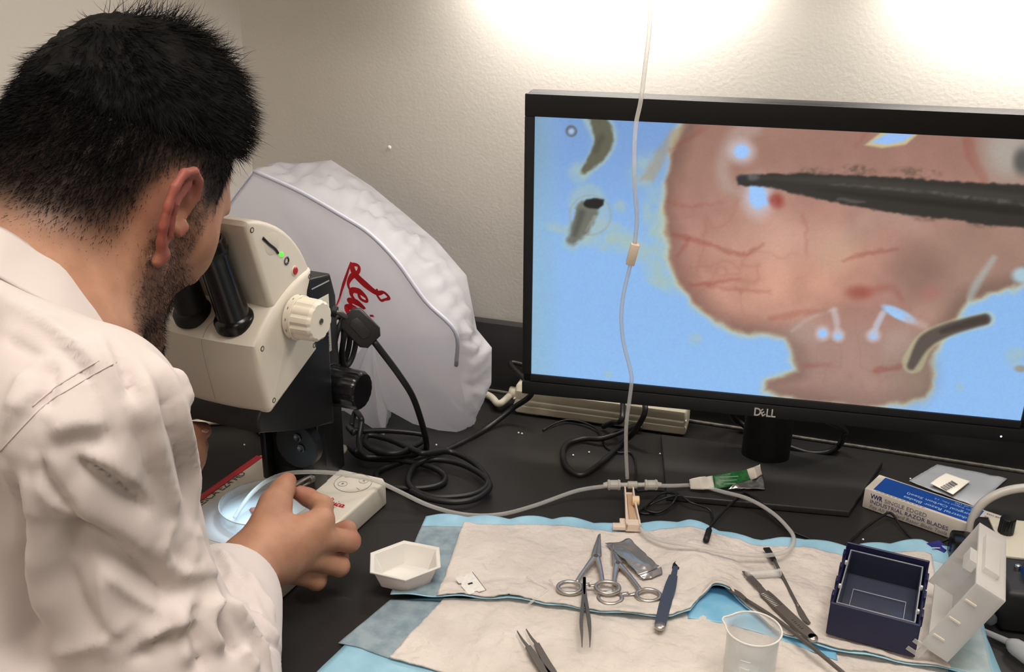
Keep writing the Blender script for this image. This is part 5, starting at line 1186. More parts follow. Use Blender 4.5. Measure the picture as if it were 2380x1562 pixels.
# glass beaker, cut by the bottom edge of the picture
bc = np.array(B(1752, 1462, .060)); bz = padz(bc)-.0006
bk_ = empty('glass_beaker', (bc[0], bc[1], bz), 0, 'small empty clear glass beaker with spout at bottom edge', 'beaker')
R_ = 0.0215; n = 48; V = []; Fc = []; Hb = 0.060-bz
prof = [(R_*.3, .0004, 0), (R_*.88, .0004, 0), (R_, .004, 0), (R_, Hb*.86, 0), (R_*1.0, Hb*.93, .35), (R_*1.06, Hb, 1), (R_*1.03, Hb+.0006, 1), (R_*.97, Hb*.93, .35), (R_*.955, Hb*.86, 0), (R_*.955, .005, 0), (R_*.85, .0018, 0), (R_*.3, .0018, 0)]
sp_a = math.atan2(B(1688, 1441, .06)[1]-bc[1], B(1688, 1441, .06)[0]-bc[0])
for r, z, sp in prof:
    for i in range(n):
        t = 2*PI*i/n; dlt = (t-sp_a+PI) % (2*PI)-PI; bump = sp*0.0042*math.exp(-(dlt/.22)**2)
        V.append((bc[0]+(r+bump)*math.cos(t), bc[1]+(r+bump)*math.sin(t), bz+z))
for k in range(len(prof)-1):
    for i in range(n): Fc.append((k*n+i, k*n+(i+1) % n, (k+1)*n+(i+1) % n, (k+1)*n+i))
Fc += [tuple(range(n))[::-1], tuple(range((len(prof)-1)*n, len(prof)*n))]
m_bk = clear_mat('beaker_glass', (228, 228, 224), 0.86, 0.05)
mesh('vessel', V, Fc, m_bk, bk_, True, True)
ring = [(V[5*n+i][0], V[5*n+i][1], V[5*n+i][2]+.0004) for i in range(n)]
Vr, Fr = tube_arrays(ring, 0.0009, 8, True); mesh('rim', Vr, Fr, clear_mat('beaker_rim', (236, 234, 228), 0.30, 0.06), bk_, True, True)
for k in range(4):
    zq = bz+Hb*(.25+.14*k); V, Fc = tube_arrays([(bc[0]+R_*1.005*math.cos(t), bc[1]+R_*1.005*math.sin(t), zq) for t in np.linspace(-1.9, -1.5, 6)], 0.0003, 5); mesh('graduation', V, Fc, mat('grad_white', (240, 240, 238), 0.6), bk_, True, True)

# navy tip box with clear insert and open lid
m_navy = mat('navy_plastic', (24, 26, 62), 0.4, bump=0.1, bscale=600, bdist=0.0004)
m_frost = clear_mat('frosted_lid', (238, 236, 233), 0.30, 0.3, 0.5)
m_insert = clear_mat('clear_insert', (84, 90, 104), 0.95, 0.1)
q = [np.array(B(*p, .050)) for p in ((1974, 1267), (2166, 1314), (2134, 1451), (1923, 1398))]
c_ = np.mean(q, 0); exb = ((q[1]-q[0])+(q[2]-q[3]))/2; wb = np.linalg.norm(exb)/2; exb = exb/np.linalg.norm(exb); eyb = np.array([-exb[1], exb[0], 0]); db = abs((q[0]-q[3])@eyb)/2
tz = 0.0132; tb = empty('storage_box', (c_[0], c_[1], tz+.003), math.atan2(exb[1], exb[0]), 'open navy plastic box with clear inner tray standing on pad', 'box')
HB = 0.050-tz-.003; t_ = .0022
bm = bmesh.new()
for lo, hi in (((-wb, -db, 0), (wb, -db+t_, HB)), ((-wb, db-t_, 0), (wb, db, HB+.004)), ((-wb, -db+t_, 0), (-wb+t_, db-t_, HB-.006)), ((wb-t_, -db+t_, 0), (wb, db-t_, HB-.004)), ((-wb+t_, -db+t_, 0), (wb-t_, db-t_, .003))):
    box_bm(bm, lo, hi, .0007, 1)
bd = bm_obj('body', bm, m_navy, tb)
for k in range(4): box('side_tab', (-wb-.0012, -db*.7+k*.024, HB-.012), (-wb+.001, -db*.7+k*.024+.009, HB-.002), m_navy, bd, bev=.0006)
for k in range(3): box('side_tab', (wb-.001, -db*.7+k*.03, HB-.012), (wb+.0012, -db*.7+k*.03+.012, HB-.001), m_navy, bd, bev=.0006)
ins = .005; iw, idp = wb-ins, db-ins
bm = bmesh.new()
for lo, hi in (((-iw, -idp, .006), (iw, -idp+.0014, HB-.002)), ((-iw, idp-.0014, .006), (iw, idp, HB-.002)), ((-iw, -idp+.0014, .006), (-iw+.0014, idp-.0014, HB-.002)), ((iw-.0014, -idp+.0014, .006), (iw, idp-.0014, HB-.002)), ((-iw+.0014, -idp+.0014, .006), (iw-.0014, idp-.0014, .0072))):
    box_bm(bm, lo, hi, .0004, 1)
it = bm_obj('clear_tray', bm, m_insert, tb)
tube('tray_rim', [(-iw, -idp, HB-.002), (iw, -idp, HB-.002), (iw, idp, HB-.002), (-iw, idp, HB-.002)], 0.0008, clear_mat('tray_rim', (168, 172, 178), 0.35, 0.1), it, 6, 0, True)
tube('tray_step', [(-iw*.72, -idp*.55, .0090), (iw*.72, -idp*.55, .0090), (iw*.72, idp*.35, .0090), (-iw*.72, idp*.35, .0090)], 0.0006, clear_mat('tray_rim', (210, 212, 212)), it, 6, 0, True)
for (x, y) in ((-iw, idp*.55), (-iw, -idp*.35), (iw, idp*.3), (iw, -idp*.55)): lathe('tray_peg', [(0, .0024), (.0016, .0018), (.0018, 0), (.0016, -.0018), (0, -.0024)], mat('peg_white', (214, 214, 208), 0.4), it, 10, (x*1.03, y, HB-.004))
# lid: hinged on the right long side, swung up and out
lid = empty('lid', (wb+.0015, 0, HB*.62), 0); lid.parent = tb; lid_a = math.radians(66)
def lp(a, b, c):      # a along the hinge, b away from the hinge within the lid, c depth towards the outside
    ub = np.array([math.cos(lid_a), 0, math.sin(lid_a)]); uc = np.array([math.sin(lid_a), 0, -math.cos(lid_a)])
    return np.array([0, a, 0])+ub*b+uc*c
COL.objects.unlink(lid); bpy.data.objects.remove(lid)
LD, LW, LC = db*1.01, wb*2*1.06, 0.026
hz = np.array([wb+.002, 0, HB*.46])
def lbox(bm, a0, a1, b0, b1, c0, c1):
    vs = [bm.verts.new(hz+lp(a, b, c)) for a in (a0, a1) for b in (b0, b1) for c in (c0, c1)]
    for f in ((0, 1, 3, 2), (4, 6, 7, 5), (0, 4, 5, 1), (2, 3, 7, 6), (0, 2, 6, 4), (1, 5, 7, 3)): bm.faces.new([vs[i] for i in f])
bm = bmesh.new(); t_ = .0016
lbox(bm, -LD, LD, 0, LW, LC-t_, LC); lbox(bm, -LD, -LD+t_, 0, LW, 0, LC-t_); lbox(bm, LD-t_, LD, 0, LW, 0, LC-t_); lbox(bm, -LD+t_, LD-t_, LW-t_, LW, 0, LC-t_); lbox(bm, -LD+t_, LD-t_, 0, t_, .006, LC-t_)
lidm = bm_obj('lid', bm, m_frost, tb)
bm = bmesh.new(); lbox(bm, -LD*.55, LD*.55, LW, LW+.005, LC*.15, LC*.65); bm_obj('latch', bm, m_frost, lidm)
bm = bmesh.new(); lbox(bm, -LD*.35, LD*.05, LW-.012, LW-t_, -.006, .002); bm_obj('latch_tongue', bm, m_frost, lidm)
for k in range(3):
    for sd_ in (-1, 1):
        bm = bmesh.new(); lbox(bm, sd_*LD-.0012, sd_*LD+.0012, LW*(.2+.28*k), LW*(.2+.28*k)+.0016, .002, .012); bm_obj('lid_rib', bm, mat('lid_rib', (226, 220, 204), 0.5), lidm)
bm = bmesh.new(); lbox(bm, -LD-.0002, -LD+.0014, -.012, .002, .002, .007); lbox(bm, -LD-.0002, -LD+.0014, -.012, -.008, -.006, .002); lbox(bm, -LD-.0002, -LD+.0014, -.002, .002, -.006, .006)
bm_obj('hinge_hook', bm, m_frost, lidm)

# ================================================================ right-hand side: blade carton, zip bag, pump
P1, P2, P4 = [np.array(B(*p, .0250)) for p in ((2010, 1134), (2254, 1219), (2058, 1107))]
ex = P2-P1; ex /= np.linalg.norm(ex); ey = np.array([-ex[1], ex[0], 0]); dep = abs((P4-P1)@ey); Lc = 0.152; Hc = 0.0245
car = empty('blade_carton', (P1[0], P1[1], 0.0004), math.atan2(ex[1], ex[0]), 'white and blue printed razor blade carton below the monitor', 'carton')
m_card = mat('carton_white', (206, 198, 188), 0.6, var=0.03, vscale=60); m_cblue = mat('carton_blue', (20, 74, 160), 0.45); m_ink = mat('ink_navy', (38, 52, 104), 0.6); m_inkg = mat('ink_grey', (112, 108, 112), 0.6); m_inkw = mat('ink_pale', (150, 184, 226), 0.6)
cb_ = box('body', (0, 0, 0), (Lc, dep, Hc), m_card, car, bev=.0012)
box('blue_panel', (.0085, .0035, Hc-.0001), (Lc*.765, dep-.0035, Hc+.0003), m_cblue, cb_, bev=0)
fx, fz_ = (1, 0, 0), (0, 0, 1)
text('front_text', 'VWR', 0.0082, (.008, -.0003, Hc-.0095), fx, fz_, mat('ink_blue', (24, 34, 110), 0.6), cb_, bold=.0002, width=.0135)
text('front_text', 'SINGLE EDGED', 0.0068, (.0235, -.0003, Hc-.0095), fx, fz_, m_inkg, cb_, width=.046)
text('front_text', 'INDUSTRIAL RAZOR BLADES', 0.0066, (.008, -.0003, Hc-.0158), fx, fz_, m_ink, cb_, width=.085)
text('front_text', 'Fits All Standard Razor Blade Tools', 0.0062, (.008, -.0003, Hc-.0218), fx, fz_, m_inkg, cb_, shear=.2, width=.085)
tx = (-1, 0, 0); ty = (0, -1, 0); zt = Hc+.0005
text('panel_text', 'Industrial Razor Blades', .0075, (Lc*.745, dep*.22+.003, zt), tx, ty, m_inkw, cb_, bold=.0001, width=.073)
text('panel_text', '(Surgical Carbon Steel)', .0070, (Lc*.745, dep*.48+.002, zt), tx, ty, m_inkw, cb_, bold=.0001, width=.073)
text('panel_text', 'Single Edged No. 12', .0045, (Lc*.745, dep*.68+.002, zt), tx, ty, m_inkw, cb_, width=.046)
text('panel_text', 'Pack of 100', .0045, (Lc*.745, dep*.84+.001, zt), tx, ty, m_inkw, cb_, width=.026)
for k in range(5): text('panel_text', 'VWR VWR', .0048, (Lc*.9-.0*k, dep*(.12+.17*k)+.003, zt-.0003), tx, ty, m_ink, cb_, shear=.3, width=.016)
for k in range(12): box('print_dash', (.012+.0046*k, .0012, Hc), (.0152+.0046*k, .0021, Hc+.0002), m_inkg, cb_, bev=0)
# zip bag with a white label
m_bag = clear_mat('zip_bag', (176, 180, 186), 0.55, 0.2)
zb = empty('zip_bag', B(2220, 1125, 0.0004), 0, 'flat clear zip bag with white label behind the blade carton', 'bag')
sheet('film', [[B(2112, 1119, .001), B(2145, 1099, .002), B(2179, 1080, .001)], [B(2190, 1150, .003), B(2226, 1124, .006), B(2262, 1096, .002)], [B(2268, 1180, .001), B(2304, 1147, .002), B(2341, 1114, .001)]], m_bag, zb, 0.002, 33, sc=45)
sheet('label', [[B(2162, 1124, .0075), B(2181, 1110, .0095), B(2199, 1100, .008)], [B(2190, 1138, .0075), B(2209, 1124, .0095), B(2227, 1110, .009)], [B(2215, 1150, .0075), B(2236, 1134, .0090), B(2255, 1119, .0085)]], mat('label_paper', (226, 220, 210), 0.6), zb, 0.0, 35)
la, lb2 = np.array(B(2192, 1134, .0107)), np.array(B(2222, 1117, .0107))
for k in range(9):
    o_ = np.array(B(2196, 1142, .0107))+(np.array(B(2232, 1122, .0107))-np.array(B(2196, 1142, .0107)))*(.12+k*.085); dv = np.array(B(2178, 1131, .0107))-np.array(B(2196, 1142, .0107))
    V, Fc = tube_arrays([o_, o_+dv*.75], 0.0004 if k % 2 else .0007, 5); mesh('barcode_line', V, Fc, m_inkg, zb, False, True)
# black pump with blue knob at the right edge
m_pump = mat('pump_black', (26, 26, 28), 0.5, bump=0.15, bscale=700, bdist=0.0004)
p0 = np.array(B(2292, 1452)); pump = empty('bench_pump', (p0[0]+.06, p0[1]+.05, 0.0004), 0.12, 'black bench pump with cream top and blue knob at right edge', 'pump')
pb_ = box('body', (-.058, -.052, 0), (.14, .085, .044), m_pump, pump, bev=.006, seg=3)
box('top_plate', (-.046, .006, .0435), (.13, .078, .0465), mat('pump_cream', (196, 190, 174), 0.5), pump, bev=.001)
V, Fc = place(fluted('k', .0075, .05, .017, 14), Mx((-.036, .050, .0465), (0, 0, 1))); sharp(mesh('dial', V, Fc, m_blk_g, pump), 30)
kb = lathe('blue_knob', [(0, -.002), (.0165, -.002), (.0175, 0), (.0165, .006), (.0150, .020), (.0160, .0225), (.0150, .0245), (.012, .025), (0, .0225)], mat('blue_knob', (28, 70, 138), 0.3), pump, 32, (-.020, -.018, .0440))
lathe('knob_screw', [(0, .003), (.0026, .002), (.003, 0), (.003, -.006)], mat('chrome', (200, 200, 200), 0.2, 1.0), kb, 12, (-.0395, -.012, .047))
box('pump_socket', (-.081, .05, .0), (-.059, .075, .030), m_blk_g, pump, bev=.004)
tube('outlet_hose', [(-.060, .080, .020), (-.058, .084, .042), (-.048, .088, .060), (-.025, .092, .073), (.01, .095, .078), (.06, .095, .078), (.12, .09, .070), (.134, .07, .047)], .0045, clear_mat('pump_hose', (196, 192, 184), 0.2, 0.3), pump, 10, 8)
# blue plastic cap left on the pad edge, clear tube and dropper pipette on the right
bcz = padz(B(2180, 1280))
bc_ = empty('blue_clip', B(2180, 1280, bcz), 0, 'small dark blue plastic clip on the pad behind box', 'clip')
bm = bmesh.new(); prism_bm(bm, [tuple(B(*p)[:2]) for p in ((2150, 1276), (2180, 1268), (2206, 1290), (2192, 1297))], bcz, bcz+.007, 'z', .0012); cl_ = bm_obj('body', bm, mat('clip_blue', (34, 36, 120), 0.4), bc_, wc=True)
box('mark', (-.004, -.0008, 0), (.004, .0008, .0004), mat('clip_white', (190, 190, 210), 0.5), cl_, bev=0, M=Matrix.Translation(B(2176, 1274, bcz+.0072))@Matrix.Rotation(.3, 4, 'Z'), wc=True)
tz_ = .009
a = Vector(B(2262, 1408, tz_)); b = Vector(B(2312, 1446, tz_)); d = (b-a); L_ = d.length
tt = empty('test_tube', (a.x, a.y, .0004), 0, 'clear round-ended plastic tube under the open lid', 'tube')
lathe('body', [(.0055, -.03), (.0062, -.03), (.0062, L_-.006), (.0052, L_-.002), (.003, L_-.0002), (0, L_)], clear_mat('tube_dark', (120, 126, 130), 0.7, 0.08), tt, 20, a, d, True)
pp = empty('dropper_pipette', B(2330, 1490, .0004), 0, 'clear plastic dropper pipette lying at right edge by the pump', 'pipette')
m_dp = clear_mat('dropper', (206, 210, 212), 0.45, 0.2, 0.2)
tube('stem', [B(2240, 1443, .008), B(2290, 1468, .007), B(2335, 1488, .007), B(2350, 1496, .008)], [.0026, .0026, .0030, .0036], m_dp, pp, 10, 6, wc=True)
tube('bulb', [B(2344, 1492, .010), B(2358, 1502, .011), B(2385, 1520, .012), B(2420, 1545, .011), B(2435, 1555, .010)], [.0035, .0075, .0085, .008, .003], m_dp, pp, 12, 6, wc=True)

# ================================================================ dish on the microscope stage
dc = np.array(B(614, 1166, .046)); dish = empty('petri_dish', (dc[0], dc[1], .0315), 0, 'clear glass petri dish on the lit microscope stage', 'dish')
R_ = .0455; m_dish = clear_mat('dish_glass', (226, 232, 234), 0.88, 0.04)
lathe('dish', [(0, 0), (R_-.001, 0), (R_, .001), (R_+.0006, .0145), (R_, .015), (R_-.0012, .0145), (R_-.0016, .0016), (0, .0014)], m_dish, dish, 64)
V, Fc = tube_arrays([(R_*math.cos(t), R_*math.sin(t), .0148) for t in np.linspace(0, 2*PI, 64, endpoint=False)], .0007, 8, True); mesh('rim', V, Fc, clear_mat('dish_rim', (214, 216, 214), 0.3, 0.06), dish)
V, Fc = lathe_arrays([(0, .006), (R_-.004, .006), (R_-.0024, .0066)], 48); mesh('fluid', V, Fc, clear_mat('fluid', (226, 238, 242), 0.86, 0.03), dish)
def blob_obj(name, c, r, seed, material, parent):
    V, Fc = lathe_arrays([(0, -1), (.5, -.87), (.87, -.5), (1, 0), (.87, .5), (.5, .87), (0, 1)], 14)
    V = [Vector((v[0]*r[0]*(1+.25*math.sin(3*i+seed)*.5), v[1]*r[1], v[2]*r[2]))+Vector(c) for i, v in enumerate(V)]
    return mesh(name, V, Fc, material, parent)
blob_obj('specimen', (-.004, -.010, .0085), (.007, .005, .0032), 2, mat('specimen', (150, 96, 92), 0.35, sss=.2), dish)

# crumbs on the bench
m_cr = mat('crumb', (228, 226, 220), 0.8)
for k, (x, y) in enumerate(((568, 1034), (1014, 1034), (1205, 1006), (1213, 1008), (1332, 1058), (1369, 1051), (1534, 1055), (2116, 1113), (2006, 1254), (1850, 1091))):
    p = B(x, y, .0012); V, Fc = lathe_arrays([(0, -.0012), (.0011, -.0006), (.0014, .0002), (.0007, .0011), (0, .0013)], 6, p, (.2, .3, 1))
    tag(mesh('crumb', V, Fc, m_cr), ['crumb between left hand and microscope base', 'crumb beside the coiled cords', 'left one of a close pair of crumbs before power strip', 'right one of a close pair of crumbs before power strip', 'crumb inside the teardrop cord loop', 'smaller crumb inside teardrop cord loop', 'crumb at left corner of the monitor stand', 'crumb beside the zip bag corner', 'crumb in front of the blade carton', 'crumb on the monitor stand'][k]+' , tiny and white'.replace(' ,', ','), 'crumb', 'white crumbs scattered on the bench')
# ================================================================ the person
HM = np.array([-0.528, 0.605, 0.400]); _y, _p = math.radians(8), math.radians(35)
HF = np.array([math.sin(_y)*math.cos(_p), math.cos(_y)*math.cos(_p), -math.sin(_p)]); HR = np.array([math.cos(_y), -math.sin(_y), 0]); HU = np.cross(HR, HF)
HROT = np.stack([HR, HF, HU])
def hl(r, f, u): return HM+(HR*r+HF*f+HU*u)/1000.0
def to_head(P): return (np.asarray(P)-HM)@HROT.T*1000.0
def hE(c, r, k=0.012, op='u', tilt=None):
    Rm = HROT if tilt is None else tilt@HROT
    return Ell(hl(*c), np.array(r)/1000.0, Rm, k, op)
def hC(a, b, r1, r2, k=0.008, op='u'): return Cone(hl(*a), hl(*b), r1/1000, r2/1000, k, op)
class Half:
    def __init__(s, p, n, k=0.01, op='s'):
        s.c = np.array(p, float); n = np.array(n, float); s.n = n/np.linalg.norm(n); s.k = k; s.op = op; s.R = 5.0
    def d(s, P): return (P-s.c)@s.n
person = empty('person', (-0.54, 0.27, FLOOR_Z), 0, 'person in a white lab coat with short black hair bending over microscope', 'person')
# joints
SR = at(190, 980, .605); EM = at(228, 1210, .635); ER = at(455, 1710, .668); WR = at(572, 1322, .885)
SL = np.array([-0.655, 0.545, 0.285]); EL = np.array([-0.712, 0.600, 0.075]); WL = at(392, 1082, .975)
N0 = np.array([-0.528, 0.500, 0.325]); PV = np.array([-0.535, 0.250, -0.235])
head = [hE((0, 6, 44), (72, 86, 88)), hE((0, 36, -8), (55, 49, 70), .03), hE((0, -20, 10), (66, 62, 62), .03),
        hC((46, 4, -42), (16, 66, -86), 21, 16, .025), hC((-46, 4, -42), (-16, 66, -86), 21, 16, .025), hE((0, 70, -84), (24, 20, 18), .02),
        hC((0, 86, 22), (0, 106, -14), 8, 11, .012), hC((0, 100, -16), (0, 96, -20), 15, 12, .01),
        hC((-32, 78, 34), (32, 78, 34), 10, 10, .02), hC((46, 50, -4), (38, 62, -12), 14, 12, .03), hC((-46, 50, -4), (-38, 62, -12), 14, 12, .03),
        hC((-14, 74, -50), (14, 74, -50), 10, 10, .014), hC((34, 80, 20), (30, 80, 18), 13, 13, .006, 's'), hC((-34, 80, 20), (-30, 80, 18), 13, 13, .006, 's'),
        hE((32, 70, 18), (14, 13, 12), .004), hE((-32, 70, 18), (14, 13, 12), .004)]
neck = [Cone(hl(0, -22, -28), np.array([-.540, .500, .345]), .056, .058, .03), Cone(np.array([-.540, .500, .345]), N0+np.array([0, -.02, -.03]), .058, .07, .03), Cone(hl(16, 6, -52), N0+np.array([.04, .02, .0]), .030, .034, .03), Cone(hl(-16, 6, -52), N0+np.array([-.04, .02, .0]), .030, .034, .03)]
def ear(s):
    E = []
    # plane of the ear stands off the head: base line in front, helix sweeping out and back
    def e(f, u, o): return (s*(71+o), f, u)
    helix = [e(8, 6, 2), e(9, 20, 6), e(2, 30, 11), e(-10, 33, 15), e(-21, 27, 18), e(-26, 14, 19), e(-25, 0, 18), e(-20, -13, 15), e(-13, -23, 11), e(-6, -30, 8)]
    for i in range(len(helix)-1): E.append(hC(helix[i], helix[i+1], 3.5, 3.5, .002))
    for a, b, r in (((6, 0, 2), (-18, 10, 12), 5), ((6, 14, 3), (-14, 22, 11), 4.5), ((4, -8, 2), (-16, -8, 11), 4.5), ((-2, -18, 3), (-9, -24, 8), 5), ((0, 24, 6), (-16, 18, 12), 4), ((-10, 30, 12), (-20, 8, 15), 3.0)):
        E.append(hC(e(*a), e(*b), r*.8, r*.62, .004))
    E.append(hC(e(-2, -29, 6), e(-5, -36, 6), 5.2, 4.6, .004))                       # lobe
    E.append(hC(e(-8, 24, 13), e(-17, 4, 16), 2.4, 2.4, .003)); E.append(hC(e(-17, 4, 16), e(-8, -16, 12), 2.6, 2.8, .003))      # inner ridge
    E.append(hE(e(-2, 2, 12), (9, 9, 12), .004, 's'))                                # hollow
    E.append(hC(e(8, -4, 6), e(6, -10, 6), 4.0, 3.6, .003))                          # tragus
    return E
skin = head+neck+ear(1)+ear(-1)
# hands
def finger(P, r, k=.0035):
    return [Cone(P[i], P[i+1], r[i], r[i+1], k if i else .0045) for i in range(len(P)-1)]
NEAR = .9770   # the whole hand is held this much nearer than the stage
def hb(px, py, z): return CAM+(B(px, py, z)-CAM)*NEAR
def ha(px, py, t): return at(px, py, t*NEAR)
iM, mM, rM, pM = hb(748, 1208, .077), hb(752, 1250, .060), hb(722, 1296, .042), hb(690, 1332, .024)
def lift(px, py, t): return at(px, py, t)
hand = [Cone(ER, WR, .040, .0255, .02), Cone(WR, (WR+iM)/2, .0235, .018, .015)]
for mc, r in ((iM, .0112), (mM, .0116), (rM, .0110), (pM, .0100)): hand.append(Cone(WR+(mc-WR)*.2, mc, .0165, r, .010))
hand.append(Cone((WR+rM)/2, (WR+iM*3+mM)/5, .0150, .012, .016))
hand += finger([iM, ha(750, 1176, .982), ha(716, 1156, .992), ha(690, 1143, .990)], [.0112, .0100, .0088, .0074])
hand += finger([mM, ha(812, 1258, .983), ha(806, 1232, 1.002), ha(782, 1236, 1.000)], [.0115, .0106, .0092, .0080])
hand += finger([rM, ha(788, 1316, .980), ha(788, 1296, 1.000), ha(764, 1292, 1.004)], [.0110, .0100, .0090, .0078])
hand += finger([pM, ha(736, 1350, .972), ha(742, 1340, .990), ha(722, 1334, .996)], [.0100, .0090, .0080, .0070])
thM = ha(640, 1172, .950)
hand += [Cone(WR+(iM-WR)*.15+np.array([-.004, .004, .006]), thM, .0195, .0145, .015), Cone(thM, ha(657, 1138, .968), .0140, .0112, .006), Cone(ha(657, 1138, .968), ha(668, 1119, .978), .0112, .0088, .004)]
# left hand
lp0 = at(418, 1048, .985)
hand += [Cone(EL, WL, .040, .027, .02), Cone(WL, lp0, .026, .024, .015), Cone(lp0, at(430, 1036, 1.0), .022, .018, .012)]
hand += finger([at(425, 1020, .975), at(448, 1006, .985), at(471, 1001, .990)], [.0120, .0108, .0088])
hand += finger([at(428, 1030, .99), at(455, 1026, 1.010), at(462, 1038, 1.006), at(450, 1048, .99)], [.0105, .0096, .0088, .0078])
hand += finger([at(424, 1056, .99), at(450, 1058, 1.010), at(457, 1070, 1.004), at(444, 1076, .99)], [.0105, .0094, .0084, .0076])
hand += finger([at(418, 1080, .99), at(440, 1086, 1.006), at(446, 1096, 1.0), at(436, 1100, .99)], [.0100, .0088, .0080, .0070])
# trunk and limbs hidden by the clothes
hipR, hipL = PV+np.array([.085, .02, -.03]), PV+np.array([-.085, .02, -.03])
kneeR, kneeL = np.array([-.40, .66, -.245]), np.array([-.66, .66, -.245]); ankR, ankL = np.array([-.42, .52, -.66]), np.array([-.64, .52, -.66])
trunk = [Cone(N0, (N0+PV)/2, .075, .105, .05), Cone((N0+PV)/2, PV, .105, .115, .05), Cone(N0+np.array([0, -.02, -.03]), SR, .055, .045, .04), Cone(N0+np.array([0, -.02, -.03]), SL, .055, .045, .04),
         Cone(SR, EM, .044, .040, .02), Cone(EM, ER, .040, .036, .02), Cone(SL, EL, .045, .036, .02)]
V, Q = sdf_mesh(trunk+skin+hand, 0.0022)
V = laplacian(V, Q, 1, 0.4)
N = vnormals(V, Q)
Hloc = to_head(V)
def ss(a, b, x): t = np.clip((x-a)/(b-a), 0, 1); return t*t*(3-2*t)
def hair_mask(Hc):
    """1 where scalp hair grows dense, falling to 0 at the shaved hairline"""
    r, f, u = Hc[:, 0], Hc[:, 1], Hc[:, 2]; ar = np.abs(r)
    line = np.where(f < -12, -52+0.10*(f+60), 0)                              # nape
    back = ss(0, 1, (u-(-88))/118.0)*(f < 4)
    side = ss(-8, 62, u)*(f >= 4)*(f < 46+0.25*np.maximum(u-30, 0))
    m_ = np.where(f < 4, back, side)
    m_ = np.where((f > 60) & (u < 66), 0, m_)
    earring = np.exp(-(((f+6)/26)**2+((u-2)/40)**2)*1.0)*(ar > 50)
    m_ = np.clip(m_-1.15*earring, 0, 1)
    return m_*(u > -100)
def beard_mask(Hc):
    r, f, u = Hc[:, 0], Hc[:, 1], Hc[:, 2]
    jaw = ss(-12, -30, u+0.30*(f-30))*ss(-24, -4, f)*ss(-118, -98, u)
    burn = ss(8, 14, f)*ss(42, 30, f)*ss(45, 25, u)*ss(-40, -20, u)*(np.abs(r) > 45)
    mouth = ss(62, 76, f)*ss(-28, -36, u)*ss(-112, -95, u)
    neckm = ss(-52, -68, u)*ss(-24, -2, f)*ss(-124, -104, u)
    return np.clip(np.maximum.reduce([jaw, burn*.9, mouth, neckm*.8]), 0, 1)
inhead = np.linalg.norm(V-HM, axis=1) < 0.175
hm = hair_mask(Hloc)*inhead; bmk = beard_mask(Hloc)*inhead
earm = np.clip((np.abs(Hloc[:, 0])-74)/8, 0, 1)*(np.abs(Hloc[:, 1]+8) < 30)*(np.abs(Hloc[:, 2]) < 42)*inhead
nz_ = fbm(V*260, 2, 5)
tone = np.clip(0.92*ss(0.05, 0.65, hm)+0.62*bmk*(0.8+0.5*nz_), 0, 0.94)*(1-earm)
red = np.clip(earm*0.9+0.35*np.exp(-((Hloc[:, 1]+22)**2+(Hloc[:, 2]-2)**2)/500)*(Hloc[:, 0] > 40)*inhead, 0, 1)
handm = np.zeros(len(V))
for p in [Cone(ha(690, 1143, .990), ha(716, 1156, .992), .012, .012), Cone(ha(782, 1236, 1.0), ha(812, 1258, .983), .012, .012), Cone(ha(668, 1119, .978), ha(657, 1138, .968), .012, .010), Cone(at(448, 1006, .985), at(471, 1001, .99), .012, .012)]:
    handm = np.maximum(handm, ss(.006, -.004, p.d(V)))
red = np.clip(red+handm*.45, 0, 1)
def skin_mat():
    m = bpy.data.materials.new('skin'); m.use_nodes = True; nt = m.node_tree; b = nt.nodes['Principled BSDF']; Lk = nt.links.new; Nn = nt.nodes.new
    tc = Nn('ShaderNodeTexCoord'); n = Nn('ShaderNodeTexNoise'); n.inputs['Scale'].default_value = 45; n.inputs['Detail'].default_value = 5; Lk(tc.outputs['Object'], n.inputs['Vector'])
    r = Nn('ShaderNodeValToRGB'); r.color_ramp.elements[0].position = .35; r.color_ramp.elements[1].position = .7; r.color_ramp.elements[0].color = rgba((164, 119, 94)); r.color_ramp.elements[1].color = rgba((184, 138, 112)); Lk(n.outputs['Fac'], r.inputs['Fac'])
    a1 = Nn('ShaderNodeAttribute'); a1.attribute_name = 'flush'; x1 = Nn('ShaderNodeMixRGB'); x1.inputs[2].default_value = rgba((148, 82, 70)); Lk(a1.outputs['Fac'], x1.inputs[0]); Lk(r.outputs[0], x1.inputs[1])
    a2 = Nn('ShaderNodeAttribute'); a2.attribute_name = 'stubble'; x2 = Nn('ShaderNodeMixRGB'); x2.inputs[2].default_value = rgba((24, 19, 17)); Lk(a2.outputs['Fac'], x2.inputs[0]); Lk(x1.outputs[0], x2.inputs[1])
    Lk(x2.outputs[0], b.inputs['Base Color'])
    setin(b, **{'Roughness': .55, 'Subsurface Weight': .12, 'Subsurface Radius': (1, .35, .2), 'Subsurface Scale': .003, 'Specular IOR Level': .35})
    n2 = Nn('ShaderNodeTexNoise'); n2.inputs['Scale'].default_value = 900; n2.inputs['Detail'].default_value = 3; Lk(tc.outputs['Object'], n2.inputs['Vector'])
    n3 = Nn('ShaderNodeTexNoise'); n3.inputs['Scale'].default_value = 120; n3.inputs['Detail'].default_value = 4; Lk(tc.outputs['Object'], n3.inputs['Vector'])
    ad = Nn('ShaderNodeMath'); ad.operation = 'ADD'; Lk(n2.outputs['Fac'], ad.inputs[0]); Lk(n3.outputs['Fac'], ad.inputs[1])
    bp = Nn('ShaderNodeBump'); bp.inputs['Strength'].default_value = .3; bp.inputs['Distance'].default_value = .0007; Lk(ad.outputs[0], bp.inputs['Height']); Lk(bp.outputs[0], b.inputs['Normal'])
    return m
body = fast_mesh('body', V, Q, skin_mat(), person, True, True)
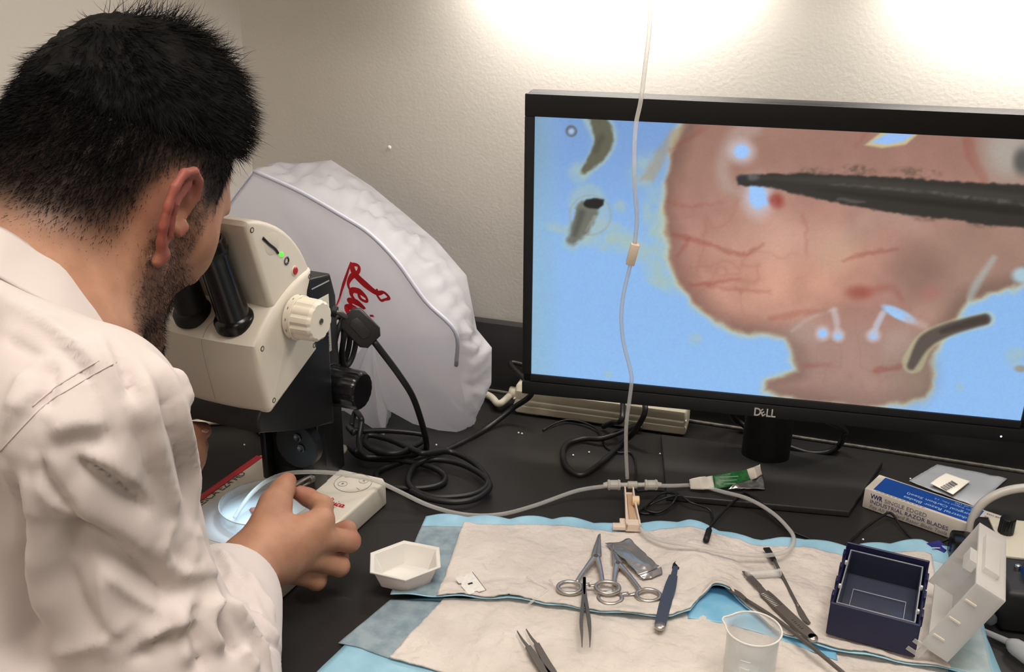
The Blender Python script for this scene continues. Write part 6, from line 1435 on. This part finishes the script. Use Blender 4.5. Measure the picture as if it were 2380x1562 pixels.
for nm, arr in (('flush', red), ('stubble', tone)):
    A = body.data.attributes.new(nm, 'FLOAT', 'POINT'); A.data.foreach_set('value', arr.astype(np.float32))
# finger nail of the left thumb
nc_ = at(474, 999, .983); 
mesh('thumb_nail', *tube_arrays([nc_+np.array([-.005, 0, 0.001]), nc_, nc_+np.array([.004, 0, -.0012])], [.003, .0042, .003], 10, False, .35), mat('nail', (214, 168, 146), .3), person, True, True)

# ---- hair: cap volume and strands
cap = [hE((0, 2, 46), (77, 87, 103), .01), hE((0, 26, 100), (56, 52, 42), .03), Half(hl(0, 0, 44), (HU*.955-HF*.27), .03)]
Vc, Qc = sdf_mesh(cap, 0.0025)
Nc = vnormals(Vc, Qc)
Vc = Vc-Nc*(0.0035*fbm(Vc*70, 2, 3)+0.0022*fbm(Vc*np.array([220, 90, 160]), 2, 9))[:, None]
Nc = vnormals(Vc, Qc)
def m_hair():
    m = mat('black_hair', (9, 8, 8), 0.65, spec=.15); return m
hair_m = m_hair()
def strands(P, Nv, D, L, w, seg=4, curl=.25, grav=0.0, rng=None):
    """tapered ribbons rooted at P, starting along D and bending"""
    n = len(P); rng = rng or RNG; Vs = []; d = D/np.linalg.norm(D, axis=1)[:, None]
    side = np.cross(d, Nv+0.6*rng.normal(size=(n, 3))); side /= np.linalg.norm(side, axis=1)[:, None]+1e-9
    cur = P.copy(); rows = []
    jit = rng.normal(size=(n, 3))*curl
    for k in range(seg+1):
        ww = w*(1-(k/seg)**1.5*.92)
        rows.append((cur-side*ww[:, None]/2, cur+side*ww[:, None]/2))
        d = d+jit/seg+np.array([0, 0, -grav])/seg; d /= np.linalg.norm(d, axis=1)[:, None]
        cur = cur+d*(L/seg)[:, None]
    V_ = np.stack([np.stack(r_, 1) for r_ in rows], 1).reshape(n, -1, 3)   # n, (seg+1)*2, 3
    base = (np.arange(n)*(seg+1)*2)[:, None]
    Fq = np.concatenate([base+np.array([2*k, 2*k+1, 2*k+3, 2*k+2]) for k in range(seg)], 0)
    return V_.reshape(-1, 3), Fq
def pick(mask_p, n):
    p = mask_p/mask_p.sum(); return RNG.choice(len(p), n, p=p)
allV, allF = [Vc], [Qc]; off = len(Vc)
def addst(a):
    global off
    allV.append(a[0]); allF.append(a[1]+off); off += len(a[0])
Hc_ = to_head(Vc); topw = ss(20, 60, Hc_[:, 2])*(np.einsum('ij,ij->i', Nc, np.tile(HU, (len(Nc), 1))) > -.3)
i = pick(topw, 15000); h_ = Hc_[i]
crown = np.array([0, -45, 140]); rad = h_-crown; rad[:, 2] *= .6; rad /= np.linalg.norm(rad, axis=1)[:, None]+1e-9
clump = np.stack([fbm(Vc[i]*55, 2, s_) for s_ in (61, 67, 71)], -1)
flow = rad*.8+np.array([.10, .55, .05])*ss(60, 120, h_[:, 2])[:, None]+np.array([0, 0, -.35])*ss(90, 50, h_[:, 2])[:, None]+clump*.5
lift_ = .10+.45*ss(112, 150, h_[:, 2])*RNG.random(len(i))
D = flow@HROT+Nc[i]*lift_[:, None]+RNG.normal(size=(len(i), 3))*.12
L = (.012+.016*ss(70, 140, h_[:, 2])*RNG.random(len(i))+.006*RNG.random(len(i)))
addst(strands(Vc[i]-Nc[i]*.002, Nc[i], D, L, np.full(len(i), .00055), 4, .22))
# longer tufts on top and fringe
i = pick(ss(128, 150, Hc_[:, 2])+.35*ss(60, 85, Hc_[:, 1])*ss(45, 60, Hc_[:, 2]), 1300); h_ = Hc_[i]
clump = np.stack([fbm(Vc[i]*38, 2, s_) for s_ in (161, 167, 171)], -1)
D = (np.array([.0, .6, .15])*ss(60, 120, h_[:, 2])[:, None]+np.array([.1, .3, -.8])*ss(100, 60, h_[:, 2])[:, None]+clump*.8)@HROT+Nc[i]*.7+RNG.normal(size=(len(i), 3))*.12
addst(strands(Vc[i]-Nc[i]*.002, Nc[i], D, .018+.014*RNG.random(len(i)), np.full(len(i), .0006), 4, .4))
# clipped sides: short strands growing from the scalp
outer = (np.abs(earm) < .1)
wgt = hm*outer*(Hloc[:, 2] < 75)*(hm > .04); i = pick(wgt*(.25+hm), 20000); h_ = Hloc[i]; hmi = hm[i]
D = (np.array([0, -.35, -1.0])+RNG.normal(size=(len(i), 3))*.18)@HROT*.9+N[i]*.45
addst(strands(V[i]-N[i]*.0004, N[i], D, .0030+.009*hmi*ss(0, .8, hmi), np.full(len(i), .00028)+.00015*hmi, 3, .25))
fast_mesh('hair', np.concatenate(allV), np.concatenate(allF), hair_m, person, True, True)
allV, allF = [], []; off = 0
w_ = bmk*outer; i = pick(w_*(.2+bmk), 15000); 
D = (np.array([0, .15, -.9])+RNG.normal(size=(len(i), 3))*.35)@HROT*.8+N[i]*.6
addst(strands(V[i]-N[i]*.0003, N[i], D, .0035+.005*RNG.random(len(i))*bmk[i], np.full(len(i), .00026), 3, .7))
fast_mesh('beard', np.concatenate(allV), np.concatenate(allF), mat('beard_hair', (30, 22, 18), .6, spec=.3), person, True, True)

# ---- lab coat
CUF = at(522, 1392, .850); cuffd = (ER-WR)/np.linalg.norm(ER-WR)
coat = [Cone(N0+np.array([.0, -.040, -.070]), (N0+PV)/2, .100, .135, .06), Cone((N0+PV)/2, PV, .135, .160, .06),
        Cone(N0+np.array([0, -.024, -.062]), SR, .058, .052, .05), Cone(N0+np.array([0, -.018, -.050]), SL, .062, .056, .05),
        Cone(SR, EM, .0555, .0535, .03), Cone(EM, ER, .0535, .056, .03), Cone(ER, CUF, .056, .0480, .025),
        Cone(SL, EL, .058, .052, .03), Cone(EL, WL+(EL-WL)*.25, .052, .045, .02),
        Cone(PV+np.array([.06, .05, -.03]), np.array([-.43, .50, -.235]), .125, .085, .05), Cone(PV+np.array([-.06, .05, -.03]), np.array([-.63, .50, -.235]), .125, .085, .05)]
def surf(px, py, prims, t0=.40, t1=1.0):
    """where the view through a photo point first meets the cloth"""
    t = t0
    for _ in range(60):
        d = float(sdf_eval(prims, at(px, py, t)[None])[0])
        if d < .0008: break
        t += max(d*.8, .0008)
        if t > t1: return None
    return at(px, py, t)
class Clip(Half):
    """cuts the sleeve end off with a plane, only near the wrist"""
    def d(s, P):
        far = np.linalg.norm(P-s.c, axis=-1)-.080
        return np.where(far > 0, .2, -((P-s.c)@s.n))
clip = Clip(CUF-cuffd*.004, -cuffd+np.array([0.0, 0.0, -.30]), .003, 's'); clip.R = .080
hollow = Cone(CUF-cuffd*.09, CUF+cuffd*.012, .0400, .0390, .004, 's')
neckhole = Cone(np.array([-.541, .507, .357])+np.array([0, .80, .60])*.004, hl(0, 10, -10), .060, .072, .006, 's')
_ca = np.array([math.sin(.0266)*math.cos(.6433), math.cos(.0266)*math.cos(.6433), math.sin(.6433)]); _e1 = np.array([1.0, 0, 0]); _e1 -= _ca*(_e1@_ca); _e1 /= np.linalg.norm(_e1)
coat.append(Ell(np.array([-.541, .507, .357])-_ca*.036, (.106, .106, .034), np.stack([_e1, np.cross(_ca, _e1), _ca]), .03))
Vk, Qk = sdf_mesh(coat+[neckhole, hollow, clip], 0.0031)
Vk = laplacian(Vk, Qk, 2, .5); Nk = vnormals(Vk, Qk)
# folds: photo polyline, half width (m), height (+ ridge, - crease), both measured on the cloth
folds = [
    ([(340, 815), (385, 900), (418, 1000), (440, 1100), (452, 1215)], .010, .0075), ([(312, 830), (338, 930), (366, 1040), (395, 1150), (408, 1205)], .008, .0055), ([(362, 880), (398, 980), (428, 1090), (440, 1180)], .005, -.0060),
    ([(285, 850), (310, 940), (338, 1050), (370, 1150)], .006, -.0035), ([(390, 860), (425, 950), (445, 1010)], .006, .005),
    ([(405, 1205), (380, 1280), (420, 1335), (500, 1330)], .010, .0050), ([(400, 1225), (402, 1275), (440, 1315)], .008, -.0035), ([(425, 1210), (440, 1260), (445, 1310)], .004, .004), ([(445, 1225), (462, 1270), (470, 1318)], .004, .004),
    ([(173, 1065), (240, 1102), (310, 1150), (356, 1191)], .0045, -.0080), ([(190, 1055), (255, 1090), (325, 1140)], .008, .0035),
    ([(95, 1055), (112, 1110), (160, 1165), (195, 1225)], .005, -.0070), ([(80, 1050), (95, 1120), (140, 1180)], .008, .004),
    ([(150, 1215), (215, 1240), (300, 1290), (380, 1360), (440, 1400)], .016, -.0120), ([(120, 1160), (200, 1205), (290, 1255), (370, 1325)], .012, .0070), ([(215, 1300), (300, 1380), (390, 1430)], .010, .005),
    ([(525, 1390), (545, 1430), (585, 1490), (630, 1560)], .007, .0085), ([(492, 1385), (482, 1430), (490, 1480), (530, 1515)], .007, .0070), ([(508, 1400), (520, 1450), (560, 1520)], .006, -.0090), ([(545, 1400), (580, 1450), (615, 1500)], .005, -.005),
    ([(590, 1410), (618, 1450), (650, 1500)], .0045, .0045), ([(600, 1450), (630, 1490), (660, 1540)], .0045, -.005), ([(400, 1390), (420, 1470), (440, 1562)], .010, .0065), ([(445, 1400), (460, 1480), (480, 1570)], .008, -.0080), ([(560, 1510), (600, 1562)], .006, .005),
    ([(20, 700), (90, 745), (150, 790), (230, 860)], .006, .0050), ([(130, 790), (180, 840), (215, 880)], .005, -.004), ([(125, 830), (118, 900), (112, 960)], .005, -.0055), ([(60, 860), (20, 960)], .008, .004),
    ([(215, 770), (262, 860), (300, 930), (330, 1010)], .008, .0055), ([(200, 860), (240, 960), (270, 1060)], .009, -.0040), ([(250, 790), (292, 870), (318, 940)], .005, -.005),
    ([(110, 1010), (180, 985), (260, 990)], .010, .0040), ([(120, 1040), (190, 1025), (250, 1035)], .006, -.003), ([(22, 1095), (40, 1230), (38, 1360), (70, 1480), (85, 1570)], .011, -.0200), ([(5, 1080), (15, 1200), (10, 1330)], .012, .006), ([(60, 1100), (70, 1230), (66, 1350), (100, 1480)], .010, .006),
    ([(225, 1320), (240, 1420), (235, 1540)], .008, .0045), ([(150, 1300), (200, 1420), (280, 1500)], .009, -.0050), ([(330, 1500), (400, 1455), (470, 1440)], .008, .0055), ([(300, 1540), (380, 1490), (450, 1475)], .006, -.005), ([(90, 1540), (200, 1510), (320, 1440)], .007, .003),
    ([(470, 1262), (515, 1325), (555, 1395)], .007, -.0065), ([(498, 1272), (545, 1335), (590, 1400)], .006, .0060), ([(470, 1300), (486, 1370), (500, 1440)], .006, .0055), ([(560, 1330), (600, 1378), (640, 1440)], .005, .0050), ([(538, 1312), (580, 1380), (612, 1435)], .005, -.0055),
    ([(0, 770), (50, 800), (100, 830)], .006, -.003), ([(10, 1000), (60, 940), (110, 900)], .005, .003)]
disp = -.0012*np.abs(fbm(Vk*np.array([14, 14, 8])+3, 2, 5))
near = np.einsum('ij,ij->i', Nk, (CAM-Vk)) > -.05
for pts, wd, amt in folds:
    q = [surf(x, y, coat) for x, y in pts]; q = [p for p in q if p is not None]
    if len(q) < 2: continue
    q = np.array(catmull(q, 4)); best = np.full(len(Vk), 9.0); par = np.zeros(len(Vk))
    c0 = q.mean(0); ix = np.nonzero((np.linalg.norm(Vk-c0, axis=1) < np.linalg.norm(q-c0, axis=1).max()+4*wd) & near)[0]; P = Vk[ix]
    bb = np.full(len(ix), 9.0); pp_ = np.zeros(len(ix)); sg = np.zeros(len(ix)); n = len(q)-1
    for k in range(n):
        e = q[k+1]-q[k]; t = np.clip(((P-q[k])@e)/(e@e+1e-12), 0, 1); d = np.linalg.norm(P-q[k]-t[:, None]*e, axis=1)
        u_ = d < bb; bb[u_] = d[u_]; pp_[u_] = (k+t[u_])/n; sg[u_] = ((P-q[k])@np.cross(e, q[k]-CAM))[u_]
    taper = np.clip(np.sin(PI*np.clip(pp_*.94+.03, 0, 1))*1.6, 0, 1)
    wsd = np.where(sg > 0, wd*1.25, wd*.42) if amt > 0 else np.where(sg > 0, wd*.45, wd*1.1)
    prof_ = np.exp(-(bb/wsd)**(1.1 if amt < 0 else 1.3))
    disp[ix] += 1.35*amt*prof_*taper
Vk = Vk+Nk*disp[:, None]
Vk = laplacian(Vk, Qk, 1, .3)
def coat_mat():
    m = bpy.data.materials.new('coat_cotton'); m.use_nodes = True; nt = m.node_tree; b = nt.nodes['Principled BSDF']; Lk = nt.links.new; Nn = nt.nodes.new
    b.inputs['Base Color'].default_value = rgba((212, 202, 199)); setin(b, **{'Roughness': .85, 'Sheen Weight': .12, 'Specular IOR Level': .25})
    tc = Nn('ShaderNodeTexCoord'); mpn = Nn('ShaderNodeMapping'); mpn.inputs['Rotation'].default_value = (.5, .35, .2); mpn.inputs['Scale'].default_value = (1.5, 1.5, .75); Lk(tc.outputs['Object'], mpn.inputs['Vector'])
    h = None
    for sc_, dt, wgt_ in ((7.0, 2.0, 1.0), (17.0, 2.5, .35)):
        n = Nn('ShaderNodeTexNoise'); n.noise_type = 'RIDGED_MULTIFRACTAL'; n.inputs['Scale'].default_value = sc_; n.inputs['Detail'].default_value = dt; n.inputs['Distortion'].default_value = .4; n.normalize = True
        Lk(mpn.outputs[0], n.inputs['Vector'])
        mu = Nn('ShaderNodeMath'); mu.operation = 'MULTIPLY'; mu.inputs[1].default_value = wgt_; Lk(n.outputs['Fac'], mu.inputs[0])
        if h is None: h = mu.outputs[0]
        else:
            ad = Nn('ShaderNodeMath'); Lk(h, ad.inputs[0]); Lk(mu.outputs[0], ad.inputs[1]); h = ad.outputs[0]
    bp = Nn('ShaderNodeBump'); bp.inputs['Strength'].default_value = .55; bp.inputs['Distance'].default_value = .010; Lk(h, bp.inputs['Height'])
    n2 = Nn('ShaderNodeTexNoise'); n2.inputs['Scale'].default_value = 1400; Lk(tc.outputs['Object'], n2.inputs['Vector'])
    b2 = Nn('ShaderNodeBump'); b2.inputs['Strength'].default_value = .15; b2.inputs['Distance'].default_value = .0004; Lk(n2.outputs['Fac'], b2.inputs['Height']); Lk(bp.outputs[0], b2.inputs['Normal'])
    Lk(b2.outputs[0], b.inputs['Normal'])
    return m
m_coat = coat_mat()
ck = fast_mesh('lab_coat', Vk, Qk, m_coat, person, True, True)
# stitched seams laid on the cloth
from mathutils.bvhtree import BVHTree as _BT
_near = np.linalg.norm(Vk[Qk[:, 0]]-at(150, 950, .6), axis=1) < .22
coat_bvh = _BT.FromPolygons([tuple(v) for v in Vk], [tuple(q) for q in Qk[_near]])
m_stitch = mat('stitch', (204, 194, 191), .9)
def seam(name, pts, r=.0005):
    q = []
    for x, y, _ in catmull([(x, y, 0) for x, y in pts], 6):
        h_ = coat_bvh.ray_cast(Vector(CAM), Vector(at(x, y, 1)-CAM).normalized())
        if h_[0]: q.append(np.array(h_[0])+np.array(h_[1])*.0001)
    if len(q) > 1: tube(name, q, r, m_stitch, ck, 6, 0, wc=True)
seam('shoulder_seam', [(0, 1050), (50, 995), (105, 940), (160, 905), (215, 872), (270, 842)]); seam('shoulder_seam', [(75, 945), (110, 915), (160, 880), (230, 838)])
# collar: stand and fold round the neck
ca_ = np.array([math.sin(.0266)*math.cos(.6433), math.cos(.0266)*math.cos(.6433), math.sin(.6433)]); e1 = np.array([1.0, 0, 0]); e1 -= ca_*(e1@ca_); e1 /= np.linalg.norm(e1); e2 = np.cross(ca_, e1)
cc_ = np.array([-.541, .507, .357])
prof_c = [(.066, -.030), (.0620, .010), (.0625, .019), (.0650, .0215), (.0690, .018), (.0850, .000), (.1000, -.018), (.1020, -.021), (.0985, -.0215), (.0830, -.003), (.0670, .012), (.0680, -.030)]
NA = 72; V = []; Fc = []
for k in range(NA):
    t = PI*.62+2*PI*.88*(k/(NA-1))*1.0-PI*.0   # open in front under the chin
    for r_, h_ in prof_c:
        wob = .0016*math.sin(5*t+1)+.0012*math.sin(11*t)
        V.append(cc_+(e1*math.cos(t)*1.0+e2*math.sin(t)*.98)*(r_+wob)+ca_*(h_+.0018*math.sin(3*t+.6)))
npf = len(prof_c)
for k in range(NA-1):
    for j in range(npf): Fc.append((k*npf+j, k*npf+(j+1) % npf, (k+1)*npf+(j+1) % npf, (k+1)*npf+j))
Fc += [tuple(range(npf)), tuple(range((NA-1)*npf, NA*npf))[::-1]]
mesh('collar', V, Fc, m_coat, ck, True, True)
# trousers and shoes under the bench
tr = [Cone(hipR, kneeR, .085, .065, .04), Cone(hipL, kneeL, .085, .065, .04), Cone(hipR, hipL, .10, .10, .04), Cone(kneeR, ankR, .062, .052, .02), Cone(kneeL, ankL, .062, .052, .02)]
Vt, Qt = sdf_mesh(tr, .008); fast_mesh('trousers', Vt, Qt, mat('trousers', (46, 50, 62), .85), person, True, True)
for a in (ankR, ankL):
    Vt, Qt = sdf_mesh([Cone(a+np.array([0, -.02, -.045]), a+np.array([0, .14, -.055]), .042, .036, .03), Cone(a, a+np.array([0, 0, -.04]), .045, .045, .02), Half(a+np.array([0, 0, -.085]), (0, 0, 1), .004, 's')] if False else [Cone(a+np.array([0, -.02, -.045]), a+np.array([0, .14, -.055]), .042, .036, .03), Cone(a, a+np.array([0, 0, -.04]), .045, .045, .02)], .006)
    fast_mesh('shoe', Vt, Qt, mat('shoe', (30, 30, 32), .6), person, True, True)
# stool
stool = empty('lab_stool', (PV[0], PV[1]-.0, FLOOR_Z), 0, 'black lab stool under the person in the white coat', 'stool')
lathe('seat', [(0, .425), (.17, .425), (.19, .435), (.19, .46), (.17, .475), (0, .480)], mat('stool_vinyl', (30, 30, 32), .5), stool, 40)
cyl('column', (0, 0, .10), (0, 0, .43), .025, mat('steel_handle', (170, 170, 168), .3, 1.0), stool)
for k in range(5):
    t = 2*PI*k/5+.3; tube('leg', [(0, 0, .12), (.14*math.cos(t), .14*math.sin(t), .09), (.22*math.cos(t), .22*math.sin(t), .03)], [.022, .018, .014], m_rub, stool, 8, 4)
    lathe('castor', [(0, -.012), (.022, -.012), (.026, -.008), (.026, .008), (.022, .012), (0, .012)], m_rub, stool, 18, (.22*math.cos(t), .22*math.sin(t), .0265), (math.sin(t), -math.cos(t), 0))
V, Fc = tube_arrays([(.24*math.cos(t), .24*math.sin(t)+.05, .128) for t in np.linspace(0, 2*PI, 40, endpoint=False)], .011, 8, True); fr = mesh('foot_ring', V, Fc, mat('steel_handle', (170, 170, 168)), stool)
for k in range(4):
    t = 2*PI*k/4+.4; tube('ring_strut', [(.02*math.cos(t), .02*math.sin(t), .16), (.24*math.cos(t), .24*math.sin(t)+.05, .128)], .007, mat('steel_handle', (170, 170, 168)), fr, 8, 3)
# forceps held in the right hand
hf_ = empty('held_forceps', ha(690, 1135, .985), 0, 'steel forceps pinched in the right hand above the dish', 'forceps')
for s_ in (-1, 1):
    P = [ha(724, 1112+6*s_, 1.004), ha(700, 1124+6*s_, .992), ha(676, 1140+5*s_, .985), ha(640, 1170+2*s_, .990), np.array([dc[0]+.006, dc[1]-.008, .043])]
    V, Fc = tube_arrays(catmull(P, 5), np.interp(np.linspace(0, 1, 21), [0, .35, .7, 1], [.0022, .0030, .0020, .0005]), 8, False, .5); mesh('arm', V, Fc, m_steel_d, hf_, True, True)
cyl('joint', ha(727, 1112, 1.006), ha(718, 1116, 1.000), .0034, m_steel_d, hf_, wc=True)
